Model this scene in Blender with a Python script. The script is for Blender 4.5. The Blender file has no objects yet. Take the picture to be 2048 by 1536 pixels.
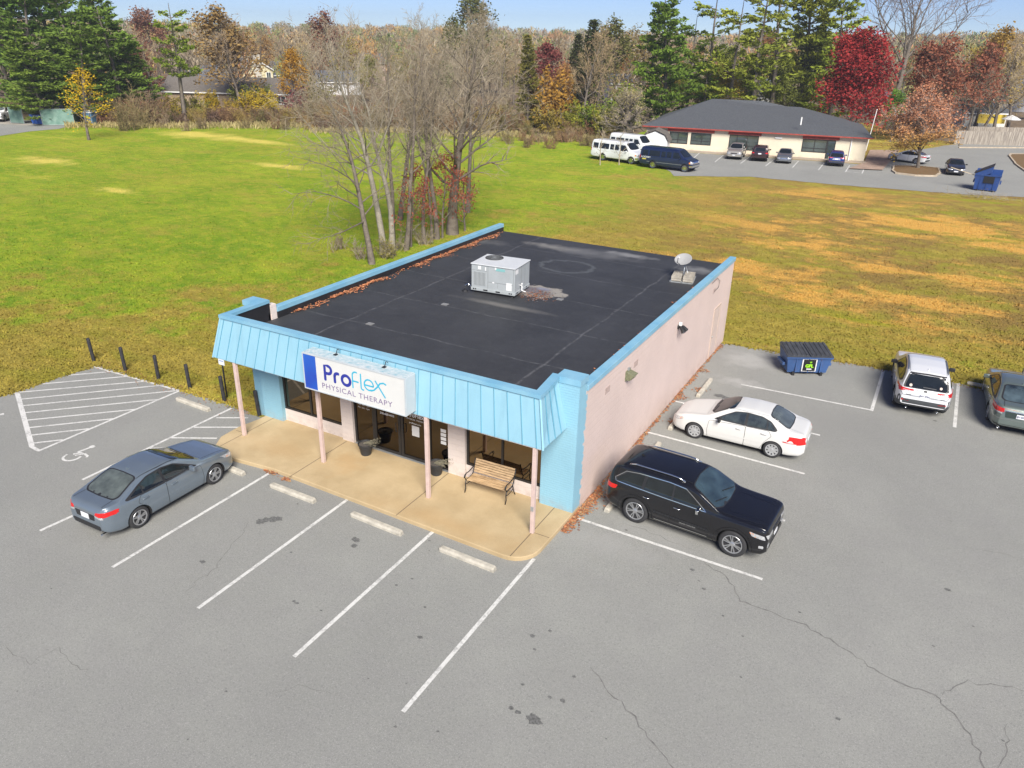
import bpy, bmesh, math, random
import numpy as np
from mathutils import Vector, Matrix
from mathutils.bvhtree import BVHTree
from mathutils.geometry import delaunay_2d_cdt
S = bpy.context.scene
C = S.collection
R = math.radians
# ------------------------------------------------------------------ camera
CAM = Vector((7.235, -17.286, 12.513)); YAW, PIT, ROL, FPX = 0.4953, 0.4229, 0.0239, 1530.0
_cy, _sy, _cp, _sp = math.cos(YAW), math.sin(YAW), math.cos(PIT), math.sin(PIT)
c_f = Vector((-_sy*_cp, _cy*_cp, -_sp)); _r = Vector((_cy, _sy, 0)); _u = _r.cross(c_f)
c_r = math.cos(ROL)*_r + math.sin(ROL)*_u; c_u = -math.sin(ROL)*_r + math.cos(ROL)*_u
cam_d = bpy.data.cameras.new("camera"); cam = bpy.data.objects.new("camera", cam_d); C.objects.link(cam)
cam.matrix_world = Matrix(((c_r.x, c_u.x, -c_f.x, CAM.x), (c_r.y, c_u.y, -c_f.y, CAM.y), (c_r.z, c_u.z, -c_f.z, CAM.z), (0, 0, 0, 1)))
cam_d.sensor_width = 36; cam_d.lens = FPX/2048*36; cam_d.clip_start = .1; cam_d.clip_end = 4000
S.camera = cam
# ------------------------------------------------------------------ light
SUN_EL, SUN_AZ = R(41), R(142)      # azimuth clockwise from +Y: from behind and left of the camera
w = bpy.data.worlds.new("World"); S.world = w; w.use_nodes = True
nt = w.node_tree; nt.nodes.clear()
sky = nt.nodes.new('ShaderNodeTexSky'); sky.sky_type = 'NISHITA'; sky.sun_disc = False
sky.sun_elevation = SUN_EL; sky.sun_rotation = SUN_AZ; sky.air_density = .55; sky.dust_density = .05; sky.ozone_density = 5
hsv = nt.nodes.new('ShaderNodeHueSaturation'); hsv.inputs['Saturation'].default_value = 1.0; hsv.inputs['Hue'].default_value = .512
bg = nt.nodes.new('ShaderNodeBackground'); bg.inputs['Strength'].default_value = .052
wo = nt.nodes.new('ShaderNodeOutputWorld')
nt.links.new(sky.outputs[0], hsv.inputs['Color']); nt.links.new(hsv.outputs[0], bg.inputs['Color']); nt.links.new(bg.outputs[0], wo.inputs['Surface'])
sd = bpy.data.lights.new("sun", 'SUN'); sd.energy = 3.3; sd.angle = R(28); sd.color = (1, .945, .86)
sun = bpy.data.objects.new("sun", sd); C.objects.link(sun)
_sv = Vector((math.sin(SUN_AZ)*math.cos(SUN_EL), math.cos(SUN_AZ)*math.cos(SUN_EL), math.sin(SUN_EL)))
sun.rotation_euler = (-_sv).to_track_quat('-Z', 'Y').to_euler()
S.view_settings.view_transform = 'Standard'; S.view_settings.look = 'None'; S.view_settings.exposure = 1.17; S.view_settings.gamma = 1
# ------------------------------------------------------------------ pixel rays (photo pixels, 2048 wide)
def ray(px, py): return (px-1024)/FPX*c_r - (py-768)/FPX*c_u + c_f
def G(px, py, z=0.0):
    d = ray(px, py); t = (z-CAM.z)/d.z; return CAM + t*d
def tip(px, py, D):
    d = ray(px, py); t = D/math.hypot(d.x, d.y); return CAM + t*d
# ------------------------------------------------------------------ mesh helpers
class MB:
    def __init__(s): s.v = []; s.f = []; s.m = []
    def add(s, vs, fs, mi=0):
        b = len(s.v); s.v += [tuple(v) for v in vs]; s.f += [tuple(i+b for i in f) for f in fs]; s.m += [mi]*len(fs)
    def box(s, x0, x1, y0, y1, z0, z1, mi=0):
        s.add([(x0,y0,z0),(x1,y0,z0),(x1,y1,z0),(x0,y1,z0),(x0,y0,z1),(x1,y0,z1),(x1,y1,z1),(x0,y1,z1)],
              [(3,2,1,0),(4,5,6,7),(0,1,5,4),(1,2,6,5),(2,3,7,6),(3,0,4,7)], mi)
    def hexa(s, b, t, mi=0):   # bottom 4 pts, top 4 pts, ccw from above
        s.add(list(b)+list(t), [(3,2,1,0),(4,5,6,7),(0,1,5,4),(1,2,6,5),(2,3,7,6),(3,0,4,7)], mi)
    def tube(s, pts, rad, n=8, mi=0, cap=True):
        pts = [Vector(p) for p in pts]; k = len(pts)
        if not hasattr(rad, '__len__'): rad = [rad]*k
        b = len(s.v); up = None
        for i, p in enumerate(pts):
            d = (pts[min(i+1, k-1)] - pts[max(i-1, 0)])
            if d.length < 1e-9: d = Vector((0, 0, 1))
            d.normalize()
            if up is None:
                up = Vector((0, 0, 1)) if abs(d.z) < .9 else Vector((1, 0, 0))
            a = d.cross(up)
            if a.length < 1e-6: a = d.cross(Vector((0, 1, 0)))
            a.normalize(); c = a.cross(d); up = c
            for j in range(n):
                t = 2*math.pi*j/n; s.v.append(tuple(p + rad[i]*(math.cos(t)*a + math.sin(t)*c)))
        for i in range(k-1):
            for j in range(n):
                s.f.append((b+i*n+j, b+i*n+(j+1) % n, b+(i+1)*n+(j+1) % n, b+(i+1)*n+j)); s.m.append(mi)
        if cap:
            s.f.append(tuple(b+j for j in reversed(range(n)))); s.f.append(tuple(b+(k-1)*n+j for j in range(n))); s.m += [mi, mi]
    def lathe(s, prof, n=24, axis='z', c=(0, 0, 0), mi=0, a0=0, a1=2*math.pi):
        b = len(s.v); full = abs(a1-a0-2*math.pi) < 1e-6; m = n if full else n+1
        for (r, h) in prof:
            for j in range(m):
                t = a0+(a1-a0)*j/n; x, y = r*math.cos(t), r*math.sin(t)
                p = (x, y, h) if axis == 'z' else ((x, h, y) if axis == 'y' else (h, x, y))
                s.v.append((p[0]+c[0], p[1]+c[1], p[2]+c[2]))
        for i in range(len(prof)-1):
            for j in range(n if full else n):
                k = (j+1) % m
                if not full and j == n: continue
                s.f.append((b+i*m+j, b+i*m+k, b+(i+1)*m+k, b+(i+1)*m+j)); s.m.append(mi)
    def prism(s, poly, z0, z1, mi=0):
        n = len(poly); vs = [(p[0], p[1], z0) for p in poly]+[(p[0], p[1], z1) for p in poly]
        s.add(vs, [tuple(reversed(range(n))), tuple(range(n, 2*n))]+[(i, (i+1) % n, n+(i+1) % n, n+i) for i in range(n)], mi)
    def prismy(s, poly, y0, y1, mi=0):   # poly in x,z
        n = len(poly); vs = [(p[0], y0, p[1]) for p in poly]+[(p[0], y1, p[1]) for p in poly]
        s.add(vs, [tuple(range(n)), tuple(reversed(range(n, 2*n)))]+[((i+1) % n, i, n+i, n+(i+1) % n) for i in range(n)], mi)
    def flat(s, poly, z, mi=0): s.add([(p[0], p[1], z) for p in poly], [tuple(range(len(poly)))], mi)
    def build(s, name, mat, parent=None, smooth=False, bevel=0, sharp=None, recalc=False):
        me = bpy.data.meshes.new(name); me.from_pydata(s.v, [], s.f)
        for m in (mat if isinstance(mat, (list, tuple)) else [mat]): me.materials.append(m)
        if any(s.m): me.polygons.foreach_set('material_index', s.m)
        if recalc:
            bm = bmesh.new(); bm.from_mesh(me); bmesh.ops.recalc_face_normals(bm, faces=bm.faces); bm.to_mesh(me); bm.free()
        if smooth: me.polygons.foreach_set('use_smooth', [True]*len(me.polygons))
        if smooth and sharp: me.set_sharp_from_angle(angle=R(sharp))
        me.update()
        o = bpy.data.objects.new(name, me); C.objects.link(o)
        if parent: o.parent = parent
        if bevel:
            b = o.modifiers.new('bevel', 'BEVEL'); b.width = bevel; b.segments = 2; b.limit_method = 'ANGLE'
        return o
def link_mesh(name, me, parent=None):
    o = bpy.data.objects.new(name, me); C.objects.link(o)
    if parent: o.parent = parent
    return o
def tag(o, label=None, cat=None, group=None, kind=None):
    if label: o['label'] = label
    if cat: o['category'] = cat
    if group: o['group'] = group
    if kind: o['kind'] = kind
    return o
def empty(name, loc=(0, 0, 0), rz=0, label=None, cat=None, group=None):
    o = bpy.data.objects.new(name, None); C.objects.link(o); o.location = loc; o.rotation_euler = (0, 0, rz); o.empty_display_size = .3
    return tag(o, label, cat, group)
def kids(o): return [c for c in ALLKIDS.get(o.name, [])] if False else [c for c in bpy.data.objects if c.parent == o]
def copy_tree(o, parent=None):
    c = o.copy(); C.objects.link(c); c.parent = parent
    for ch in list(o.children): copy_tree(ch, c)
    return c
# ------------------------------------------------------------------ materials
def mat(name, col, rough=.6, metal=0.0, var=.08, vs=3.0, bump=0.0, bs=60.0, spec=.5, coat=0.0, col2=None, detail=4, emit=None, trans=0, alpha=1):
    m = bpy.data.materials.new(name); m.use_nodes = True; n = m.node_tree.nodes; l = m.node_tree.links
    p = n['Principled BSDF']; p.inputs['Roughness'].default_value = rough; p.inputs['Metallic'].default_value = metal
    p.inputs['Specular IOR Level'].default_value = spec
    if coat: p.inputs['Coat Weight'].default_value = coat; p.inputs['Coat Roughness'].default_value = .03
    p.inputs['Base Color'].default_value = (*col, 1)
    if alpha < 1: p.inputs['Alpha'].default_value = alpha
    tc = n.new('ShaderNodeTexCoord')
    if var or col2:
        nz = n.new('ShaderNodeTexNoise'); nz.inputs['Scale'].default_value = vs; nz.inputs['Detail'].default_value = detail
        l.new(tc.outputs['Object'], nz.inputs['Vector'])
        mx = n.new('ShaderNodeMix'); mx.data_type = 'RGBA'
        rm = n.new('ShaderNodeMapRange'); rm.inputs[1].default_value = .3; rm.inputs[2].default_value = .7
        l.new(nz.outputs['Fac'], rm.inputs[0]); l.new(rm.outputs[0], mx.inputs[0])
        a = tuple(c*(1-var) for c in col); b = tuple(min(1, c*(1+var)) for c in col)
        if col2: a, b = col, col2
        mx.inputs[6].default_value = (*a, 1); mx.inputs[7].default_value = (*b, 1)
        l.new(mx.outputs[2], p.inputs['Base Color'])
    if bump:
        nb = n.new('ShaderNodeTexNoise'); nb.inputs['Scale'].default_value = bs; nb.inputs['Detail'].default_value = 3
        l.new(tc.outputs['Object'], nb.inputs['Vector'])
        bp = n.new('ShaderNodeBump'); bp.inputs['Strength'].default_value = bump; bp.inputs['Distance'].default_value = .02
        l.new(nb.outputs['Fac'], bp.inputs['Height']); l.new(bp.outputs[0], p.inputs['Normal'])
    return m
class NT:   # tiny node graph helper for the richer surfaces
    def __init__(s, name):
        s.m = bpy.data.materials.new(name); s.m.use_nodes = True; s.n = s.m.node_tree.nodes; s.l = s.m.node_tree.links
        s.p = s.n['Principled BSDF']; s.tc = s.n.new('ShaderNodeTexCoord'); s.co = s.tc.outputs['Object']
    def _in(s, sock, v):
        if hasattr(v, 'is_output') or hasattr(v, 'links'): s.l.new(v, sock)
        elif v is not None: sock.default_value = v
    def vec(s, sx=1, sy=1, sz=1, rz=0, lx=0, ly=0):
        n = s.n.new('ShaderNodeMapping'); n.inputs['Scale'].default_value = (sx, sy, sz); n.inputs['Rotation'].default_value = (0, 0, rz); n.inputs['Location'].default_value = (lx, ly, 0)
        s.l.new(s.co, n.inputs[0]); return n.outputs[0]
    def noise(s, scale, detail=4, rough=.5, vec=None, dist=0):
        n = s.n.new('ShaderNodeTexNoise'); n.inputs['Scale'].default_value = scale; n.inputs['Detail'].default_value = detail
        n.inputs['Roughness'].default_value = rough; n.inputs['Distortion'].default_value = dist
        s.l.new(vec or s.co, n.inputs['Vector']); return n.outputs['Fac']
    def ramp(s, f, a, b, c=0.0, d=1.0, smooth=False):
        n = s.n.new('ShaderNodeMapRange'); n.clamp = True
        if smooth: n.interpolation_type = 'SMOOTHSTEP'
        s._in(n.inputs[0], f)
        for i, v in enumerate((a, b, c, d)): n.inputs[i+1].default_value = v
        return n.outputs[0]
    def mix(s, f, a, b, mode='MIX'):
        n = s.n.new('ShaderNodeMix'); n.data_type = 'RGBA'; n.blend_type = mode; n.clamp_factor = True
        s._in(n.inputs[0], f)
        for i, v in ((6, a), (7, b)):
            if isinstance(v, tuple): n.inputs[i].default_value = (*v, 1)
            else: s.l.new(v, n.inputs[i])
        return n.outputs[2]
    def math(s, op, a, b=None):
        n = s.n.new('ShaderNodeMath'); n.operation = op; s._in(n.inputs[0], a)
        if b is not None: s._in(n.inputs[1], b)
        return n.outputs[0]
    def xyz(s):
        n = s.n.new('ShaderNodeSeparateXYZ'); s.l.new(s.co, n.inputs[0]); return n.outputs
    def spot(s, x, y, rx, ry, f0=.6, f1=1.0, rz=0):   # soft blob mask at a place
        X = s.xyz(); a = s.math('DIVIDE', s.math('SUBTRACT', X[0], x), rx); b = s.math('DIVIDE', s.math('SUBTRACT', X[1], y), ry)
        d = s.math('SQRT', s.math('ADD', s.math('MULTIPLY', a, a), s.math('MULTIPLY', b, b)))
        d = s.math('ADD', d, s.ramp(s.noise(1.2/max(rx, ry)*2, 4), .3, .7, -.35, .35))
        return s.ramp(d, f0, f1, 1, 0)
    def done(s, col, rough=.8, bump=None, bs=.3, dist=.02, spec=.5):
        if isinstance(col, tuple): s.p.inputs['Base Color'].default_value = (*col, 1)
        else: s.l.new(col, s.p.inputs['Base Color'])
        s._in(s.p.inputs['Roughness'], rough); s.p.inputs['Specular IOR Level'].default_value = spec
        if bump is not None:
            b = s.n.new('ShaderNodeBump'); b.inputs['Strength'].default_value = bs; b.inputs['Distance'].default_value = dist
            s.l.new(bump, b.inputs['Height']); s.l.new(b.outputs[0], s.p.inputs['Normal'])
        return s.m
K = {}
K['black'] = mat('black_plastic', (.018, .018, .02), .5, var=.15)
K['rubber'] = mat('tyre_rubber', (.028, .028, .03), .8, var=.2, vs=8)
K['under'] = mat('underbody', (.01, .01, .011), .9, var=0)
K['alloy'] = mat('wheel_alloy', (.55, .56, .58), .3, .85, var=.05)
K['alloy2'] = mat('wheel_cover_silver', (.5, .51, .52), .38, .5, var=.08)
K['hubdark'] = mat('wheel_dark', (.03, .03, .032), .6)
K['chrome'] = mat('chrome', (.78, .79, .8), .12, 1, var=0)
K['glass'] = mat('car_glass', (.010, .013, .015), .05, 0, var=.3, vs=2.5, spec=.6, coat=.2)
K['glass_light'] = mat('car_glass_light_interior', (.085, .1, .092), .05, 0, var=.35, vs=3.5, spec=.9, coat=1.0)
K['red_lens'] = mat('red_lens', (.55, .012, .012), .15, var=.15, vs=20, coat=.5)
K['clear_lens'] = mat('clear_lens', (.55, .56, .57), .12, .4, var=.25, vs=25, coat=.6)
K['amber'] = mat('amber_lens', (.75, .22, .02), .2, var=.1, coat=.5)
K['plate'] = mat('number_plate', (.68, .69, .72), .4, var=.04)
K['plate_text'] = mat('plate_characters', (.03, .04, .12), .5, var=0)
K['white_paint'] = mat('white_paint', (.72, .72, .71), .5, var=.04)
K['steel'] = mat('galvanised_steel', (.42, .44, .45), .42, .55, var=.12, vs=6)
K['concrete'] = mat('concrete', (.36, .33, .28), .9, var=.22, vs=7, bump=.3, bs=70)
# ================================================================== SETTING
# ---- field: one sheet to the horizon
def field_mat():
    t = NT('field_grass'); X = t.xyz()
    big = t.noise(.035, 5, .55); mid = t.noise(.16, 7, .68); fine = t.noise(1.3, 7, .75); tiny = t.noise(8, 5, .8); m2 = t.noise(.45, 6, .7)
    strk = t.noise(.5, 5, .6, vec=t.vec(.55, 1.5, 1, rz=.35))
    green = t.mix(t.ramp(mid, .40, .60), (.14, .225, .03), (.225, .295, .05))
    green = t.mix(t.ramp(m2, .42, .62, 0, .8), green, (.10, .20, .03))
    green = t.mix(t.ramp(fine, .48, .68, 0, .9), green, (.30, .30, .075)); green = t.mix(t.ramp(tiny, .52, .68, 0, .75), green, (.085, .13, .018))
    olive = t.mix(t.ramp(fine, .4, .62), (.215, .18, .075), (.335, .28, .125))
    olive = t.mix(t.ramp(strk, .46, .60, 0, .8), olive, (.215, .21, .065)); olive = t.mix(t.ramp(tiny, .5, .66, 0, .7), olive, (.13, .1, .055)); olive = t.mix(t.ramp(m2, .5, .66, 0, .4), olive, (.25, .21, .11))
    brown = t.mix(t.ramp(tiny, .4, .62), (.13, .095, .07), (.27, .19, .12))
    gx = t.ramp(X[0], -32, -4, 1, 0, True); gy = t.ramp(t.math('ADD', X[1], t.math('MULTIPLY', X[0], -.28)), 3, 24, 0, 1, True)
    g = t.math('MULTIPLY', gx, gy)
    g = t.math('ADD', g, t.ramp(mid, .3, .7, -.55, .55)); g = t.math('ADD', g, t.ramp(m2, .3, .7, -.3, .3))
    green = t.mix(t.ramp(t.math('ADD', t.math('MULTIPLY', t.noise(.22, 6, .7, vec=t.vec(.7, 1.4, 1, rz=.3, lx=40)), .8), t.math('MULTIPLY', m2, .4)), .60, .74, 0, .6), green, t.mix(t.ramp(tiny, .4, .65), (.21, .19, .06), (.36, .32, .13)))
    base = t.mix(t.ramp(g, .30, .58), olive, green)
    bx = t.ramp(X[0], -24, 0, 0, 1, True); yb = t.ramp(X[1], 20, 27, 0, 1, True)
    b = t.math('MULTIPLY', t.math('MULTIPLY', bx, yb), t.ramp(t.math('ADD', t.math('MULTIPLY', mid, .8), t.math('MULTIPLY', m2, .6)), .63, .74))
    base = t.mix(b, base, brown)
    cl = t.math('MULTIPLY', t.ramp(X[0], -14, 0, .1, 1, True), t.math('MULTIPLY', t.ramp(X[1], 20, 25, 0, 1, True), t.ramp(X[1], 58, 68, 1, 0, True)))
    on = t.math('ADD', t.noise(.1, 7, .72, vec=t.vec(.7, 1.35, 1, rz=.2, lx=3)), t.math('MULTIPLY', m2, .35))
    base = t.mix(t.math('MULTIPLY', cl, t.ramp(on, .66, .75, 0, .95)), base, t.mix(t.ramp(tiny, .35, .65), (.38, .2, .09), (.56, .36, .2)))
    gs = t.math('MULTIPLY', t.ramp(t.noise(.12, 6, .65, vec=t.vec(.5, 2.0, 1, rz=.1, lx=11)), .56, .66, 0, .8), t.ramp(X[0], -5, 5, 0, 1))
    base = t.mix(gs, base, t.mix(t.ramp(tiny, .4, .6), (.13, .17, .025), (.27, .29, .05)))
    st = t.ramp(t.noise(.1, 6, .65, vec=t.vec(.5, 1.3, 1, rz=.4, lx=21)), .62, .74, 0, .7)
    base = t.mix(st, base, t.mix(t.ramp(tiny, .35, .65), (.38, .30, .12), (.50, .42, .2)))
    for (px, py, rx, ry) in ((395, 270, 7, 3.5), (500, 280, 8, 2), (560, 332, 4, 1.4), (232, 381, 2.6, 1.0), (90, 322, 5, 2)):
        q = G(px, py); base = t.mix(t.math('MULTIPLY', t.spot(q.x, q.y, rx, ry, .3, 1.1), .8), base, (.50, .43, .22))
    base = t.mix(t.ramp(t.noise(2.6, 6, .75), .60, .70, 0, .6), base, (.10, .10, .03))
    h = t.math('ADD', fine, t.math('MULTIPLY', tiny, .8))
    base = t.mix(1.0, base, (1.5, 1.42, .62), 'MULTIPLY')
    return t.done(base, .95, h, 1.0, .16, .1)
K['field'] = field_mat()
m = MB(); Z0 = 0.0
rs = random.Random(5)
xs = [-3000, -900, -400] + [-260+13*i for i in range(34)] + [300, 900, 3000]
ys = [-600, -120, -40] + [-20+14*i for i in range(24)] + [500, 700, 1200, 3500]
def hgt(x, y):
    if y < 24 or (-40 < x < 60 and y < 100): return 0
    d = math.hypot(x-7, y+17); h = 0
    if d > 260: h = min(1, (d-260)/380)**1.3*(9 + 3*math.sin(x*.006+1)+2*math.sin(x*.013))
    return h
V = [(x, y, hgt(x, y)) for y in ys for x in xs]; nx = len(xs)
m.add(V, [(j*nx+i, j*nx+i+1, (j+1)*nx+i+1, (j+1)*nx+i) for j in range(len(ys)-1) for i in range(nx-1)])
tag(m.build('ground', K['field'], smooth=True), kind='structure')
def wood_floor_mat():
    t = NT('woodland_floor'); f = t.noise(.6, 6, .65)
    return t.done(t.mix(t.ramp(f, .35, .65), (.1, .07, .04), (.2, .14, .08)), .95, f, .5, .2)
m = MB()   # leaf covered ground under the woods, beyond the edge of the field
V = []; rad = [0, 3, 12, 40, 90, 160, 250, 380, 540, 760]; EDGE = []
for px, py in ((-260, 236), (-60, 237), (60, 239), (128, 243), (150, 250), (210, 249), (300, 250), (400, 248), (500, 247), (600, 249), (650, 253), (760, 257), (880, 259), (960, 261), (1060, 264), (1150, 268), (1235, 272), (1275, 268), (1310, 255), (1400, 240), (1740, 246), (1790, 268), (1830, 276), (1900, 283), (2060, 288), (2300, 292)):
    q = G(px, py); a = math.atan2(-(q.x-CAM.x), q.y-CAM.y); EDGE.append((a, math.hypot(q.x-CAM.x, q.y-CAM.y)))
rj = random.Random(6); fine_e = []
for (a0, d0), (a1, d1) in zip(EDGE[:-1], EDGE[1:]):
    for i in range(8): u = i/8; fine_e.append((a0+(a1-a0)*u, d0+(d1-d0)*u+rj.uniform(-.7, .7)))
fine_e.append(EDGE[-1])
for a, d0 in fine_e:
    for r_ in rad:
        d = d0+r_; x = CAM.x-math.sin(a)*d; y = CAM.y+math.cos(a)*d; V.append((x, y, hgt(x, y)+.012+r_*.0006))
k = len(rad)
m.add(V, [(i*k+j, i*k+j+1, (i+1)*k+j+1, (i+1)*k+j) for i in range(len(fine_e)-1) for j in range(k-1)])
tag(m.build('woodland_ground', wood_floor_mat(), smooth=True, recalc=True), kind='structure')
# ---- asphalt lot
def asphalt_mat(name, base=.252, warm=0.0, stains=True):
    t = NT(name)
    big = t.noise(.16, 5, .6); mid = t.noise(1.1, 6, .65); fine = t.noise(22, 4, .8); tiny = t.noise(55, 3, .8)
    lo = (base*.89, base*.9, base*.83); hi = (base*1.09, base*1.1, base*1.01)
    c = t.mix(t.ramp(big, .32, .68), lo, hi)
    c = t.mix(t.ramp(mid, .35, .7, 0, .45), c, (base*.88, base*.87, base*.84))
    c = t.mix(t.ramp(fine, .5, .66, 0, .65), c, (base*.55, base*.55, base*.55))
    c = t.mix(t.ramp(tiny, .54, .68, 0, .6), c, (base*1.9, base*1.86, base*1.78))
    if stains:
        for (px, py, rx, ry, k, col) in ((1500, 720, 1.6, 1.2, .5, 1.55), (1480, 765, 1.1, .5, .5, 1.6), (1330, 1070, 1.6, .8, .35, 1.35), (1210, 1085, 1.8, .7, .35, 1.3), (1440, 690, 1.0, 3.0, .5, .8), (1210, 880, .9, 6, .5, .72), (760, 1010, 8, 1.2, .3, .85), (1650, 850, 5, 1.6, .3, .86), (300, 1000, 6, 3, .25, .9)):
            q = G(px, py); c = t.mix(t.math('MULTIPLY', t.spot(q.x, q.y, rx, ry, .2, 1.1), k), c, (base*col, base*col*.985, base*col*.95))
    return t.done(c, .88, t.math('ADD', fine, tiny), .35, .012, .35)
K['asphalt'] = asphalt_mat('asphalt_lot'); K['asphalt2'] = asphalt_mat('asphalt_far_lot', .262, stains=False)
def jag(pts, step=.35, amp=.05, seed=1):
    r = random.Random(seed); out = []
    for a, b in zip(pts[:-1], pts[1:]):
        L = math.dist(a, b); n = max(1, int(L/step))
        for i in range(n):
            u = i/n; out.append((a[0]+(b[0]-a[0])*u+r.uniform(-amp, amp), a[1]+(b[1]-a[1])*u+r.uniform(-amp, amp)))
    out.append(pts[-1]); return out
edge_r = jag([(60, 16.2), (30, 16.5), (12.1, 16.75), (9.4, 16.9), (6.3, 16.9), (.3, 16.3), (-.1, 16.1)], .3, .06, 2)
edge_l = jag([(-12.1, -.05), (-13.5, .05), (-17, .0), (-21.3, -.15), (-21.6, -3.9), (-60, -4.3)], .3, .05, 3)
m = MB(); m.flat([(-60, -60), (60, -60)]+edge_r+[(-.1, .3), (-12.1, .3)]+edge_l, .006)
tag(m.build('parking_lot', K['asphalt']), kind='structure')
# ---- painted markings
def paint_mat():
    t = NT('road_paint'); f = t.noise(14, 5, .7); g = t.noise(2.2, 4, .6)
    w_ = t.math('ADD', t.math('MULTIPLY', f, .7), t.math('MULTIPLY', g, .5))
    return t.done(t.mix(t.ramp(w_, .58, .74, 0, .8), (.60, .595, .57), (.3, .297, .285)), .8)
K['paint'] = paint_mat()
mk = MB()
def line(a, b, w_=.1, z=.0105, mb=None):
    a = Vector(a[:2]); b = Vector(b[:2]); d = (b-a).normalized(); n = Vector((-d.y, d.x))*w_/2
    (mb or mk).add([(*(a-n), z), (*(b-n), z), (*(b+n), z), (*(a+n), z)], [(0, 1, 2, 3)])
def pline(p, q, **k): line(G(*p), G(*q), **k)
for p, q in (((1068, 1118), (806, 1424)), ((867, 1063), (588, 1314)), ((697, 998), (396, 1217)), ((545, 943), (225, 1135)), ((150, 1030), (80, 1062)),
             ((1152, 1036), (1525, 1159)), ((1230, 945), (1570, 1042)), ((1293, 864), (1609, 948)), ((1348, 802), (1640, 871)), ((1482, 769), (1740, 820)),
             ((463, 817), (192, 947)), ((192, 947), (165, 960))):
    pline(p, q, w_=.1)
pline((1767, 741), (1743, 822), w_=.12); pline((1917, 766), (1909, 855), w_=.12)
pline((-40, 838), (8, 828), w_=.14)
# cross-hatched no-parking area
pline((185, 733), (359, 782), w_=.1, z=.0112); pline((359, 782), (76, 903), w_=.1, z=.0118); pline((34, 784), (64, 893), w_=.16, z=.0118); pline((62, 893), (78, 902), w_=.12, z=.0125)
for p, q in (((124, 752), (228, 743)), ((75, 769), (256, 753)), ((37, 785), (290, 763)), ((40, 799), (322, 771)), ((44, 812), (350, 782)), ((48, 826), (320, 799)), ((52, 841), (272, 819)), ((56, 856), (226, 838)), ((60, 871), (178, 858)), ((64, 887), (125, 880))):
    pline(p, q, w_=.085, z=.0105)
for p, q in (((432, 836), (496, 836)), ((388, 855), (484, 855)), ((338, 876), (434, 877)), ((300, 897), (400, 897))):
    pline(p, q, w_=.085, z=.0112)
tag(mk.build('painted_parking_lines', K['paint']), kind='structure')
# accessible bay symbol
def ribbon(mb, pts, w_, z, closed=False, basis=None):
    P = [Vector(p) for p in pts]; n = len(P); L = []; Rr = []
    for i in range(n):
        a = P[i-1] if (i or closed) else P[i]; b = P[(i+1) % n] if (i < n-1 or closed) else P[i]
        d = (b-a).normalized(); nn = Vector((-d.y, d.x))*w_/2; L.append(P[i]+nn); Rr.append(P[i]-nn)
    if basis is None: f = lambda p: (p.x, p.y, z)
    else: f = lambda p: tuple(basis(p.x, p.y, z))
    mb.add([f(p) for p in L+Rr], [(i, n+i, n+(i+1) % n, (i+1) % n) for i in range(n if closed else n-1)])
    return mb
def arc(cx, cy, r, a0, a1, n=14, ry=None): return [(cx+r*math.cos(R(a0+(a1-a0)*i/n)), cy+(ry or r)*math.sin(R(a0+(a1-a0)*i/n))) for i in range(n+1)]
m = MB(); o = G(150, 912)
ex = Vector((.98, .2, 0)); ey = Vector((-.2, .98, 0))   # symbol x/y on the ground
_q1 = G(187, 896); _q0 = G(133, 914); ex = (_q1-_q0).normalized(); ex.z = 0; ex.normalize(); ey = Vector((-ex.y, ex.x, 0))
bs = lambda x, y, z: Vector((o.x, o.y, z)) + ex*x*.72 + ey*y*.72
ribbon(m, arc(-.12, -.0, .36, 100, 320), .11, .0115, basis=bs)
ribbon(m, [(.0, .2), (.28, .1), (.32, -.14)], .13, .0118, basis=bs); ribbon(m, [(.0, .0), (.25, -.05)], .1, .0122, basis=bs)
ribbon(m, [(.36, -.1), (.38, -.42), (.3, -.5)], .11, .0113, basis=bs); ribbon(m, [(.2, .24), (.75, .3)], .12, .0126, basis=bs)
ribbon(m, arc(.86, .31, .07, 0, 345, 10), .13, .0131, basis=bs)
tag(m.build('painted_wheelchair_symbol', K['paint']), kind='structure')
# cracks and stains
def crack_path(pix, seed, w0=.016):
    r = random.Random(seed); pts = [G(*p) for p in pix]; out = []
    for a, b in zip(pts[:-1], pts[1:]):
        n = max(2, int((b-a).length/.14))
        for i in range(n):
            u = i/n; q = a.lerp(b, u); out.append((q.x+r.gauss(0, .035), q.y+r.gauss(0, .035)))
    out.append((pts[-1].x, pts[-1].y)); return out
m = MB()
def crack(pix, seed, w0=.016):
    P = crack_path(pix, seed); r = random.Random(seed+99); ws = [w0*r.uniform(.5, 1.4)*min(1, .3+i/6, .3+(len(P)-1-i)/6) for i in range(len(P))]
    L = []; Q = []
    for i, p in enumerate(P):
        a = Vector(P[max(0, i-1)]); b = Vector(P[min(len(P)-1, i+1)]); d = (b-a).normalized(); n = Vector((-d.y, d.x))*ws[i]
        L.append((p[0]+n.x, p[1]+n.y, .0085)); Q.append((p[0]-n.x, p[1]-n.y, .0085))
    n = len(P); m.add(L+Q, [(i, n+i, n+i+1, i+1) for i in range(n-1)])
crack([(1402, 1122), (1450, 1150), (1462, 1168), (1478, 1202), (1540, 1225), (1610, 1250), (1660, 1280), (1700, 1305), (1750, 1340), (1810, 1372), (1870, 1388), (1900, 1420), (1936, 1465), (1968, 1530), (1990, 1600)], 1, .017)
crack([(1876, 1386), (1940, 1362), (2000, 1372), (2080, 1390)], 2, .013); crack([(2014, 1450), (2010, 1500), (1998, 1560)], 3, .011)
crack([(1180, 1335), (1202, 1362), (1228, 1398), (1262, 1425), (1290, 1462), (1318, 1500), (1350, 1540), (1400, 1600)], 4, .016)
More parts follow.
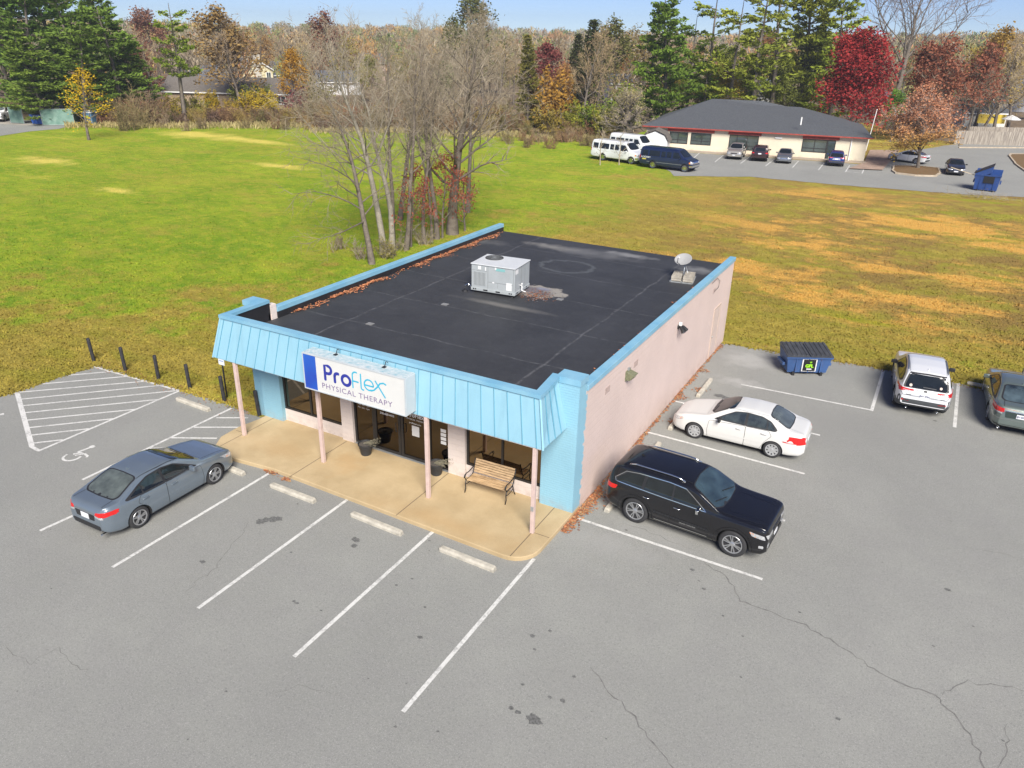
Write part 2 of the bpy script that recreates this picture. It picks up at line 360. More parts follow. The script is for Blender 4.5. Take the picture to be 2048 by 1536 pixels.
crack([(500, 1045), (478, 1075), (452, 1105), (430, 1135), (392, 1165), (370, 1190)], 5, .009); crack([(1240, 1045), (1300, 1065), (1390, 1102)], 6, .008)
crack([(1930, 1095), (1990, 1105), (2060, 1120)], 7, .007); crack([(0, 1290), (60, 1330), (110, 1300), (190, 1360)], 8, .006)
crack([(540, 1390), (600, 1370), (690, 1395)], 9, .006); crack([(1068, 1130), (1054, 1150), (1050, 1165)], 10, .007)
tag(m.build('asphalt_cracks', mat('crack_dark', (.155, .152, .145), .95, var=.3, vs=8)), kind='structure')
m = MB(); rr = random.Random(8)
zb_ = [.0086]
def blob(px, py, r0):
    zb_[0] += .00002; z = zb_[0]
    q = G(px, py); n = 14; ph = [rr.uniform(.7, 1.25) for _ in range(n)]
    m.add([(q.x+r0*ph[i]*math.cos(2*math.pi*i/n)*1.35, q.y+r0*ph[i]*math.sin(2*math.pi*i/n), z) for i in range(n)], [tuple(range(n))])
for px, py, r0 in ((522, 1043, .11), (532, 1040, .1), (545, 1039, .12), (556, 1038, .11), (517, 1046, .07), (1068, 1440, .13), (1022, 1416, .05), (1100, 1395, .04), (1035, 1425, .05), (1125, 1402, .05), (712, 1080, .1), (708, 1092, .07), (405, 1124, .06), (840, 1275, .05), (1065, 1272, .05), (1100, 1262, .03), (850, 1215, .03), (582, 1105, .03), (588, 1203, .04), (594, 1207, .04), (1408, 1178, .04), (1440, 792, .16), (1452, 796, .14), (1465, 800, .12), (1850, 812, .05), (2015, 850, .04), (1870, 842, .05), (1676, 1438, .04), (1896, 1180, .06), (1600, 1225, .03), (1384, 1140, .05)):
    blob(px, py, r0)
for _ in range(34):
    blob(rr.uniform(0, 2048), rr.uniform(1000, 1530), rr.uniform(.012, .035))
tag(m.build('oil_stains', mat('oil_stain', (.12, .12, .115), .8, var=.4, vs=20)), kind='structure')
# ---- concrete walk in front of the clinic
def slab_mat():
    t = NT('tan_concrete'); a = t.noise(.8, 5, .6); f = t.noise(25, 4, .7)
    c = t.mix(t.ramp(a, .35, .65), (.40, .30, .165), (.50, .385, .225)); c = t.mix(t.ramp(f, .5, .75, 0, .35), c, (.33, .25, .15))
    for (x, y, rx, ry, k) in ((-7.3, -1.2, .8, .8, .5), (-3, -2.4, 2.6, .5, .45), (-10, -1.6, 1.4, .6, .35)):
        c = t.mix(t.math('MULTIPLY', t.spot(x, y, rx, ry, .2, 1.1), k), c, (.42, .27, .12))
    return t.done(c, .85, f, .25, .01)
m = MB()
def arcp(cx, cy, r, a0, a1, n=8): return [(cx+r*math.cos(R(a0+(a1-a0)*i/n)), cy+r*math.sin(R(a0+(a1-a0)*i/n))) for i in range(n+1)]
pg = [(-12.0, -.4)] + [(-12.15, -1.2), (-12.1, -2.0), (-11.8, -2.5), (-11.2, -2.78), (-10.6, -2.8), (-9.1, -2.64), (-6, -2.7), (-3, -2.76), (-.9, -2.8)] + arcp(-.75, -2.05, .75, -90, 0, 7) + [(0.02, -.1), (.02, .4), (-12.0, .4)]
bm_ = MB(); bm_.prism(pg, -.02, .13)
tag(bm_.build('pavement', slab_mat(), bevel=.02), kind='structure')
m = MB()
for x in (-8.3, -4.25, -.55, -11.6): line((x, -2.76), (x, -.05), w_=.022, z=.1335, mb=m)
line((-12, -1.42), (-11.65, -1.42), w_=.02, z=.1335, mb=m); line((-.5, -1.5), (-.02, -1.5), w_=.02, z=.1335, mb=m)
tag(m.build('pavement_joints', mat('joint_dark', (.12, .09, .06), .9)), kind='structure')
# ---- far lot, its pavement and island
GZ = .02
m = MB(); far = [G(1350, 352), G(1500, 354), G(1700, 372), G(1930, 389), G(2075, 396)]
pts = [(p.x, p.y) for p in far] + [(60, 80), (60, 125), (17, 122.2), (8.5, 117.2), (3.0, 103), (-1.5, 84), (-26, 80.5), (-27, 74), (-19.5, 66.3)]
m.flat(jag(pts+[pts[0]], 1.0, .15, 4)[:-1], GZ); tag(m.build('far_parking_lot', K['asphalt2']), kind='structure')
m = MB()
for k in range(12): pass
for (a, b) in (((1447, 310), (1430, 324)), ((1500, 313), (1481, 327)), ((1548, 319), (1531, 332)), ((1597, 322), (1585, 335)), ((1648, 326), (1637, 340)), ((1699, 331), (1691, 344)), ((1730, 333), (1724, 347)), ((1400, 305), (1386, 317)), ((1691, 334), (1726, 340)), ((1693, 343), (1720, 346))):
    line(G(a[0], a[1], GZ), G(b[0], b[1], GZ), w_=.11, z=GZ+.006, mb=m)
tag(m.build('far_parking_lines', K['paint']), kind='structure')
K['kerb'] = mat('kerb_concrete', (.42, .35, .26), .9, var=.2, vs=3)
K['litter_ground'] = mat('leafy_mulch', (.2, .085, .035), .95, var=.4, vs=6, col2=(.11, .1, .035))
def island(name, pix, seed):
    pts = [G(*p) for p in pix]; P = jag([(p.x, p.y) for p in pts+[pts[0]]], .8, .03, seed)[:-1]
    c = Vector((sum(p[0] for p in P)/len(P), sum(p[1] for p in P)/len(P)))
    m = MB(); n = len(P); q = [(c.x+(p[0]-c.x)*.93, c.y+(p[1]-c.y)*.93) for p in P]
    vs = [(*p, GZ) for p in P]+[(*p, GZ+.15) for p in P]+[(*p, GZ+.15) for p in q]
    m.add(vs, [(i, (i+1) % n, n+(i+1) % n, n+i) for i in range(n)]+[(n+i, n+(i+1) % n, 2*n+(i+1) % n, 2*n+i) for i in range(n)])
    tag(m.build('kerb', K['kerb'], recalc=True), kind='structure')
    m = MB(); m.flat(q, GZ+.14); tag(m.build(name, K['litter_ground']), kind='structure')
island('island_ground', [(1783, 343), (1790, 348), (1830, 353), (1872, 354), (1881, 348), (1878, 338), (1840, 334), (1786, 333)], 1)
island('verge_ground', [(2016, 312), (2030, 330), (2060, 352), (2120, 380), (2140, 330), (2060, 309), (2020, 309)], 2)
m = MB(); a, b = G(1918, 296, GZ), G(2120, 297, GZ); d = (b-a).normalized()*.2; nrm = Vector((-d.y, d.x, 0))
m.hexa([(a.x, a.y, GZ), (b.x, b.y, GZ), (b.x+nrm.x, b.y+nrm.y, GZ), (a.x+nrm.x, a.y+nrm.y, GZ)], [(a.x, a.y, .17), (b.x, b.y, .17), (b.x+nrm.x, b.y+nrm.y, .17), (a.x+nrm.x, a.y+nrm.y, .17)])
tag(m.build('kerb', K['kerb']), kind='structure')
m = MB(); P = [G(-80, 300), G(0, 272), G(60, 263), G(118, 258), G(140, 252), G(150, 246), G(110, 240), G(-10, 241), G(-120, 240)]
m.flat([(p.x, p.y) for p in P], GZ); tag(m.build('side_street', K['asphalt2']), kind='structure')
m = MB(); P = [G(-30, 247), G(30, 250), G(62, 251), G(95, 247), G(40, 244), G(-30, 243)]
m.flat([(p.x, p.y) for p in P], GZ+.006); tag(m.build('concrete_apron', K['concrete']), kind='structure')
# ================================================================== CLINIC
def text_mesh(s, size, bold=0.0, ext=.003, align='CENTER', sx=1, spacing=1):
    cu = bpy.data.curves.new('txt', 'FONT'); cu.body = s; cu.size = size; cu.extrude = ext; cu.offset = bold; cu.align_x = align; cu.space_character = spacing
    cu.resolution_u = 3
    o = bpy.data.objects.new('txt', cu); C.objects.link(o); bpy.context.view_layer.update()
    me = bpy.data.meshes.new_from_object(o.evaluated_get(bpy.context.evaluated_depsgraph_get()))
    bpy.data.objects.remove(o); bpy.data.curves.remove(cu)
    if sx != 1: me.transform(Matrix.Diagonal((sx, 1, 1, 1)))
    return me
def lettering(name, s, size, M_, mat_, parent=None, **k):
    me = text_mesh(s, size, **k); me.transform(M_); me.materials.append(mat_); return link_mesh(name, me, parent)
FRONT = Matrix(((1, 0, 0, 0), (0, 0, -1, 0), (0, 1, 0, 0), (0, 0, 0, 1)))    # text plane facing -Y
def blockwall(name, col, sx=1, bs=.5, bw=.4, bh=.2):
    t = NT(name); X = t.xyz(); cb = t.n.new('ShaderNodeCombineXYZ')
    t.l.new(t.math('ADD', X[0], X[1]), cb.inputs[0]); t.l.new(X[2], cb.inputs[1])
    br = t.n.new('ShaderNodeTexBrick'); br.inputs['Scale'].default_value = 1; br.inputs['Brick Width'].default_value = bw; br.inputs['Row Height'].default_value = bh
    br.inputs['Mortar Size'].default_value = .012; br.inputs['Mortar Smooth'].default_value = .6; t.l.new(cb.outputs[0], br.inputs['Vector'])
    a = t.noise(.5, 5, .6); f = t.noise(12, 4, .7)
    c = t.mix(t.ramp(a, .35, .65), tuple(v*.95 for v in col), tuple(min(1, v*1.05) for v in col))
    c = t.mix(t.ramp(f, .5, .8, 0, .3), c, tuple(v*.82 for v in col))
    low = t.math('MULTIPLY', t.ramp(X[2], .05, .5, 1, 0), t.ramp(t.noise(3, 5, .7), .4, .65)); c = t.mix(t.math('MULTIPLY', low, .5), c, (.34, .24, .19))
    h = t.math('ADD', t.math('MULTIPLY', br.outputs['Fac'], -1.0), t.math('MULTIPLY', f, .5))
    return t.done(c, .8, h, bs, .012)
BLUE = (.23, .52, .68)
K['pink'] = blockwall('pink_block_wall', (.60, .48, .435)); K['bluebrick'] = blockwall('blue_painted_brick', (.235, .45, .56), bs=.4, bw=.21, bh=.075)
K['palewall'] = blockwall('pale_pink_wall', (.68, .60, .55)); t_ = NT('blue_painted_metal'); g_ = t_.noise(1.6, 5, .65, vec=t_.vec(2.2, 2.2, .25)); h_ = t_.noise(.7, 4, .6); K['bluemetal'] = t_.done(t_.mix(t_.ramp(g_, .5, .72, 0, .45), t_.mix(t_.ramp(h_, .3, .7), (.235, .45, .565), (.275, .49, .595)), (.2, .38, .47)), .5, h_, .12, .02)
K['bluecap'] = mat('blue_cap_flashing', (.16, .37, .52), .38, var=.12, vs=1.5, col2=(.24, .45, .57)); K['seam'] = mat('blue_seam', (.12, .32, .43), .5)
K['darkframe'] = mat('bronze_window_frame', (.022, .02, .019), .45)
K['postpaint'] = mat('pale_pink_post', (.55, .42, .38), .55, var=.1, vs=6)
def storeglass():
    t = NT('tinted_window_glass'); t.p.inputs['Metallic'].default_value = 1
    return t.done(t.mix(t.noise(.6, 2), (.13, .105, .075), (.20, .165, .12)), .015)
K['storeglass'] = storeglass()
clinic = empty('clinic_building', (-6, 8, 0), 0, 'flat roofed clinic with pale blue metal mansard front and long pink side wall', 'building')
O_ = Vector((-6, 8, 0))
def cb(m, name, mt, label=None, par=None, **k):
    m.v = [(x-(0 if par else O_.x), y-(0 if par else O_.y), z) for x, y, z in m.v] if not par else [(x-O_.x, y-O_.y, z) for x, y, z in m.v]
    o = m.build(name, mt, par or clinic, **k)
    if label: o['label'] = label
    return o
m = MB(); m.box(-.2, 0, .42, 16.55, -.05, 3.8); m.box(-.2, -.004, .0, .42, -.05, 3.8); wallr = cb(m, 'wall', K['pink'], 'long pink painted block side wall')
m = MB(); m.box(-11.98, -.2, 16.35, 16.53, -.05, 3.55); cb(m, 'wall', K['pink'], 'pink rear wall')
m = MB(); m.box(-11.98, -11.8, .42, 16.35, -.05, 3.8); cb(m, 'wall', K['pink'], 'pink left side wall')
# pilasters, with ragged edge of blue paint on the side
m = MB(); m.box(-1.05, .012, -.09, .3, .0, 3.4); m.box(-.68, .012, -.088, .298, 3.4, 4.12)
zz = [i*.1 for i in range(40)]; r = random.Random(3)
for z in zz: m.box(.004, .012, .3, .3+.1+r.uniform(-.05, .09), z, z+.1)
cb(m, 'pilaster', K['bluebrick'], 'right blue brick pilaster')
m = MB(); m.box(-12.0, -11.13, -.09, .3, .0, 3.4); cb(m, 'pilaster', K['bluebrick'], 'left blue brick pilaster')
for (x0, x1, y0, y1) in ((-.70, .035, -.11, .42), (-12.55, -11.9, .02, .52)):
    m = MB(); m.box(x0, x1, y0, y1, 4.12, 4.30); cb(m, 'pilaster_cap', K['bluecap'])
m = MB(); m.box(-12.5, -11.95, .05, .42, 0.0, 4.118); cb(m, 'chimney_pier', K['bluebrick'])
m = MB(); m.box(-12.0, -11.78, .53, .78, 3.5, 4.1); cb(m, 'parapet_end', K['palewall'])
# front wall pieces
YW = .06
m = MB(); m.box(-11.13, -8.5, YW, .3, .0, .58); m.box(-3.66, -1.05, YW, .3, .0, .56); m.box(-11.13, -1.05, YW+.001, .3, 2.45, 3.5); cb(m, 'wall', K['palewall'], 'pale wall under the front windows')
for (x0, x1) in ((-8.5, -8.02), (-4.27, -3.66)):
    m = MB(); m.box(x0, x1, -.03, .3, .0, 2.448); cb(m, 'pier', K['palewall'])
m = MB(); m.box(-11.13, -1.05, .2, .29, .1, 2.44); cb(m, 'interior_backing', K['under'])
def glazed(name, x0, x1, z0, z1, divs, fw=.07, y=.12, gm=None):
    m = MB(); m.box(x0, x1, y-.05, y+.03, z0, z0+fw); m.box(x0, x1, y-.05, y+.03, z1-fw, z1)
    for x in [x0]+divs+[x1-fw]: m.box(x, x+fw, y-.052, y+.03, z0+fw, z1-fw)
    f = cb(m, name, K['darkframe']); m = MB(); m.box(x0+.01, x1-.01, y-.02, y-.005, z0+.01, z1-.01)
    cb(m, 'pane', gm or K['storeglass'], par=f); return f
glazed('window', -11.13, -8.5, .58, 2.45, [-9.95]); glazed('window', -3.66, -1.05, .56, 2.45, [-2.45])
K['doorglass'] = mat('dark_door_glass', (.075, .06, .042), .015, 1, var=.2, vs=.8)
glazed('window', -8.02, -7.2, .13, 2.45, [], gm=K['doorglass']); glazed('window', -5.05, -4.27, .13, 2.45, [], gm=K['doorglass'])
K['letters'] = mat('white_vinyl_letters', (.75, .75, .75), .5, var=0)
def gtext(s, size, x, z, par, y=.095, **k):
    return lettering('lettering', s, size, Matrix.Translation((x-O_.x, y-O_.y, z)) @ FRONT, K['letters'], par, **k)
doors = []
for (x0, x1, hx) in ((-7.2, -6.13, -6.27), (-6.13, -5.05, -6.0)):
    d = glazed('door', x0+.01, x1-.01, .14, 2.3, [], .09, .11, K['doorglass']); doors.append(d)
    m = MB(); m.tube([(hx, .05, 1.0), (hx, 0, 1.02), (hx, 0, 1.3), (hx, .05, 1.32)], .016, 8); cb(m, 'handle', K['black'], par=d)
m = MB(); m.box(-7.2, -5.05, .07, .15, 2.302, 2.448); cb(m, 'transom', K['darkframe'])
m = MB(); m.box(-8.0, -4.3, -.03, .1, .1, .136); cb(m, 'door_sill', K['steel'])
d = doors[1]; gtext('ProFlex', .21, -5.55, 1.66, d, y=.078, bold=.004); gtext('PHYSICAL THERAPY', .075, -5.55, 1.55, d, y=.078); gtext('proflexpt.com', .08, -5.57, 1.42, d, y=.078)
m = MB(); m.box(-5.7, -5.42, .079, .082, 1.0, 1.36); cb(m, 'notice', K['white_paint'], par=d)
gtext('PHYSICAL THERAPY', .1, -6.66, 1.62, doors[0], y=.078); gtext('540-628-4413', .1, -6.66, 1.46, doors[0], y=.078, bold=.003)
cl_w = [c for c in clinic.children if c.name.startswith('window')]
for i, s in enumerate(('MON  7am - 7pm', 'TUE  7am - 7pm', 'FRI  7am - 4pm')): gtext(s, .075, -7.62, 1.66-.11*i, cl_w[2], y=.098)
m = MB(); 
for k in range(4): m.box(-4.62+.0*k, -4.42, .096, .099, 1.42-.14*k, 1.53-.14*k)
cb(m, 'notice', K['white_paint'], par=cl_w[3])
# mansard
bl, br = Vector((-12.38, -1.60, 2.82)), Vector((-.30, -1.58, 2.82)); tl, tr = Vector((-11.97, -1.42, 4.22)), Vector((-.51, -1.44, 4.22))
blb, brb = Vector((-12.38, .0, 2.82)), Vector((-.30, -.095, 2.82)); tlb, trb = Vector((-11.97, .4, 4.22)), Vector((-.66, -.095, 4.22))
m = MB()
i_ = Vector((.1, .12, 0)); j_ = Vector((-.1, .12, 0))
m.add([bl, br, brb, blb, tl, tr, trb, tlb, tl+Vector((.12, .12, 0)), tr+Vector((-.12, .12, 0)), trb+Vector((-.12, 0, 0)), tlb+Vector((.12, 0, 0)),
       bl+Vector((.06, .06, 0)), br+Vector((-.06, .06, 0)), brb+Vector((-.06, 0, 0)), blb+Vector((.06, 0, 0))],
      [(0, 1, 5, 4), (1, 2, 6, 5), (3, 0, 4, 7), (4, 5, 9, 8), (5, 6, 10, 9), (7, 4, 8, 11), (8, 9, 13, 12), (9, 10, 14, 13), (11, 8, 12, 15), (1, 0, 12, 13), (2, 1, 13, 14), (0, 3, 15, 12)])
mans = cb(m, 'mansard', K['bluemetal'])
m = MB(); n = 28
def seam(a, b, out):
    a = Vector(a); b = Vector(b); s_ = (a-b).cross(out).normalized()*.008
    m.hexa([a-s_, a+s_, a+s_+out*.022, a-s_+out*.022], [b-s_, b+s_, b+s_+out*.022, b-s_+out*.022])
fn = (br-bl).cross(tl-bl).normalized()
for k in range(n+1):
    u = (k+.4)/(n+.8); seam(bl.lerp(br, u)-Vector((0, 0, .0)), tl.lerp(tr, u), fn)
rn = (brb-br).cross(tr-br).normalized()
for k in range(1, 4): seam(br.lerp(brb, k/4), tr.lerp(trb, k/4), rn)
ln = (bl-blb).cross(tl-bl).normalized()
for k in range(1, 4): seam(bl.lerp(blb, k/4), tl.lerp(tlb, k/4), ln)
cb(m, 'standing_seams', K['seam'], par=mans, recalc=True)
m = MB()
def strip(a, b, w0, w1, z0, z1):   # cap running from a to b, w outwards vectors
    m.hexa([Vector((a.x+w0[0], a.y+w0[1], z0)), Vector((b.x+w0[0], b.y+w0[1], z0)), Vector((b.x+w1[0], b.y+w1[1], z0)), Vector((a.x+w1[0], a.y+w1[1], z0))],
           [Vector((a.x+w0[0], a.y+w0[1], z1)), Vector((b.x+w0[0], b.y+w0[1], z1)), Vector((b.x+w1[0], b.y+w1[1], z1)), Vector((a.x+w1[0], a.y+w1[1], z1))])
strip(Vector((-12.02, -1.42, 0)), Vector((-.46, -1.44, 0)), (0, -.05), (0, .2), 4.2, 4.31)
strip(Vector((-.66, -1.24, 0)), Vector((-.80, -.005, 0)), (.20, 0), (-.05, 0), 4.2, 4.305); strip(Vector((-11.97, -1.22, 0)), Vector((-11.97, .5, 0)), (-.05, 0), (.2, 0), 4.2, 4.305)
cb(m, 'mansard_cap', K['bluecap'], par=None, recalc=True)
m = MB(); m.add([(-.285, -1.6, 2.8), (-.285, -1.6, 2.8)], []) if False else None
m.tube([br+Vector((.012, -.012, 0)), tr+Vector((.012, -.012, 0))], .035, 4); cb(m, 'corner_trim', K['bluemetal'], par=mans); m = MB(); m.tube([bl+Vector((-.012, -.012, 0)), tl+Vector((-.012, -.012, 0))], .035, 4); cb(m, 'corner_trim', K['bluemetal'], par=mans)
m = MB(); m.box(-12.3, -.36, -1.55, .0, 2.78, 2.82); cb(m, 'soffit', K['palewall'])
m = MB(); m.box(-11.9, -.72, -1.3, -1.22, 3.5, 4.2); m.box(-.84, -.76, -1.22, .0, 3.5, 4.2); m.box(-11.88, -11.8, -1.22, .5, 3.5, 4.2); cb(m, 'parapet_lining', K['black'])
# roof
def roof_mat():
    t = NT('roof_membrane'); X = t.xyz(); a = t.noise(.45, 6, .62); f = t.noise(18, 4, .7); g = t.noise(2.2, 6, .7)
    c = t.mix(t.ramp(a, .3, .7), (.027, .028, .031), (.042, .0435, .048)); c = t.mix(t.ramp(f, .45, .75, 0, .4), c, (.06, .062, .067))
    c = t.mix(t.ramp(g, .5, .78, 0, .35), c, (.07, .071, .075))
    def seamy(pos, ax, wd=.04, k=.28, half=.5):
        d = t.math('ABSOLUTE', t.math('SUBTRACT', t.math('ADD', X[ax], t.ramp(t.noise(.8, 2), .3, .7, -.06, .06)), pos))
        return t.math('MULTIPLY', t.ramp(d, wd*.3, wd, k, 0), t.ramp(t.noise(3.5, 5, .75), .38, .62))
    for yy in (-6.1, -3.05, .0, 3.05, 6.1): c = t.mix(seamy(yy, 1), c, (.24, .245, .25))
    for xx in (-3.6, 3.9): c = t.mix(seamy(xx, 0, .06, .35), c, (.2, .2, .205))
    def at(px, py, rx, ry, k, col, f0=.2, f1=1.1):
        nonlocal c
        q = G(px, py, 3.6); c = t.mix(t.math('MULTIPLY', t.spot(q.x-O_.x, q.y-O_.y, rx, ry, f0, f1), k), c, col)
    at(1180, 505, 2.6, .8, .45, (.2, .2, .2)); at(1100, 492, 1.4, .5, .6, (.24, .23, .21)); at(1258, 510, 1.3, .45, .7, (.25, .25, .25)); at(1400, 540, 1.1, .6, .55, (.25, .25, .25)); at(960, 480, 1.5, .6, .4, (.16, .155, .15))
    at(1078, 582, 1.15, .75, .95, (.27, .25, .22), .75, .95); at(1070, 580, .85, .55, .95, (.13, .115, .125), .6, 1); at(1088, 577, .35, .2, .8, (.2, .21, .27)); at(1000, 609, 2.2, .25, .55, (.2, .19, .175))
    q = G(1133, 532, 3.6)   # pale tide ring
    dx = t.math('DIVIDE', t.math('SUBTRACT', X[0], q.x-O_.x), 1.15); dy = t.math('DIVIDE', t.math('SUBTRACT', X[1], q.y-O_.y), .95)
    dd = t.math('ADD', t.math('SQRT', t.math('ADD', t.math('MULTIPLY', dx, dx), t.math('MULTIPLY', dy, dy))), t.ramp(g, .3, .7, -.16, .16))
    c = t.mix(t.ramp(t.math('ABSOLUTE', t.math('SUBTRACT', dd, 1.0)), .02, .14, .24, 0), c, (.2, .22, .23))
    return t.done(c, .62, t.math('ADD', f, g), .3, .015, .4)
m = MB(); m.v = []
pg = [(-11.8, -1.22), (-.84, -1.22), (-.84, -.0), (-.84, .3), (-.2, .3), (-.2, 16.6), (-11.8, 16.6)]
m.prism(pg, 3.4, 3.58); roof = cb(m, 'roof', roof_mat())
m = MB(); m.box(-.23, .04, .43, 16.6, 3.8, 3.97); cb(m, 'parapet_cap', K['bluecap'], 'right parapet cap', bevel=.01); m = MB(); m.box(-12.02, -11.76, .8, 16.6, 3.8, 3.97); cb(m, 'parapet_cap', K['bluecap'], 'left parapet cap', bevel=.01)
m = MB(); m.box(-.26, -.2, .3, 16.55, 3.58, 3.8); cb(m, 'flashing', K['black']); m = MB(); m.box(-11.8, -11.74, .8, 16.55, 3.58, 3.8); cb(m, 'flashing', K['black'])
m = MB()
for px, py in ((740, 647), (890, 608), (1120, 598)): q = G(px, py, 3.6); m.box(q.x-.12, q.x+.12, q.y-.1, q.y+.1, 3.58, 3.6)
cb(m, 'roof_patch', mat('grey_roof_patch', (.2, .2, .2), .6))
# posts
for i, x in enumerate((-.54, -3.99, -8.02, -11.50)):
    m = MB(); m.box(x-.055, x+.055, -1.575, -1.465, .13, 2.80); cb(m, 'post', K['postpaint'], bevel=.008)
m = MB(); m.box(-.585, -.495, -1.59, -1.577, .86, 1.0); cb(m, 'outlet_plate', K['steel'])
# side door and small wall openings
m = MB(); m.box(.001, .03, 13.98, 14.04, .0, 2.22); m.box(.001, .03, 14.98, 15.04, .0, 2.22); m.box(.001, .032, 13.98, 15.04, 2.22, 2.28); sdo = cb(m, 'door_frame', mat('beige_trim', (.50, .40, .33), .6))
m = MB(); m.box(.002, .018, 14.04, 14.98, .02, 2.22); sd_ = cb(m, 'door', mat('pink_flush_door', (.57, .46, .42), .5)); m = MB(); m.tube([(.02, 14.12, 1.0), (.07, 14.12, 1.0)], .03, 8); cb(m, 'handle', K['steel'], par=sd_)
K['vent'] = mat('vent_block', (.40, .31, .28), .9)
for y in (2.0, 4.35, 13.5):
    m = MB()
    for a in range(3):
        for b in range(2): m.box(.001, .012, y-.17+a*.12, y-.07+a*.12, 3.12+b*.11, 3.21+b*.11)
    cb(m, 'vent_block', K['vent'])
m = MB(); P = [(.03, 12.9, 3.7), (.05, 13.6, 3.75), (.05, 14.1, 3.5), (.04, 14.0, 3.25), (.02, 13.5, 3.2)]; m.tube(P, .01, 5); cb(m, 'cable', K['black'])
# security lamps on the side wall
la = empty('wall_lamp', (0, 3.64, 3.1), 0, 'olive green wedge shaped floodlight low on the pink side wall', 'lamp')
m = MB(); m.hexa([(.0, -.17, -.14), (.14, -.17, -.14), (.14, .17, -.14), (.0, .17, -.14)], [(.0, -.17, .14), (.30, -.17, .05), (.30, .17, .05), (.0, .17, .14)]); m.box(-.0, .03, -.2, .2, -.17, .17)
m.build('housing', mat('olive_housing', (.16, .165, .1), .5, var=.3, vs=20), la, bevel=.012)
m = MB(); m.add([(.145, -.15, -.13), (.298, -.15, .03), (.298, .15, .03), (.145, .15, -.13)], [(3, 2, 1, 0)]); m.v = [(x+.004, y, z-.004) for x, y, z in m.v]; m.build('lens', K['clear_lens'], la)
m = MB(); m.box(-.01, .05, -.05, .05, .14, .24); m.build('bracket', K['steel'], la)
lb = empty('twin_spotlight', (0, 8.71, 3.12), 0, 'twin head black and silver spotlight nearer the rear of the pink wall', 'lamp')
m = MB(); m.lathe([(.0, 0), (.09, 0), (.09, .05), (0, .05)], 12, 'x'); m.tube([(.04, 0, 0), (.14, 0, .02)], .025, 8); m.build('base', K['black'], lb)
for s in (-1, 1):
    m = MB(); m.tube([(.12, .05*s, .02), (.16, .1*s, -.0), (.28, .16*s, -.14)], [.05, .055, .085], 12); h = m.build('spot_head', K['black'], lb, smooth=True, sharp=40)
    m = MB(); m.tube([(.282, .161*s, -.142), (.288, .164*s, -.149)], [.07, .07], 12); m.build('lens', K['chrome'], h)
m = MB(); m.box(.03, .14, -.04, .06, .06, .17); m.build('sensor', K['white_paint'], lb)
# ---- sign cabinet
sg = empty('shop_sign', (-6.15, -1.6, 2.93), 0, 'white box sign with blue end panel reading ProFlex Physical Therapy', 'sign')
K['signface'] = mat('sign_face', (.60, .60, .58), .35, var=.02); K['cab'] = mat('sign_cabinet_metal', (.5, .54, .56), .4, .1, var=.05)
K['cabtop'] = mat('weathered_cabinet_top', (.26, .42, .48), .5, col2=(.6, .62, .62), vs=7, var=.1, detail=6)
W2, D0, D1, HH = 1.85, -.42, .0, 1.15
m = MB(); m.box(-W2, W2, D0, D1+.04, 0, HH); m.build('cabinet', K['cab'], sg, bevel=.012)
m = MB(); m.box(-W2+.01, W2-.01, D0+.03, D1+.035, HH+.002, HH+.006); m.build('cabinet_top', K['cabtop'], sg)
m = MB(); e = .035
m.box(-W2, W2, D0-.02, D0, HH-e, HH); m.box(-W2, W2, D0-.02, D0, 0, e); m.box(-W2, -W2+e, D0-.02, D0, e, HH-e); m.box(W2-e, W2, D0-.02, D0, e, HH-e); m.build('frame', K['cab'], sg)
m = MB(); m.box(-W2+e, W2-e, D0-.006, D0-.001, e, HH-e); face = m.build('sign_face', K['signface'], sg)
m = MB(); m.box(-W2+e, -W2+.50, D0-.010, D0-.0065, e, HH-e); m.build('blue_panel', mat('sign_blue', (.02, .055, .36), .35, col2=(.015, .13, .52), vs=.8, var=.1), face)
navy = mat('sign_navy', (.025, .035, .27), .4, var=0); teal = mat('sign_teal', (.03, .38, .55), .4, var=0); purp = mat('sign_purple', (.19, .14, .26), .4, var=0)
def fr(dx, dz): return lambda x, y, z: (x+dx, D0-.0085-z, y+dz)
def stroke(mb, pts, w_, z, dx, dz):
    ribbon(mb, pts, w_, z, basis=fr(dx, dz))
    for q in (pts[0], pts[-1]):
        n = 10; mb.add([fr(dx, dz)(q[0]+w_/2*math.cos(2*math.pi*i/n), q[1]+w_/2*math.sin(2*math.pi*i/n), z+.0006) for i in range(n)], [tuple(range(n))])
m = MB(); ox, oz = -1.02, .47; t_ = .095
stroke(m, [(0, 0), (0, .44)]+[(0.0, .44)]*0+arc(.12, .32, .12, 90, -90, 12)+[(0.02, .20)], t_, .0, ox, oz)
stroke(m, [(.36, 0), (.36, .18)]+arc(.47, .17, .11, 180, 75, 8), t_, .0008, ox, oz)
ribbon(m, arc(.78, .14, .15, 0, 345, 22, ), t_, .0016, closed=True, basis=fr(ox, oz)); m.build('lettering', navy, face, recalc=False)
m = MB(); t2 = .046
stroke(m, [(1.02, -.02), (1.02, .34)]+arc(1.14, .36, .12, 180, 70, 8), t2, .0, ox, oz); stroke(m, [(1.02, .19), (1.22, .19)], t2, .002, ox, oz)
stroke(m, [(1.32, .46), (1.32, .05)]+arc(1.38, .05, .06, 180, 290, 6), t2, .0, ox, oz)
stroke(m, [(1.45, .17), (1.76, .17)]+arc(1.6, .19, .16, 0, 300, 22), t2, .0, ox, oz)
stroke(m, [(1.68, .035), (1.78, .08), (1.9, .2), (2.0, .33), (2.12, .37), (2.2, .34)], t2, .002, ox, oz); stroke(m, [(1.84, .37), (2.16, -.06)], t2, .004, ox, oz)
m.build('lettering', teal, face)
lettering('lettering', 'PHYSICAL THERAPY', .235, Matrix.Translation((.1, D0-.009, .17)) @ FRONT, purp, face, ext=.001, spacing=1.12, sx=1.11)
m = MB()
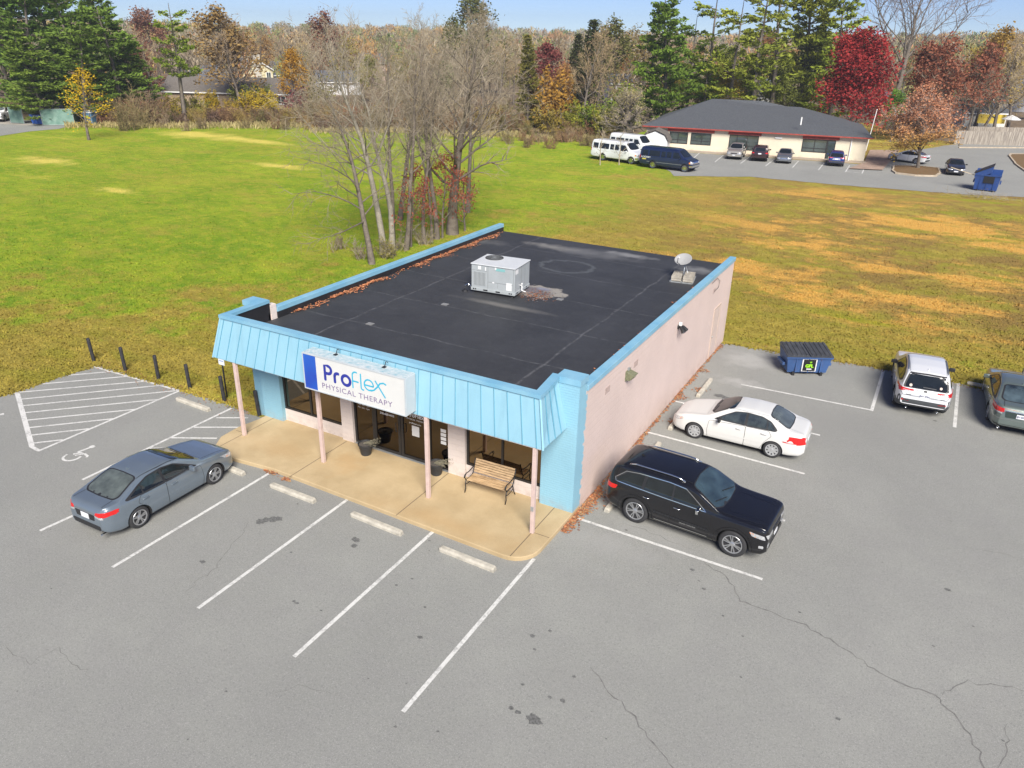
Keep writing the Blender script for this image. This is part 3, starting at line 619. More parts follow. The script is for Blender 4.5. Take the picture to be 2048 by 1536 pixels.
for x in (-.85, .9):
    m.tube([(x, -.1, HH), (x, -.02, HH+.16), (x, .06, HH+.1)], .014, 6); m.box(x-.05, x+.05, -.16, -.06, HH+.006, HH+.03)
m.build('bracket', K['black'], sg)
# ================================================================== ROOF PLANT
RZ = 3.58
hv = empty('rooftop_hvac_unit', (-6.9, 7.75, RZ), R(5.5), 'pale grey packaged air conditioning unit with round fan standing on the black roof', 'air conditioner')
K['hvac'] = mat('hvac_sheet_metal', (.40, .43, .44), .45, .15, var=.06, vs=2); K['hvactop'] = mat('hvac_top', (.58, .6, .61), .45, .1, var=.05); K['lou'] = mat('hvac_recess', (.17, .18, .185), .6)
a, b = .9, .73
m = MB(); m.box(-a+.08, a-.08, -b+.08, b-.08, 0, .12); m.build('curb', K['black'], hv)
m = MB(); m.box(-a-.02, a+.02, -b-.02, b+.02, .10, .22)
base = m.build('base_rail', K['hvac'], hv, bevel=.01)
m = MB()
for x in (-.8, -.72, .7, .78): m.box(x-.025, x+.025, -b-.025, -b-.019, .14, .19)
for x in (-.3, .22): m.box(x-.09, x+.09, -b-.025, -b-.019, .135, .185)
for y in (-.55, -.46, .4): m.box(a+.019, a+.025, y-.03, y+.03, .14, .19)
m.build('fork_slots', K['under'], base)
m = MB(); m.box(-a+.0, a-.0, -b, b, .22, 1.12); m.build('cabinet', K['hvac'], hv, bevel=.008)
m = MB(); m.box(-a-.03, a+.03, -b-.03, b+.03, 1.121, 1.16); top = m.build('top_panel', K['hvactop'], hv, bevel=.012)
m = MB(); m.lathe([(0, 1.163), (.33, 1.163), (.33, 1.175), (.36, 1.175), (.36, 1.1615)], 32, c=(-.42, .32, 0)); m.build('fan_opening', K['under'], hv)
m = MB()
for rr_ in (.1, .16, .22, .28, .34): 
    P = [(-.42+rr_*math.cos(t*math.pi/16), .32+rr_*math.sin(t*math.pi/16), 1.185) for t in range(33)]; m.tube(P, .005, 4)
for t in range(8): m.tube([(-.42, .32, 1.19), (-.42+.35*math.cos(t*math.pi/4), .32+.35*math.sin(t*math.pi/4), 1.19)], .006, 4)
m.lathe([(0, 1.2), (.07, 1.2), (.07, 1.18)], 12, c=(-.42, .32, 0)); m.build('fan_guard', K['lou'], hv)
m = MB(); m.box(-.82, -.30, -b-.004, -b-.001, .3, .86); gl = m.build('louvre_panel', K['hvac'], hv)
m = MB()
for k in range(9): m.box(-.79+k*.056, -.77+k*.056, -b-.012, -b-.005, .32, .84)
m.build('louvre_slots', K['lou'], gl)
m = MB()
for x0, x1, z0, z1 in ((-.21, -.2, .24, 1.1), (-.18, .84, .5, .508), (.84, .85, .24, 1.1), (-.86, -.24, .9, .906), (.2, .206, .5, .3)): m.box(x0, x1, -b-.006, -b-.001, min(z0, z1), max(z0, z1))
m.box(a+.001, a+.006, -.1, -.09, .24, 1.1); m.box(a+.001, a+.006, .25, .26, .24, 1.1); m.build('panel_seams', K['lou'], hv)
m = MB(); m.box(.56, .78, -b-.006, -b-.001, .27, .56); m.box(-.62, -.5, -b-.006, -b-.001, .95, 1.08); m.box(-.33, -.29, -b-.006, -b-.001, .92, 1.06); m.box(.08, .14, -b-.006, -b-.001, 1.02, 1.1); m.box(-.02, .06, -b-.007, -b-.002, .48, .52)
m.box(a+.001, a+.005, -.66, -.4, .9, 1.08); m.build('labels', K['white_paint'], hv)
m = MB(); m.box(.12, .5, -b-.0055, -b-.001, .97, 1.07); m.build('badge', mat('teal_badge', (.2, .42, .42), .5), hv)
m = MB(); m.box(-a-.14, -a-.001, -.1, .14, .58, .74); m.box(-a-.12, -a-.001, -.06, .1, .74, 1.0); m.build('junction_box', mat('beige_box', (.5, .47, .42), .6), hv)
m = MB(); m.tube([(-a-.02, -b+.02, .16), (-a-.06, -b+.0, .26), (-a-.16, -b-.02, .32), (-a-.26, -b-.02, .24), (-a-.27, -b-.02, .08)], .022, 8); m.build('conduit', K['chrome'], hv, smooth=True)
m = MB(); m.lathe([(0, .09), (.1, .07), (.12, .0)], 12, c=(-a-.27, -b-.02, 0)); m.build('roof_boot', K['black'], hv)
m = MB(); m.tube([(a+.0, -.25, .4), (a+.1, -.25, .4), (a+.1, -.25, .2), (a+.26, -.25, .17)], .022, 8); m.tube([(a+.1, -.25, .4), (a+.1, -.25, .5)], .022, 8); m.build('drain_pipe', K['white_paint'], hv, smooth=True)
# satellite dish
sdh = empty('satellite_dish', (-1.25, 13.2, RZ), R(10), 'grey oval satellite dish weighted with concrete blocks on the roof', 'satellite dish')
K['dish'] = mat('dish_grey', (.34, .34, .335), .5, var=.05)
m = MB(); m.box(-.5, .45, -.6, -.55, 0, .04); m.box(-.5, .45, .5, .55, 0, .04); m.box(-.5, -.45, -.6, .55, .0, .041); m.box(.4, .45, -.6, .55, 0, .041); m.box(-.06, 0, -.6, .55, 0, .042); m.build('ballast_frame', K['steel'], sdh)
for i, (x, y) in enumerate(((-.25, -.3), (.22, -.3), (-.25, .25), (.22, .25))):
    for zz_ in (0, 1):
        m = MB(); z0 = .045+zz_*.1; x0, x1, y0, y1 = x-.2, x+.2, y-.2, y+.2
        m.box(x0, x1, y0, y0+.04, z0, z0+.09); m.box(x0, x1, y1-.04, y1, z0, z0+.09); m.box(x0, x0+.04, y0+.04, y1-.04, z0, z0+.09); m.box(x1-.04, x1, y0+.04, y1-.04, z0, z0+.09); m.box(x-.03, x+.03, y0+.04, y1-.04, z0, z0+.09); m.box(x0+.04, x1-.04, y-.02, y+.02, z0, z0+.088)
        m.build('ballast_block', K['concrete'], sdh)
m = MB(); m.tube([(-.02, .0, .04), (-.02, 0, .35), (-.02, .12, .72)], .028, 8); m.tube([(-.02, .1, .66), (.18, -.4, .4)], .014, 6); m.tube([(-.02, .1, .66), (-.35, -.3, .3)], .012, 6) if False else None; m.build('mast', K['steel'], sdh, smooth=True)
m = MB(); n = 28; prof = [(0, 0), (.12, .008), (.24, .03), (.36, .07), (.37, .072), (.36, .06), (.24, .02), (0, -.012)]
m.lathe(prof, n); ds = MB(); 
Mx = Matrix.Translation((-.1, .1, .78)) @ Matrix.Rotation(R(-20), 4, 'Z') @ Matrix.Rotation(R(34), 4, 'X') @ Matrix.Diagonal((1.0, .88, 1, 1))
m.v = [tuple(Mx @ Vector(p)) for p in m.v]; m.build('reflector', K['dish'], sdh, smooth=True)
m = MB(); P = [Mx @ Vector(p) for p in ((0, -.34, .06), (0, -.5, .3), (0, -.35, .46))]; m.tube(P, .014, 6); arm_ = m.build('feed_arm', K['black'], sdh)
m = MB(); m.tube([P[2], P[2]+(Mx.to_3x3() @ Vector((0, .1, -.07)))], [.04, .03], 8); m.build('receiver', K['white_paint'], sdh)
m = MB(); m.box(-.06, .02, .16, .22, .6, .74); m.build('bracket', K['black'], sdh)
# ================================================================== PROPS BY THE FRONT
def bollard(i, px, py, lean, lab):
    q = G(px, py); m = MB(); r = random.Random(i); P = [(0, 0, -.05), (.0, 0, .35), (0, 0, 1.0)]
    m.tube([(0, 0, -.05), (0, 0, .5), (0, 0, .985), (0, 0, 1.0)], [.068, .068, .068, .06], 12); o = m.build('bollard', K['bol'], smooth=True, sharp=40)
    o.location = q; o.rotation_euler = (R(lean[0]), R(lean[1]), 0); tag(o, lab, 'bollard', 'black bollards along the grass edge')
K['bol'] = mat('creosoted_post', (.025, .025, .028), .85, var=.5, vs=9)
for i, (px, py, ln, lab) in enumerate(((188, 722, (1, -4), 'black bollard at the top corner of the hatched area, first of the row'), (251, 741, (0, -3), 'second black bollard from the hatched corner'), (317, 757, (1, 1), 'third black bollard, straight, midway along the row'),
        (380, 777, (0, -2), 'fourth black bollard just left of the wheel stop bay'), (449, 802, (0, -3), 'black bollard standing beside the thin sign post'), (519, 832, (1, -3), 'black bollard beside the left blue pilaster'))):
    bollard(i, px, py, ln, lab)
q = G(454, 794); ps = empty('parking_sign', q, 0, 'thin black post with small white parking sign at the end of the bollards', 'sign')
m = MB(); m.box(-.022, .022, -.02, .02, -.05, 2.0); m.build('post', K['black'], ps)
m = MB(); m.box(-.15, .15, -.032, -.021, 1.32, 1.92); pn = m.build('sign_panel', mat('sign_white', (.68, .7, .73), .4, var=.03), ps)
m = MB()
for z, w_ in ((1.8, .09), (1.7, .11), (1.58, .1), (1.46, .11)): m.box(-w_, w_, -.0345, -.0325, z, z+.04)
m.build('lettering', mat('sign_ink_blue', (.25, .32, .5), .5), pn)
# wheel stops
K['stop'] = mat('wheel_stop_concrete', (.44, .41, .345), .9, var=.22, vs=6, bump=.3, bs=50)
def wstop(a, b, lab):
    a = Vector(a[:2]); b = Vector(b[:2]); c = (a+b)/2; L = (b-a).length/2; m = MB(); w0, w1 = .085, .055
    prof = [(-w0, 0), (w0, 0), (w0, .075), (w1, .13), (-w1, .13), (-w0, .075)]
    for e_, s in ((-L, 1), (-L+.05, 1), (L-.05, 1), (L, 1)):
        k = .82 if abs(e_) == L else 1
        m.v += [(e_, y*k, z*(k if z > .1 else 1)) for y, z in prof]
    for i in range(3):
        for j in range(6): m.f.append((i*6+j, i*6+(j+1) % 6, (i+1)*6+(j+1) % 6, (i+1)*6+j))
    m.f += [tuple(reversed(range(6))), tuple(range(18, 24))]; m.m = [0]*len(m.f)
    o = m.build('wheel_stop', K['stop'], recalc=True); o.location = (c.x, c.y, .008); d = b-a; o.rotation_euler = (0, 0, math.atan2(d.y, d.x)); tag(o, lab, 'wheel stop', 'concrete wheel stops')
def gp(a, b, lab): wstop(G(*a), G(*b), lab)
gp((355, 800), (419, 823), 'wheel stop in the bay beside the hatched area near the bollards')
wstop((-11.4, -3.2), (-9.7, -3.26), 'wheel stop tucked under the nose of the blue grey sedan')
gp((543, 973), (630, 1006), 'wheel stop in the empty bay right of the blue grey sedan'); gp((704, 1031), (804, 1071), 'wheel stop in front of the middle of the walk'); gp((881, 1100), (990, 1143), 'wheel stop nearest the rounded corner of the walk')
wstop((.78, .62), (.78, 2.4), 'wheel stop beneath the rear of the black suv'); wstop((.76, 3.6), (.76, 5.4), 'wheel stop in the empty bay between the two cars at the pink wall')
wstop((.72, 6.6), (.72, 8.4), 'wheel stop at the nose of the white sedan'); wstop((.78, 9.85), (.78, 11.75), 'wheel stop farthest along the pink wall, beyond the white sedan')
q = G(1950, 772); wstop((q.x-.3, q.y), (q.x+1.5, q.y-.05), 'wheel stop by the front wheel of the green grey sedan')
# bench
bn = empty('park_bench', (-2.55, -.42, .13), R(2), 'slatted wooden bench with black scrolled iron ends under the right window', 'bench')
K['iron'] = mat('black_iron', (.015, .015, .016), .4, var=.2, vs=20)
def wood(name, c0, c1):
    t = NT(name); g = t.noise(3, 6, .7, vec=t.vec(1, 22, 22)); f = t.noise(2, 4, .6, vec=t.vec(1.6, 9, 9))
    return t.done(t.mix(t.ramp(t.math('ADD', t.math('MULTIPLY', g, .6), t.math('MULTIPLY', f, .5)), .42, .66), c0, c1), .6, g, .3, .01)
K['slat'] = wood('bench_timber', (.24, .15, .075), (.62, .44, .25))
m = MB()
for k in range(6): y = -.22+k*.072; m.box(-.66, .66, y, y+.058, .40+.004*k*(k-3)*.3, .42+.004*k*(k-3)*.3)
m.build('seat', K['slat'], bn, bevel=.006)
m = MB()
for k in range(6):
    z = .47+k*.068; y = .215+k*.024; m.hexa([(-.66, y, z), (.66, y, z), (.66, y+.022, z-.006), (-.66, y+.022, z-.006)], [(-.66, y+.02, z+.055), (.66, y+.02, z+.055), (.66, y+.042, z+.049), (-.66, y+.042, z+.049)])
m.build('backrest', K['slat'], bn, bevel=.004)
for s in (-1, 1):
    x = s*.68; m = MB()
    m.tube([(x, -.30, .0), (x, -.24, .12), (x, -.26, .28), (x, -.22, .40), (x, -.05, .385), (x, .15, .39), (x, .22, .46), (x, .30, .70), (x, .36, .88)], .017, 8)
    m.tube([(x, .34, .0), (x, .26, .14), (x, .2, .3), (x, .17, .4)], .017, 8)
    m.tube([(x, -.22, .40), (x, -.30, .52), (x, -.22, .62), (x, -.02, .60), (x, .18, .63), (x, .28, .68)], .016, 8)
    m.tube([(x, -.22, .62), (x, -.32, .60), (x, -.34, .53), (x, -.28, .50)], .013, 8); m.tube([(x, -.26, .28), (x, -.15, .24), (x, .1, .24), (x, .2, .3)], .012, 6)
    m.build('end_frame', K['iron'], bn, smooth=True)
# planters
def planter(x, y, lab, seed):
    p = empty('plant_pot', (x, y, .13), 0, lab, 'planter', 'black plastic planters by the doors')
    m = MB(); m.lathe([(0, .0), (.155, .0), (.17, .03), (.172, .05), (.20, .22), (.215, .24), (.222, .34), (.25, .35), (.255, .40), (.235, .405), (.22, .36), (0, .35)], 28); m.build('pot', mat('pot_plastic', (.028, .03, .033), .55, var=.15), p, smooth=True, sharp=35)
    m = MB(); m.lathe([(0, .372), (.12, .367), (.225, .36)], 16); m.build('soil', mat('soil', (.09, .08, .07), .95, var=.5, vs=30), p)
    r = random.Random(seed); m = MB()
    for k in range(26):
        L = r.uniform(.3, .62); a = R(r.uniform(-22, 28)); el = R(r.uniform(6, 34)); d = Vector((math.cos(a)*math.cos(el), math.sin(a)*math.cos(el), math.sin(el)))
        P = [Vector((-.05+r.uniform(-.04, .04), r.uniform(-.04, .04), .37))]
        for s in range(5): P.append(P[-1]+d*L/5+Vector((0, 0, -.012*s*r.random()))+Vector((r.gauss(0, .008), r.gauss(0, .008), 0)))
        m.tube(P, [.005, .004, .004, .003, .002, .001], 4)
        for q in P[1:]:
            for _ in range(5):
                e_ = Vector((r.gauss(0, 1), r.gauss(0, 1), r.gauss(0, .8))).normalized()*.045; f_ = Vector((-e_.y, e_.x, 0))*.12; m.add([q, q+e_*.5+f_, q+e_, q+e_*.5-f_], [(0, 1, 2, 3)])
    m.build('dry_shrub', mat('dry_grey_shrub', (.2, .19, .13), .9, col2=(.32, .29, .21), vs=20), p)
planter(-7.2, -.42, 'black plastic pot with dry sprigs left of the glass doors', 1); planter(-4.55, -.28, 'black plastic pot with dry sprigs behind a porch post, right of the doors', 2)
# leaf litter
def leaves(name, pts, n, seed, cols, smin=.03, smax=.06, zj=.02):
    r = random.Random(seed); m = MB()
    for _ in range(n):
        x, y, z = pts(r); s = r.uniform(smin, smax); a = r.uniform(0, 6.28); tx, ty = r.gauss(0, .35), r.gauss(0, .35); z += r.random()*zj+.006
        ca, sa = math.cos(a)*s, math.sin(a)*s
        P = [(ca, sa), (-sa*.6, ca*.6), (-ca, -sa), (sa*.6, -ca*.6)]; m.add([(x+p[0], y+p[1], z+abs(p[0]*tx+p[1]*ty)) for p in P], [(0, 1, 2, 3)], r.randrange(len(cols)))
    return tag(m.build(name, cols), kind='stuff')
K['lf'] = [mat('dead_leaf', c, .8, var=.2, vs=4) for c in ((.30, .11, .045), (.42, .17, .07), (.20, .085, .045), (.36, .22, .11))]
K['lf2'] = [mat('dead_leaf_roof', c, .8, var=.2, vs=4) for c in ((.50, .17, .07), (.62, .25, .11), (.33, .12, .06), (.48, .24, .12))]
def wallpts(r):
    while 1:
        y = r.uniform(-.9, 16); k = .25+.75*max(0, math.sin(y*2.1)*math.sin(y*.8+1)) + (1.6 if y < 1.8 else 0)
        if r.random()*2 < k: break
    wd = .06+.14*k*.7; x = .03+abs(r.gauss(0, wd*.55))
    if y < -.0: x += -.02+.04*(-y)
    return (x, y, 0)
leaves('leaf_litter', wallpts, 1500, 4, K['lf']); 
leaves('leaf_litter', lambda r: (r.choice([(-9.0, -2.76), (-8.2, -2.84), (-.3, -2.75), (.78, 10.0), (.78, 6.9), (.74, 4.0), (.8, 7.9)])[0]+r.gauss(0, .1), 0, 0), 0, 1, K['lf']) if False else None
def spots(r):
    c = r.choice([(-9.15, -2.72), (-8.4, -2.78), (.66, 7.3), (.68, 10.6), (.6, 4.6), (.15, 12.6), (.2, 9.5)]); return (c[0]+r.gauss(0, .13), c[1]+r.gauss(0, .12 if c[0] > 0 else .04), 0)
leaves('leaf_litter', spots, 420, 9, K['lf'])
def roofl(r):
    while 1:
        y = r.uniform(1.2, 16.3); k = (.9 if 3.4 < y < 6.6 or 8.6 < y < 15.6 else .12) * (1 if 2 < y < 3.2 or y > 3.4 else .4)
        if 1.6 < y < 3: k = .6
        if r.random() < k: break
    return (-11.74+abs(r.gauss(0, .13+.08*math.sin(y*3)))+.02, y, 3.58)
leaves('roof_leaves', roofl, 1350, 6, K['lf2'], zj=.07)
def roofr(r):
    c, k = r.choice([(5.9, .35), (4.3, .2), (3.7, .12), (9.9, .18), (11.6, .12), (2.2, .2), (12.1, .1)]); return (-.3-abs(r.gauss(0, .12)), c+r.gauss(0, k), 3.58)
leaves('roof_leaves', roofr, 330, 7, K['lf2'])
leaves('roof_debris', lambda r: (-5.35+r.gauss(0, .35), 7.85+r.gauss(0, .33), 3.58), 420, 8, [K['lf'][0], K['lf'][2], mat('twig', (.08, .065, .07), .9), mat('twig_grey', (.2, .19, .2), .9)], .02, .05)
# field / lot edge leaves, thin scatter
def edgep(r):
    if r.random() < .5: x = r.uniform(-21.4, -12.6); return (x, .05-abs(r.gauss(0, .35)) + .25, 0)
    x = r.uniform(.5, 14); return (x, 16.75+r.gauss(0, .2), 0)
leaves('leaf_litter', edgep, 700, 12, K['lf'], .02, .04)
# ================================================================== VEHICLES
def smooth_prof(pts, ss, win=.05):
    xs = np.array([p[0] for p in pts]); ys = np.array([p[1] for p in pts])
    g = np.linspace(xs[0]-.4, xs[-1]+.4, 3000); y = np.interp(g, xs, ys)
    k = max(3, int(win/(g[1]-g[0]))); ker = np.hanning(k+2)[1:-1]; ker /= ker.sum()
    yp = np.pad(y, k, mode='edge'); y2 = np.convolve(yp, ker, 'same')[k:-k]
    return np.interp(ss, g, y2)
def car_body(sp):
    L, W = sp['L'], sp['W']; hw = W/2
    ss = np.unique(np.concatenate([np.array([0, .015, .04, .08, .13, .19]), np.linspace(.26, L-.26, sp.get('ns', 74)), L-np.array([.19, .13, .08, .04, .015, 0])]))
    win = sp.get('win', .13)
    top = smooth_prof(sp['top'], ss, win); belt = smooth_prof(sp['belt'], ss, win); bot = smooth_prof(sp['bot'], ss, .1); wd = smooth_prof(sp['plan'], ss, .12)*hw
    zr = max(top); zb_mid = np.interp(L*.55, ss, belt); wr = sp['wr']*hw; secs = []
    tumb = sp.get('tumb', .955); mid = sp.get('mid', .5)
    for i, s in enumerate(ss):
        zt, zb, z0, w_ = top[i], belt[i], bot[i], wd[i]; h = max(.012, zt-zb); gh = min(1, h/(zr-zb_mid)); gh = gh**.8
        ye = w_*tumb*(1-gh) + wr*gh*min(1, w_/hw*1.0); d = zb-z0
        if gh < .35: ye = w_*tumb*(.93+.0*gh) + (ye-w_*tumb*.93)*(gh/.35)
        p = [(0, z0), (.55*w_, z0), (.86*w_, z0), (.95*w_, z0+.03*d+.01), (.985*w_, z0+.14*d), (1.0*w_, z0+.36*d), (1.0*w_, z0+(.36+mid)/2*d+.05*d), (.995*w_, z0+.74*d), (.98*w_, z0+.88*d), (tumb*w_, zb),
             (tumb*w_*.62+ye*.38, zb+.22*h+.0), (tumb*w_*.3+ye*.7, zb+.55*h), (ye, zb+.84*h), (ye-.035*hw, zb+.92*h), (ye-.12*hw, zb+.97*h), (.72*ye, zb+.99*h), (.36*ye, zt+.002), (0, zt+.006)]
        q = [p[0]]
        for a, b in zip(p[1:-2], p[2:-1]):
            q.append((a[0]*.75+b[0]*.25, a[1]*.75+b[1]*.25)); q.append((a[0]*.25+b[0]*.75, a[1]*.25+b[1]*.75))
        q += [p[-2], p[-1]]; secs.append(q)
    k = len(secs[0]); V = []; F = []
    ring = k*2-2
    for s, q in zip(ss, secs):
        x = L/2-s; V += [(x, y, z) for y, z in q] + [(x, -y, z) for y, z in q[-2:0:-1]]
    for i in range(len(ss)-1):
        for j in range(ring): a, b = i*ring+j, i*ring+(j+1) % ring; F.append((a, b, b+ring, a+ring))
    F.append(tuple(reversed(range(ring)))); F.append(tuple((len(ss)-1)*ring+j for j in range(ring)))
    return V, F
def rnd(poly, r=.04, n=3):
    out = []; m = len(poly)
    for i in range(m):
        p, a, b = Vector(poly[i]), Vector(poly[i-1]), Vector(poly[(i+1) % m]); da = a-p; db = b-p
        ra = min(r, da.length*.45); rb = min(r, db.length*.45); A = p+da.normalized()*ra; B = p+db.normalized()*rb
        for t in range(n+1): t /= n; q = (1-t)**2*A+2*t*(1-t)*p+t*t*B; out.append((q.x, q.y))
    return out
def dens(P, st, closed=True):
    out = []
    for i in range(len(P) if closed else len(P)-1):
        a, b = P[i], P[(i+1) % len(P)]; n = max(1, int(math.dist(a, b)/st)); out += [(a[0]+(b[0]-a[0])*t/n, a[1]+(b[1]-a[1])*t/n) for t in range(n)]
    if not closed: out.append(P[-1])
    return out
class Shell:
    def __init__(s, me, L): s.L = L; s.bvh = BVHTree.FromPolygons([v.co[:] for v in me.vertices], [tuple(p.vertices) for p in me.polygons])
    def cast(s, k, u, v):
        if k == 'L': o, d = Vector((s.L/2-u, 4, v)), Vector((0, -1, 0))
        elif k == 'R': o, d = Vector((s.L/2-u, -4, v)), Vector((0, 1, 0))
        elif k == 'T': o, d = Vector((s.L/2-u, v, 6)), Vector((0, 0, -1))
        elif k == 'F': o, d = Vector((6, u, v)), Vector((-1, 0, 0))
        else: o, d = Vector((-6, u, v)), Vector((1, 0, 0))
        return s.bvh.ray_cast(o, d)
    def patch(s, mb, k, poly, off=.006, grid=.09, r=.03, thick=.012):
        P = rnd(poly, r) if r else poly; P = dens(P, grid); n = len(P)
        xs = [p[0] for p in P]; ys = [p[1] for p in P]; pts = [Vector(p) for p in P]; ed = [(i, (i+1) % n) for i in range(n)]
        def inside(x, y):
            c = False
            for i in range(n):
                (x1, y1), (x2, y2) = P[i], P[i-1]
                if (y1 > y) != (y2 > y) and x < (x2-x1)*(y-y1)/(y2-y1)+x1: c = not c
            return c
        gx = np.arange(min(xs)+grid/2, max(xs), grid); gy = np.arange(min(ys)+grid/2, max(ys), grid)
        for x in gx:
            for y in gy:
                if inside(x, y) and min(math.dist((x, y), p) for p in P) > grid*.35: pts.append(Vector((x, y)))
        vs, _, fs, *_ = delaunay_2d_cdt(pts, ed, [], 1, 1e-6)
        hit = [s.cast(k, v.x, v.y) for v in vs]; base = len(mb.v)
        for v, h in zip(vs, hit):
            mb.v.append(tuple(h[0]+h[1]*off) if h[0] is not None else (0, 0, 0))
        cnt = {}
        for f in fs:
            if any(hit[i][0] is None for i in f): continue
            g = tuple(base+i for i in f); a, b, c = (Vector(mb.v[i]) for i in g); nn = (b-a).cross(c-a)
            if nn.dot(hit[f[0]][1]) < 0: g = g[::-1]
            mb.f.append(g); mb.m.append(0)
            for i in range(3):
                e = (g[i], g[(i+1) % 3]); cnt[e] = cnt.get(e, 0)+1
        if thick:
            low = {}
            for (a, b) in list(cnt):
                if (b, a) in cnt: continue
                for q in (a, b):
                    if q not in low: low[q] = len(mb.v); h = hit[q-base]; mb.v.append(tuple(Vector(mb.v[q])-h[1]*thick))
                mb.f.append((b, a, low[a], low[b])); mb.m.append(0)
    def rib(s, mb, k, pts, w_=.014, off=.006, closed=True, st=.06):
        P = dens(pts, st, closed); n = len(P); t = MB(); ribbon(t, P, w_, 0, closed=closed)
        base = len(mb.v); hits = [s.cast(k, v[0], v[1]) for v in t.v]
        for h in hits: mb.v.append(tuple(h[0]+h[1]*off) if h[0] is not None else (0, 0, 0))
        for f in t.f:
            if any(hits[i][0] is None for i in f) or (k in 'LR' and any(abs(hits[i][1].y) < .5 for i in f)): continue
            g = tuple(base+i for i in f); a, b, c = (Vector(mb.v[i]) for i in g[:3])
            if (b-a).cross(c-a).dot(hits[f[0]][1]) < 0: g = g[::-1]
            mb.f.append(g); mb.m.append(0)
WH = {}
def wheel_mesh(key, Rw, wid, spokes, style, rimmat):
    if key in WH: return WH[key]
    m = MB(); h = wid/2; ri = Rw*.70
    m.lathe([(ri-.02, -h+.02), (ri, -h+.005), (ri+.02, -h), (Rw-.05, -h), (Rw-.015, -h+.02), (Rw, -h+.05), (Rw, h-.05), (Rw-.015, h-.02), (Rw-.05, h), (ri+.02, h), (ri, h-.005), (ri-.02, h-.02)], 36, 'y')
    o = m.build('tmp', K['rubber'], smooth=True, sharp=50); tyre = o.data; bpy.data.objects.remove(o)
    m = MB(); m.lathe([(0, h-.075), (ri-.02, h-.06), (ri-.012, h-.01)], 30, 'y', mi=1)
    m.lathe([(ri-.03, h-.03), (ri-.03, h-.006), (ri-.005, h-.001), (ri+.004, h-.012)], 36, 'y'); m.lathe([(0, h-.004), (.045, h-.006), (.075, h-.02), (.08, h-.06)], 16, 'y')
    for k in range(spokes):
        a = 2*math.pi*k/spokes if style != 'pair' else 2*math.pi*(k//2)/(spokes//2) + .15*(-1)**k; w0, w1 = (.016, .021) if style != 'cover' else (.03, .036)
        if style == 'pair': w0, w1 = .012, .016
        if style == 'wide': w0, w1 = .02, .038
        ca, sa = math.cos(a), math.sin(a)
        def P(rr, t, y): return (rr*ca-t*sa, y, rr*sa+t*ca)
        r0, r1 = .06, ri-.025
        m.add([P(r0, -w0, h-.05), P(r0, w0, h-.05), P(r1, w1, h-.04), P(r1, -w1, h-.04), P(r0, -w0, h-.014), P(r0, w0, h-.014), P(r1, w1*.85, h-.012), P(r1, -w1*.85, h-.012)],
              [(4, 5, 6, 7), (0, 4, 7, 3), (1, 2, 6, 5), (2, 3, 7, 6), (0, 1, 5, 4)])
    if style == 'cover': m.lathe([(.06, h-.02), (ri*.55, h-.014), (ri*.56, h-.04)], 24, 'y')
    o = m.build('tmp', [rimmat, K['hubdark']], recalc=False); rim = o.data; bpy.data.objects.remove(o)
    WH[key] = (tyre, rim); return WH[key]
def paint(name, col, metal=.0, rough=.28, coat=1.0, flake=.04):
    return mat(name, col, rough, metal, var=flake, vs=2, coat=coat)
def rect(a, b, c, d): return [(a, c), (b, c), (b, d), (a, d)]
def mir(poly): return [(p[0], -p[1]) for p in poly]
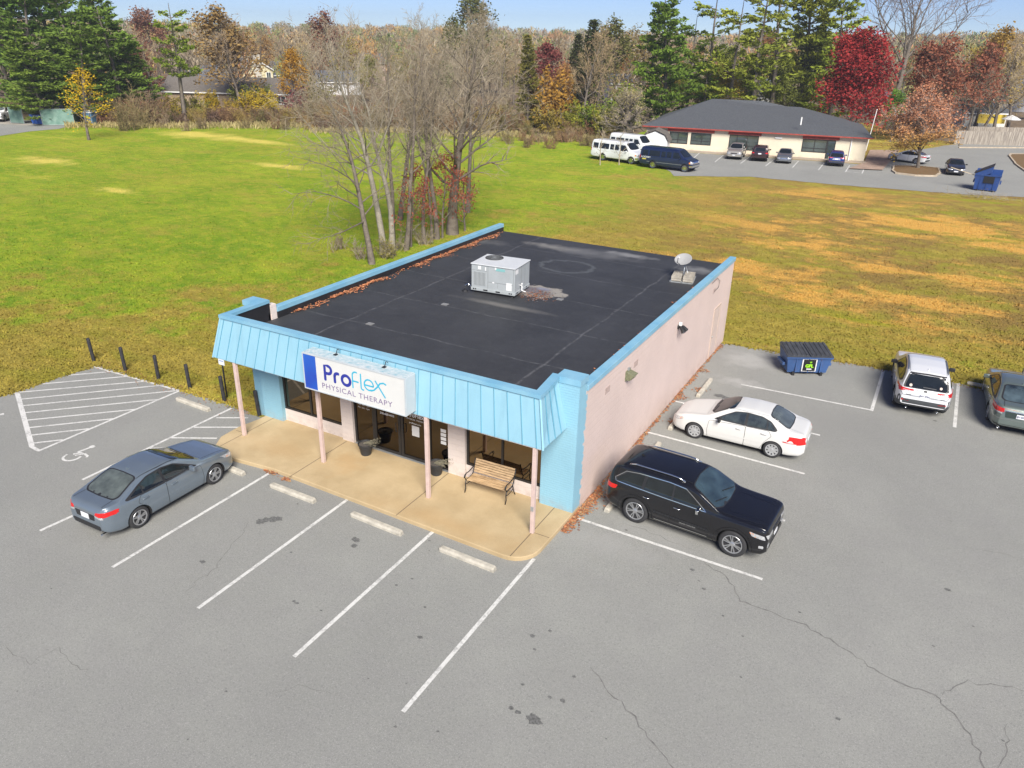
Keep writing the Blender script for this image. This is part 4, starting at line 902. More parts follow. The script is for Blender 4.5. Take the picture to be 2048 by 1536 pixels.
def make_car(name, label, cat, sp, group=None):
    L, W = sp['L'], sp['W']; t = empty(name, (0, 0, 0), 0, label, cat, group)
    V, F = car_body(sp); me = bpy.data.meshes.new('body'); me.from_pydata(V, [], F); me.update()
    bm = bmesh.new(); bm.from_mesh(me); bmesh.ops.recalc_face_normals(bm, faces=bm.faces); bm.to_mesh(me); bm.free()
    me.materials.append(sp['paint']); me.materials.append(K['under']); body = link_mesh('body', me, t)
    Rw = sp['R']; xf = L/2-sp['fo']; xr = xf-sp['wb']; cut = MB(); ra = Rw+sp.get('arch', .05)
    for x in (xf, xr):
        for s in (-1, 1):
            y0, y1 = sorted((s*(W/2-.27), s*(W/2+.3))); cut.lathe([(0, y0), (ra, y0), (ra, y1), (0, y1)], 40, 'y', c=(x, 0, Rw*1.0))
    co = cut.build('cut', [sp['paint'], K['under']], recalc=True); co.data.polygons.foreach_set('material_index', [1]*len(co.data.polygons))
    bo = body.modifiers.new('b', 'BOOLEAN'); bo.operation = 'DIFFERENCE'; bo.object = co; bo.solver = 'EXACT'; bo.material_mode = 'INDEX'
    bpy.context.view_layer.update(); ev = bpy.data.meshes.new_from_object(body.evaluated_get(bpy.context.evaluated_depsgraph_get()))
    body.modifiers.clear(); body.data = ev; bpy.data.objects.remove(co)
    ev.polygons.foreach_set('use_smooth', [True]*len(ev.polygons)); ev.set_sharp_from_angle(angle=R(38))
    mi = np.zeros(len(ev.polygons), dtype=np.int32); ev.polygons.foreach_get('material_index', mi)
    z0 = sp.get('clad', .0)
    for p in ev.polygons:
        if p.normal.z < -.8 and p.center.z < .45: p.material_index = 1
    sh = Shell(ev, L); G_ = sp.get('glass', K['glass']); fine = sp.get('fine', True)
    def part(nm, mt, items, par=body, off=.006, grid=.09, r=.03, label=None):
        m = MB()
        for k, poly in items: sh.patch(m, k, poly, off, grid, r)
        if not m.f: return None
        o = m.build(nm, mt, par, smooth=True, sharp=45)
        if label: o['label'] = label
        return o
    T_ = t
    for zc, x1, cm in sp.get('low', []):
        ev.materials.append(cm); ix = len(ev.materials)-1
        for p in ev.polygons:
            if p.material_index == 0 and p.center.z < zc and p.center.x < x1: p.material_index = ix
    if 'ws' in sp: part('windshield', sp.get('wsglass', G_), [('T', sp['ws'])], T_, .006, .1, .05)
    def grow(P, f=1.09): cx = sum(p[0] for p in P)/len(P); cy = sum(p[1] for p in P)/len(P); return [(cx+(p[0]-cx)*f, cy+(p[1]-cy)*f) for p in P]
    if 'ws' in sp: part('windshield_border', K['black'], [('T', grow(sp['ws'], 1.05))], T_, .003, .1, .05)
    if 'rw' in sp: part('rear_window_border', K['black'], [(sp['rw'][0], grow(sp['rw'][1]))], T_, .003, .1, .06)
    if 'rw' in sp: part('rear_window', sp.get('rwglass', G_), [sp['rw']], T_, .006, .1, .06)
    for k in ('L', 'R'):
        if 'trim' in sp: part('window_trim', sp.get('trimmat', K['black']), [(k, sp['trim'])], T_, .004, .1, .05)
        for w_ in sp['win_s']: part('window', sp.get('sglass', G_), [(k, w_)], T_, .009, .1, .03)
        for i, d in enumerate(sp.get('doors', [])):
            dp = part('door', sp['paint'], [(k, d)], T_, .0035, .09, .05)
            m = MB(); sh.rib(m, k, rnd(d, .05), .009, .0055); m.build('door_gap', K['under'], dp)
            if 'handles' in sp:
                hx, hz = sp['handles'][i]; m = MB(); h = sh.cast(k, hx, hz)[0]
                if h is not None:
                    s = 1 if k == 'L' else -1
                    m.tube([(L/2-hx-.1, h.y, hz), (L/2-hx-.08, h.y+s*.035, hz), (L/2-hx+.08, h.y+s*.035, hz), (L/2-hx+.1, h.y, hz)], .013, 8); m.build('handle', sp.get('handmat', sp['paint']), dp, smooth=True)
    for nm, mt, items in sp.get('parts', []):
        mt = sp['paint'] if mt == 'paint' else K[mt] if isinstance(mt, str) else mt
        part(nm, mt, items, T_, .008 if nm not in ('number_plate', 'emblem') else .014, .05 if nm.endswith('light') else .09, .02)
    for nm, mt, k, pts, w_, cl in sp.get('lines', []):
        for kk, pp in ((('L', pts), ('R', pts)) if k == 'LR' else (('T', pts), ('T', mir(pts))) if k == 'Tmir' else ((k, pts),)):
            m = MB(); sh.rib(m, kk, pp, w_, .011, cl); m.build(nm, K[mt] if isinstance(mt, str) and mt != 'paint' else (sp['paint'] if mt == 'paint' else mt), T_)
    if 'arch_trim' in sp:
        for x in (sp['fo'], sp['fo']+sp['wb']):
            for k in ('L', 'R'):
                P = [(x+(ra+.035)*math.cos(R(a)), Rw+(ra+.035)*math.sin(R(a))) for a in range(-18, 199, 6)]; m = MB(); sh.rib(m, k, P, .085, .014, False); m.build('wheel_arch_trim', sp['arch_trim'], T_)
    if 'mirror' in sp:
        ms, mz = sp['mirror']
        for s in (-1, 1):
            h = sh.cast('L' if s > 0 else 'R', ms, mz)[0]; y0 = abs(h.y) if h is not None else W/2*.9; x = L/2-ms; m = MB()
            y1 = W/2+.17
            m.tube([(x, s*(y0-.03), mz), (x-.0, s*(y1-.12), mz+.02)], .028, 6, mi=1)
            m.hexa([(x-.055, s*(y1-.2), mz-.05), (x+.03, s*(y1-.2), mz-.05), (x+.02, s*y1, mz-.04), (x-.06, s*y1, mz-.04)][::s], [(x-.055, s*(y1-.2), mz+.1), (x+.035, s*(y1-.2), mz+.1), (x+.02, s*y1, mz+.09), (x-.06, s*y1, mz+.09)][::s])
            m.build('mirror', [sp.get('mirmat', sp['paint']), K['black']], T_, smooth=True, bevel=.02, sharp=60)
    ty, rim = wheel_mesh(sp.get('wkey', name), Rw, sp.get('tw', .215), sp.get('spokes', 10), sp.get('wstyle', 'plain'), sp.get('rimmat', K['alloy']))
    for x in (xf, xr):
        for s in (-1, 1):
            wo = link_mesh('wheel', ty, T_); wo.location = (x, s*(W/2-sp.get('tw', .215)/2-.035), Rw); wo.rotation_euler = (0, random.Random(x).uniform(0, 1), 0 if s > 0 else math.pi); link_mesh('rim', rim, wo)
    for b in sp.get('extra', []): b(t, sh, sp)
    return t
def rails(mt, s0, s1, y, z_off=.05, th=.018):
    def f(t, sh, sp):
        for s_ in (-1, 1):
            P = []; n = 8
            for i in range(n+1):
                u = s0+(s1-s0)*i/n; h = sh.cast('T', u, s_*y)[0]; P.append((sp['L']/2-u, s_*y, h.z + (z_off if 0 < i < n else .004)))
            m = MB(); m.tube(P, th, 8); m.build('roof_rail', mt, t, smooth=True)
    return f
def fin(s0):
    def f(t, sh, sp):
        h = sh.cast('T', s0, 0)[0]; x = sp['L']/2-s0; m = MB(); m.add([(x+.09, -.02, h.z-.01), (x+.09, .02, h.z-.01), (x-.06, .025, h.z-.01), (x-.06, -.025, h.z-.01), (x-.05, -.006, h.z+.06), (x-.05, .006, h.z+.06)], [(0, 1, 2, 3), (0, 4, 5, 1), (1, 5, 2), (0, 3, 4), (3, 2, 5, 4)]); m.build('antenna', sp['paint'], t, recalc=True)
    return f
def wiper(pts):
    def f(t, sh, sp):
        for P in pts:
            Q = [];
            for u, y in dens(P, .1, False): h = sh.cast('T', u, y); Q.append(tuple(h[0]+h[1]*.028))
            m = MB(); m.tube(Q, .012, 5); m.build('wiper', K['black'], t)
    return f
def plate_text(k, s, u, v, size=.075):
    def f(t, sh, sp):
        h = sh.cast(k, u, v); me = text_mesh(s, size, bold=.002, ext=.001); x = h[0].x
        Mx = (Matrix(((0, 0, -1, x-.021), (-1, 0, 0, h[0].y), (0, 1, 0, v-size*.36), (0, 0, 0, 1))) if k == 'B' else Matrix(((0, 0, 1, x+.021), (1, 0, 0, h[0].y), (0, 1, 0, v-size*.36), (0, 0, 0, 1))))
        me.transform(Mx); me.materials.append(K['plate_text']); link_mesh('plate_characters', me, t)
    return f
def plate_box(k, u, v):
    def f(t, sh, sp):
        h = sh.cast(k, u, v)[0]; m = MB(); x = h.x; s = -1 if k == 'B' else 1; x0, x1 = sorted((x-s*.02, x+s*.02)); m.box(x0, x1, u-.155, u+.155, v-.078, v+.078); m.build('number_plate', K['plate'], t)
    return f
def sidetext(k, s, u, v, size, mt):
    def f(t, sh, sp):
        for kk, sg_ in (('L', 1), ('R', -1)):
            if kk not in k: continue
            h = sh.cast(kk, u, v)[0]; me = text_mesh(s, size, ext=.001, bold=.001); x = sp['L']/2-u
            Mx = Matrix(((-sg_, 0, 0, x), (0, 0, sg_, h.y+sg_*.014), (0, 1, 0, v), (0, 0, 0, 1))); me.transform(Mx); me.materials.append(mt); link_mesh('badge', me, t)
    return f
def pipes(xs, z=.26, r=.035):
    def f(t, sh, sp):
        for y in xs: m = MB(); X = -sp['L']/2; m.lathe([(r, X-.02), (r, X+.2), (r-.012, X+.2), (r-.012, X-.02), (r, X-.02)], 14, 'x', c=(0, y, z)); m.build('exhaust_pipe', K['chrome'], t, smooth=True)
    return f
def place(t, x, y, deg): t.location = (x, y, .012); t.rotation_euler = (0, 0, R(deg)); return t
# ---------------- blue grey saloon by the walk
P1 = paint('blue_grey_paint', (.175, .215, .255), .45, .3)
sp = dict(L=4.63, W=1.78, wb=2.70, fo=.94, R=.33, wr=.70, paint=P1, tw=.2,
 top=[(0, .58), (.03, .68), (.12, .76), (.3, .83), (.7, .91), (1.1, .965), (1.28, .99), (1.95, 1.33), (2.3, 1.42), (2.75, 1.435), (3.2, 1.40), (3.55, 1.30), (4.12, 1.06), (4.4, 1.045), (4.53, 1.03), (4.60, .95), (4.63, .84)],
 belt=[(0, .5), (.12, .66), (.4, .76), (1.2, .895), (2.4, .925), (3.5, .96), (4.1, .985), (4.5, .965), (4.63, .76)],
 bot=[(0, .32), (.1, .24), (.4, .2), (4.2, .2), (4.5, .26), (4.63, .36)],
 plan=[(0, .62), (.05, .74), (.15, .86), (.35, .94), (.8, .985), (1.4, 1), (3.6, 1), (4.1, .96), (4.4, .89), (4.55, .8), (4.63, .68)],
 ws=[(1.32, .0), (1.36, .45), (1.46, .64), (2.02, .55), (2.14, .5), (2.18, 0), (2.14, -.5), (2.02, -.55), (1.46, -.64), (1.36, -.45)],
 rw=('T', [(3.32, 0), (3.33, .42), (3.38, .52), (3.98, .60), (4.10, .5), (4.13, 0), (4.10, -.5), (3.98, -.60), (3.38, -.52), (3.33, -.42)]),
 trim=[(1.5, .935), (1.85, 1.12), (2.2, 1.29), (2.6, 1.345), (3.1, 1.325), (3.45, 1.22), (3.95, 1.02), (3.9, .985), (2.7, .95)],
 win_s=[[(1.72, .975), (1.93, 1.12), (2.22, 1.265), (2.62, 1.315), (2.62, .985)], [(2.70, .985), (2.70, 1.315), (3.08, 1.295), (3.36, 1.21), (3.36, 1.0)], [(3.40, 1.0), (3.40, 1.19), (3.78, 1.03)]],
 doors=[[(1.42, .26), (1.38, .5), (1.42, .89), (1.7, .925), (2.655, .945), (2.665, .6), (2.655, .26)], [(2.66, .26), (2.67, .6), (2.66, .945), (3.5, .965), (3.62, .8), (3.42, .62), (3.3, .42), (3.18, .26)]],
 handles=[(2.42, .82), (3.38, .85)], mirror=(1.78, .98), rwglass=K['glass_light'], spokes=10, wstyle='pair', sglass=K['glass'], wkey='saloon',
 parts=[('tail_light', 'red_lens', [('L', [(4.25, .80), (4.3, .92), (4.62, .9), (4.62, .82)]), ('B', [(.42, .82), (.46, .9), (.88, .93), (.9, .85), (.7, .78)])]), ('tail_light', 'red_lens', [('R', [(4.25, .80), (4.3, .92), (4.62, .9), (4.62, .82)]), ('B', [(-.42, .82), (-.46, .9), (-.88, .93), (-.9, .85), (-.7, .78)])]),
  ('reversing_light', 'clear_lens', [('B', [(.40, .80), (.66, .775), (.68, .72), (.44, .75)]), ('B', [(-.40, .80), (-.66, .775), (-.68, .72), (-.44, .75)])]),
  ('chrome_strip', 'chrome', [('B', rect(-.42, .42, .83, .85))]), ('plate_recess', 'black', [('B', [(-.4, .80), (.4, .80), (.36, .62), (-.36, .62)])]),
  ('bumper_insert', 'black', [('B', [(-.62, .36), (.62, .36), (.55, .5), (-.55, .5)])]),
  ('headlight', 'clear_lens', [('L', [(.1, .62), (.2, .74), (.62, .8), (.5, .7), (.25, .62)]), ('F', [(.4, .6), (.78, .68), (.74, .6), (.4, .55)])]), ('headlight', 'clear_lens', [('R', [(.1, .62), (.2, .74), (.62, .8), (.5, .7), (.25, .62)]), ('F', [(-.4, .6), (-.78, .68), (-.74, .6), (-.4, .55)])]),
  ('indicator', 'amber', [('R', [(.26, .66), (.36, .72), (.44, .71), (.4, .67)]), ('L', [(.26, .66), (.36, .72), (.44, .71), (.4, .67)])]), ('grille', 'black', [('F', [(-.55, .28), (.55, .28), (.45, .5), (-.45, .5)])])],
 lines=[('bonnet_gap', 'under', 'T', [(.2, .6), (1.25, .68), (1.25, -.68), (.2, -.6)], .009, False), ('boot_gap', 'under', 'T', [(4.14, .56), (4.5, .58)], .011, False), ('boot_gap', 'under', 'T', [(4.14, -.56), (4.5, -.58)], .011, False), ('sill_highlight', 'chrome', 'LR', [(1.4, .235), (3.2, .235)], .012, False), ('roof_joint', 'under', 'Tmir', [(2.05, .585), (2.7, .6), (3.35, .57)], .012, False)],
 extra=[fin(3.15), plate_box('B', 0, .71), pipes((-.55,), .24, .03), wiper([[(1.36, .5), (1.42, -.05)], [(1.36, -.1), (1.42, -.58)]])])
c1 = place(make_car('parked_saloon', 'blue grey saloon parked nose in to the concrete walk beside the wheelchair symbol', 'car', sp), -10.86, -5.38, 91.0); c1.scale = (.975, .985, .985)
# ---------------- black suv
P2 = mat('black_paint', (.008, .008, .010), .16, 0, var=.05, vs=2, spec=.45, coat=.55); K['jclad'] = mat('dark_grey_cladding', (.02, .021, .023), .5, spec=.3)
sp2 = dict(L=4.82, W=1.92, wb=2.915, fo=.90, R=.405, wr=.815, paint=P2, tw=.25, arch=.06, arch_trim=K['jclad'],
 top=[(0, .92), (.02, 1.06), (.07, 1.13), (.3, 1.175), (.9, 1.19), (1.22, 1.21), (1.38, 1.24), (2.02, 1.62), (2.3, 1.71), (2.9, 1.755), (3.7, 1.75), (4.4, 1.735), (4.62, 1.67), (4.74, 1.34), (4.79, 1.12), (4.81, 1.0), (4.82, .88)],
 belt=[(0, .86), (.07, 1.04), (.3, 1.09), (1.3, 1.11), (3, 1.13), (4.3, 1.16), (4.64, 1.15), (4.78, 1.0), (4.82, .84)],
 bot=[(0, .42), (.12, .33), (.4, .28), (4.3, .28), (4.6, .34), (4.82, .48)],
 plan=[(0, .84), (.04, .91), (.12, .955), (.35, .98), (.8, .99), (1.4, 1), (4.0, 1), (4.4, .99), (4.65, .955), (4.76, .91), (4.82, .84)],
 ws=[(1.36, 0), (1.40, .55), (1.52, .80), (2.14, .69), (2.24, .62), (2.30, 0), (2.24, -.62), (2.14, -.69), (1.52, -.80), (1.40, -.55)], wsglass=mat('windshield_glass', (.03, .05, .06), .04, 0, var=.5, vs=2, spec=.9, coat=1.0),
 rw=('B', [(-.58, 1.22), (.58, 1.22), (.52, 1.58), (-.52, 1.58)]),
 trim=[(1.72, 1.12), (2.05, 1.36), (2.4, 1.59), (2.9, 1.63), (3.8, 1.615), (4.22, 1.565), (4.56, 1.29), (4.52, 1.19), (3.0, 1.14)], trimmat=K['black'],
 win_s=[[(1.86, 1.17), (2.14, 1.38), (2.42, 1.555), (2.72, 1.59), (2.72, 1.18)], [(2.77, 1.18), (2.77, 1.59), (3.55, 1.585), (3.62, 1.20)], [(3.70, 1.205), (3.64, 1.58), (3.85, 1.575), (4.18, 1.53), (4.48, 1.28), (4.42, 1.225)]],
 doors=[[(1.62, .46), (1.56, .8), (1.60, 1.08), (2.755, 1.115), (2.765, .7), (2.755, .46)], [(2.76, .46), (2.77, .7), (2.76, 1.115), (3.68, 1.13), (3.72, .98), (3.5, .86), (3.36, .68), (3.24, .46)]],
 handles=[(2.56, .98), (3.5, 1.0)], handmat=K['chrome'], mirror=(1.92, 1.13), mirmat=K['chrome'], spokes=12, wstyle='pair', wkey='suv',
 parts=[('tail_light', 'red_lens', [('R', [(4.48, .96), (4.42, 1.08), (4.8, 1.07), (4.8, .98)]), ('B', [(-.62, .96), (-.93, .94), (-.9, 1.08), (-.64, 1.06)])]), ('tail_light', 'red_lens', [('L', [(4.48, .96), (4.42, 1.08), (4.8, 1.07), (4.8, .98)]), ('B', [(.62, .96), (.93, .94), (.9, 1.08), (.64, 1.06)])]),
  ('headlight', 'clear_lens', [('R', [(.06, .84), (.1, .95), (.5, .99), (.42, .88)]), ('F', [(-.42, .86), (-.44, .97), (-.86, .97), (-.82, .86)])]), ('headlight', 'clear_lens', [('L', [(.06, .84), (.1, .95), (.5, .99), (.42, .88)]), ('F', [(.42, .86), (.44, .97), (.86, .97), (.82, .86)])]),
  ('indicator', 'amber', [('R', [(.3, .87), (.38, .96), (.5, .98), (.42, .88)]), ('L', [(.3, .87), (.38, .96), (.5, .98), (.42, .88)])]),
  ('grille', 'chrome', [('F', rect(-.40, .40, .80, .98))]), ('lower_grille', 'black', [('F', [(-.7, .5), (.7, .5), (.6, .66), (-.6, .66)])]),
  ('bumper_trim', 'chrome', [('F', [(-.5, .44), (.5, .44), (.45, .47), (-.45, .47)])]),
  ('fog_light', 'clear_lens', [('F', rect(.62, .78, .56, .66)), ('F', rect(-.78, -.62, .56, .66)), ('R', rect(.08, .2, .57, .65)), ('L', rect(.08, .2, .57, .65))]), ('number_plate', 'plate', [('F', rect(-.15, .15, .62, .74))])],
 lines=[('window_surround', 'chrome', 'LR', [(1.74, 1.13), (2.06, 1.36), (2.4, 1.585), (2.9, 1.625), (3.8, 1.61), (4.22, 1.56), (4.54, 1.29), (4.50, 1.20), (3.0, 1.15)], .018, True), ('bonnet_gap', 'under', 'T', [(.1, .66), (.5, .74), (1.34, .80)], .008, False), ('bonnet_gap', 'under', 'T', [(.1, -.66), (.5, -.74), (1.34, -.80)], .008, False), ('bonnet_crease', mat('gloss_black_crease', (.004, .004, .005), .3), 'Tmir', [(.2, .5), (1.2, .58)], .008, False),
  ('door_moulding', 'jclad', 'LR', [(1.6, .62), (3.25, .66)], .05, False), ('sill_trim', 'chrome', 'LR', [(1.62, .40), (3.2, .40)], .018, False), ('roof_joint', 'under', 'Tmir', [(2.3, .60), (3.3, .62), (4.3, .58)], .016, False), ('roof_front_joint', 'under', 'T', [(2.27, .6), (2.31, 0), (2.27, -.6)], .012, False)],
 extra=[rails(K['chrome'], 2.5, 4.2, .66, .055, .022), fin(4.05), wiper([[(1.46, .55), (1.62, 0)], [(1.45, -.1), (1.6, -.62)]]), sidetext('LR', 'GRAND CHEROKEE', 2.2, .545, .055, K['chrome'])])
def jgrille(t, sh, sp):
    m = MB()
    for k in range(7):
        y = -.33+k*.11; h = sh.cast('F', y, .89)[0]; m.box(h.x-.02, h.x+.016, y-.036, y+.036, .82, .96)
    m.build('grille_slots', K['black'], t)
sp2['extra'].append(jgrille)
c2 = place(make_car('parked_suv', 'glossy black suv with chrome window trim and roof rails backed up to the pink wall', 'suv', sp2), 3.06, 1.34, -3.5); c2.scale = (.963, .965, .975)
# ---------------- white saloon at the pink wall
P3 = paint('white_paint_car', (.62, .62, .60), 0, .3, flake=.01)
sp3 = dict(L=4.46, W=1.715, wb=2.62, fo=.86, R=.305, wr=.70, paint=P3, tw=.19, arch=.04,
 top=[(0, .52), (.03, .62), (.12, .69), (.4, .80), (.8, .89), (1.12, .95), (1.25, .985), (1.85, 1.33), (2.2, 1.42), (2.7, 1.44), (3.15, 1.40), (3.45, 1.30), (3.9, 1.06), (4.15, 1.03), (4.36, 1.0), (4.43, .92), (4.46, .8)],
 belt=[(0, .46), (.12, .6), (.4, .73), (1.1, .88), (2.4, .91), (3.3, .94), (3.9, .96), (4.3, .93), (4.46, .74)],
 bot=[(0, .28), (.1, .22), (.4, .19), (4.0, .2), (4.35, .24), (4.46, .34)], plan=[(0, .58), (.05, .7), (.16, .84), (.4, .94), (.8, .985), (1.3, 1), (3.5, 1), (4.0, .96), (4.25, .9), (4.4, .8), (4.46, .7)],
 ws=[(1.3, 0), (1.34, .45), (1.44, .62), (1.96, .54), (2.05, .48), (2.08, 0), (2.05, -.48), (1.96, -.54), (1.44, -.62), (1.34, -.45)],
 rw=('T', [(3.22, 0), (3.24, .42), (3.30, .5), (3.78, .56), (3.87, .48), (3.9, 0), (3.87, -.48), (3.78, -.56), (3.30, -.5), (3.24, -.42)]),
 trim=[(1.45, .925), (1.8, 1.13), (2.12, 1.30), (2.5, 1.35), (3.0, 1.33), (3.3, 1.24), (3.56, 1.02), (3.5, .965), (2.6, .935)],
 win_s=[[(1.62, .96), (1.86, 1.13), (2.14, 1.275), (2.48, 1.325), (2.48, .965)], [(2.56, .965), (2.56, 1.325), (2.95, 1.31), (3.17, 1.24), (3.2, .985)], [(3.24, .985), (3.21, 1.23), (3.3, 1.2), (3.47, 1.02), (3.42, .985)]],
 doors=[[(1.32, .24), (1.28, .5), (1.32, .86), (2.535, .925), (2.545, .6), (2.535, .24)], [(2.54, .24), (2.55, .6), (2.54, .925), (3.3, .945), (3.4, .8), (3.2, .55), (3.06, .24)]],
 handles=[(2.34, .80), (3.16, .83)], mirror=(1.66, .96), mirmat=K['black'], spokes=9, wstyle='cover', rimmat=K['alloy2'], wkey='oldsaloon', rwglass=K['glass_light'], sglass=mat('pale_side_glass', (.04, .05, .048), .05, var=.5, vs=4, spec=.9, coat=.8),
 parts=[('tail_light', 'red_lens', [('L', [(4.2, .66), (4.22, .88), (4.36, .93), (4.43, .9), (4.43, .68)]), ('B', [(.6, .68), (.6, .9), (.8, .92), (.84, .68)])]), ('tail_light', 'red_lens', [('R', [(4.2, .66), (4.22, .88), (4.36, .93), (4.43, .9), (4.43, .68)]), ('B', [(-.6, .68), (-.6, .9), (-.8, .92), (-.84, .68)])]),
  ('headlight', 'clear_lens', [('L', [(.1, .56), (.16, .66), (.42, .72), (.42, .64), (.24, .57)]), ('F', [(.38, .55), (.4, .63), (.74, .66), (.72, .57)])]), ('headlight', 'clear_lens', [('R', [(.1, .56), (.16, .66), (.42, .72), (.42, .64), (.24, .57)]), ('F', [(-.38, .55), (-.4, .63), (-.74, .66), (-.72, .57)])]),
  ('indicator', 'amber', [('L', [(.3, .61), (.32, .68), (.42, .71), (.42, .65)]), ('R', [(.3, .61), (.32, .68), (.42, .71), (.42, .65)])]), ('number_plate', 'plate', [('B', rect(-.15, .15, .62, .75))]), ('grille', 'black', [('F', rect(-.3, .3, .5, .56))]), ('fuel_flap', 'paint', [('R', rect(3.75, 3.9, .72, .86)), ('L', rect(3.75, 3.9, .72, .86))])],
 lines=[('bonnet_gap', 'steel', 'T', [(.2, .56), (1.2, .66), (1.2, -.66), (.2, -.56)], .01, False), ('boot_gap', 'steel', 'Tmir', [(3.92, .5), (4.35, .54)], .01, False), ('side_moulding', 'paint', 'LR', [(1.3, .5), (3.2, .5)], .045, False), ('roof_joint', 'steel', 'Tmir', [(2.0, .57), (2.6, .59), (3.2, .56)], .01, False)],
 extra=[wiper([[(1.33, .45), (1.4, -.05)], [(1.33, -.1), (1.4, -.55)]])])
c3 = place(make_car('parked_saloon', 'old white saloon with silver wheel covers parked nose in to the pink wall', 'car', sp3), 3.00, 7.24, 180.0)
# ---------------- white crossover seen from behind
P4 = paint('pearl_white_paint', (.64, .65, .67), 0, .3, flake=.01); K['clad'] = mat('grey_cladding', (.055, .06, .065), .6)
sp4 = dict(low=[(.58, -1.85, K['clad']), (.40, 9, K['clad'])], L=4.60, W=1.855, wb=2.69, fo=.93, R=.36, wr=.72, paint=P4, tw=.23, arch=.05, arch_trim=K['clad'],
 top=[(0, .72), (.04, .9), (.14, .98), (.4, 1.04), (.9, 1.1), (1.2, 1.13), (1.35, 1.17), (1.98, 1.56), (2.3, 1.66), (2.8, 1.70), (3.5, 1.68), (4.1, 1.62), (4.22, 1.57), (4.44, 1.16), (4.5, 1.06), (4.56, .98), (4.60, .86)],
 belt=[(0, .68), (.14, .88), (.4, .97), (1.3, 1.02), (3, 1.05), (4.1, 1.10), (4.4, 1.08), (4.54, .95), (4.60, .82)], bot=[(0, .4), (.12, .3), (.4, .24), (4.1, .26), (4.45, .34), (4.60, .48)],
 plan=[(0, .72), (.05, .82), (.14, .9), (.35, .96), (.8, .99), (1.4, 1), (3.8, 1), (4.2, .96), (4.42, .91), (4.54, .85), (4.60, .78)],
 ws=[(1.38, 0), (1.42, .48), (1.52, .68), (2.08, .58), (2.18, .52), (2.2, 0), (2.18, -.52), (2.08, -.58), (1.52, -.68), (1.42, -.48)],
 rw=('B', [(-.68, 1.10), (.68, 1.10), (.64, 1.30), (.56, 1.55), (-.56, 1.55), (-.64, 1.30)]),
 trim=[(1.6, 1.03), (2.0, 1.3), (2.36, 1.53), (2.9, 1.585), (3.6, 1.56), (4.0, 1.44), (4.2, 1.25), (4.0, 1.13), (3.0, 1.065)],
 win_s=[[(1.78, 1.08), (2.08, 1.3), (2.38, 1.505), (2.66, 1.545), (2.66, 1.09)], [(2.71, 1.09), (2.71, 1.545), (3.5, 1.53), (3.6, 1.12)], [(3.68, 1.14), (3.6, 1.51), (3.9, 1.42), (4.05, 1.26), (3.9, 1.16)]],
 doors=[[(1.5, .36), (1.46, .7), (1.5, 1.0), (2.685, 1.035), (2.695, .7), (2.685, .36)], [(2.69, .36), (2.70, .7), (2.69, 1.035), (3.55, 1.06), (3.62, .9), (3.35, .75), (3.2, .5), (3.1, .36)]], handles=[(2.46, .92), (3.38, .94)], mirror=(1.84, 1.06), mirmat=K['black'], spokes=5, wstyle='wide', wkey='crossover',
 parts=[('tail_light', 'red_lens', [('L', [(4.2, .98), (4.2, 1.08), (4.52, 1.05), (4.54, .96)]), ('B', [(.36, 1.0), (.4, 1.04), (.88, 1.08), (.93, .97), (.84, .92), (.74, .96)])]), ('tail_light', 'red_lens', [('R', [(4.2, .98), (4.2, 1.08), (4.52, 1.05), (4.54, .96)]), ('B', [(-.36, 1.0), (-.4, 1.04), (-.88, 1.08), (-.93, .97), (-.84, .92), (-.74, .96)])]),
  ('reversing_light', 'clear_lens', [('B', [(.48, 1.0), (.72, 1.02), (.72, .985), (.5, .97)]), ('B', [(-.48, 1.0), (-.72, 1.02), (-.72, .985), (-.5, .97)])]),
  ('bumper', 'clad', [('B', [(-.93, .74), (-.78, .80), (-.66, .68), (.66, .68), (.78, .80), (.93, .74), (.9, .52), (.6, .38), (-.6, .38), (-.9, .52)])]), ('reflector', 'red_lens', [('B', [(.45, .62), (.72, .66), (.72, .62), (.48, .59)]), ('B', [(-.45, .62), (-.72, .66), (-.72, .62), (-.48, .59)])]),
  ('plate_recess', mat('recess_shade', (.5, .51, .53), .4), [('B', [(-.36, .96), (.36, .96), (.44, .80), (-.44, .80)])]), ('number_plate', 'plate', [('B', rect(-.155, .155, .81, .94))]), ('emblem', 'black', [('B', rect(-.055, .055, 1.0, 1.06))]), ('badge', 'black', [('B', rect(.42, .6, .845, .865)), ('B', rect(-.66, -.5, .84, .85))]),
  ('sill_cladding', 'clad', [('L', rect(1.4, 3.2, .28, .38)), ('R', rect(1.4, 3.2, .28, .38))])],
 lines=[('tailgate_gap', 'under', 'B', [(-.78, 1.1), (-.78, .95), (-.7, .83), (.7, .83), (.78, .95), (.78, 1.1)], .011, False), ('rear_wiper', 'black', 'B', [(-.32, 1.15), (.1, 1.16)], .022, False), ('spoiler_edge', 'black', 'B', [(-.58, 1.57), (0, 1.585), (.58, 1.57)], .03, False), ('roof_joint', 'steel', 'Tmir', [(2.2, .60), (4.1, .58)], .01, False)],
 extra=[rails(mat('grey_rail', (.1, .11, .13), .5), 2.5, 3.95, .63, .04, .02), fin(3.85), plate_text('B', 'JNT 6702', 0, .875, .08), pipes((-.5, .5), .34, .032)])
def deca(t, sh, sp):
    m = MB()
    for u, v, r_ in ((-.46, 1.2, .045), (.5, 1.17, .05)):
        P = [(u+r_*math.cos(a*.6283), v+r_*math.sin(a*.6283)) for a in range(10)]; sh.patch(m, 'B', P, .012, .1, 0, 0)
    m.build('sticker', mat('round_sticker', (.5, .4, .35), .5), t)
sp4['extra'].append(deca)
c4 = place(make_car('parked_crossover', 'white crossover with grey bumper, rear towards us, between dumpster and green grey saloon', 'suv', sp4), 8.22, 14.74, 95.0); c4.scale = (1.0, 1.04, 1.0)
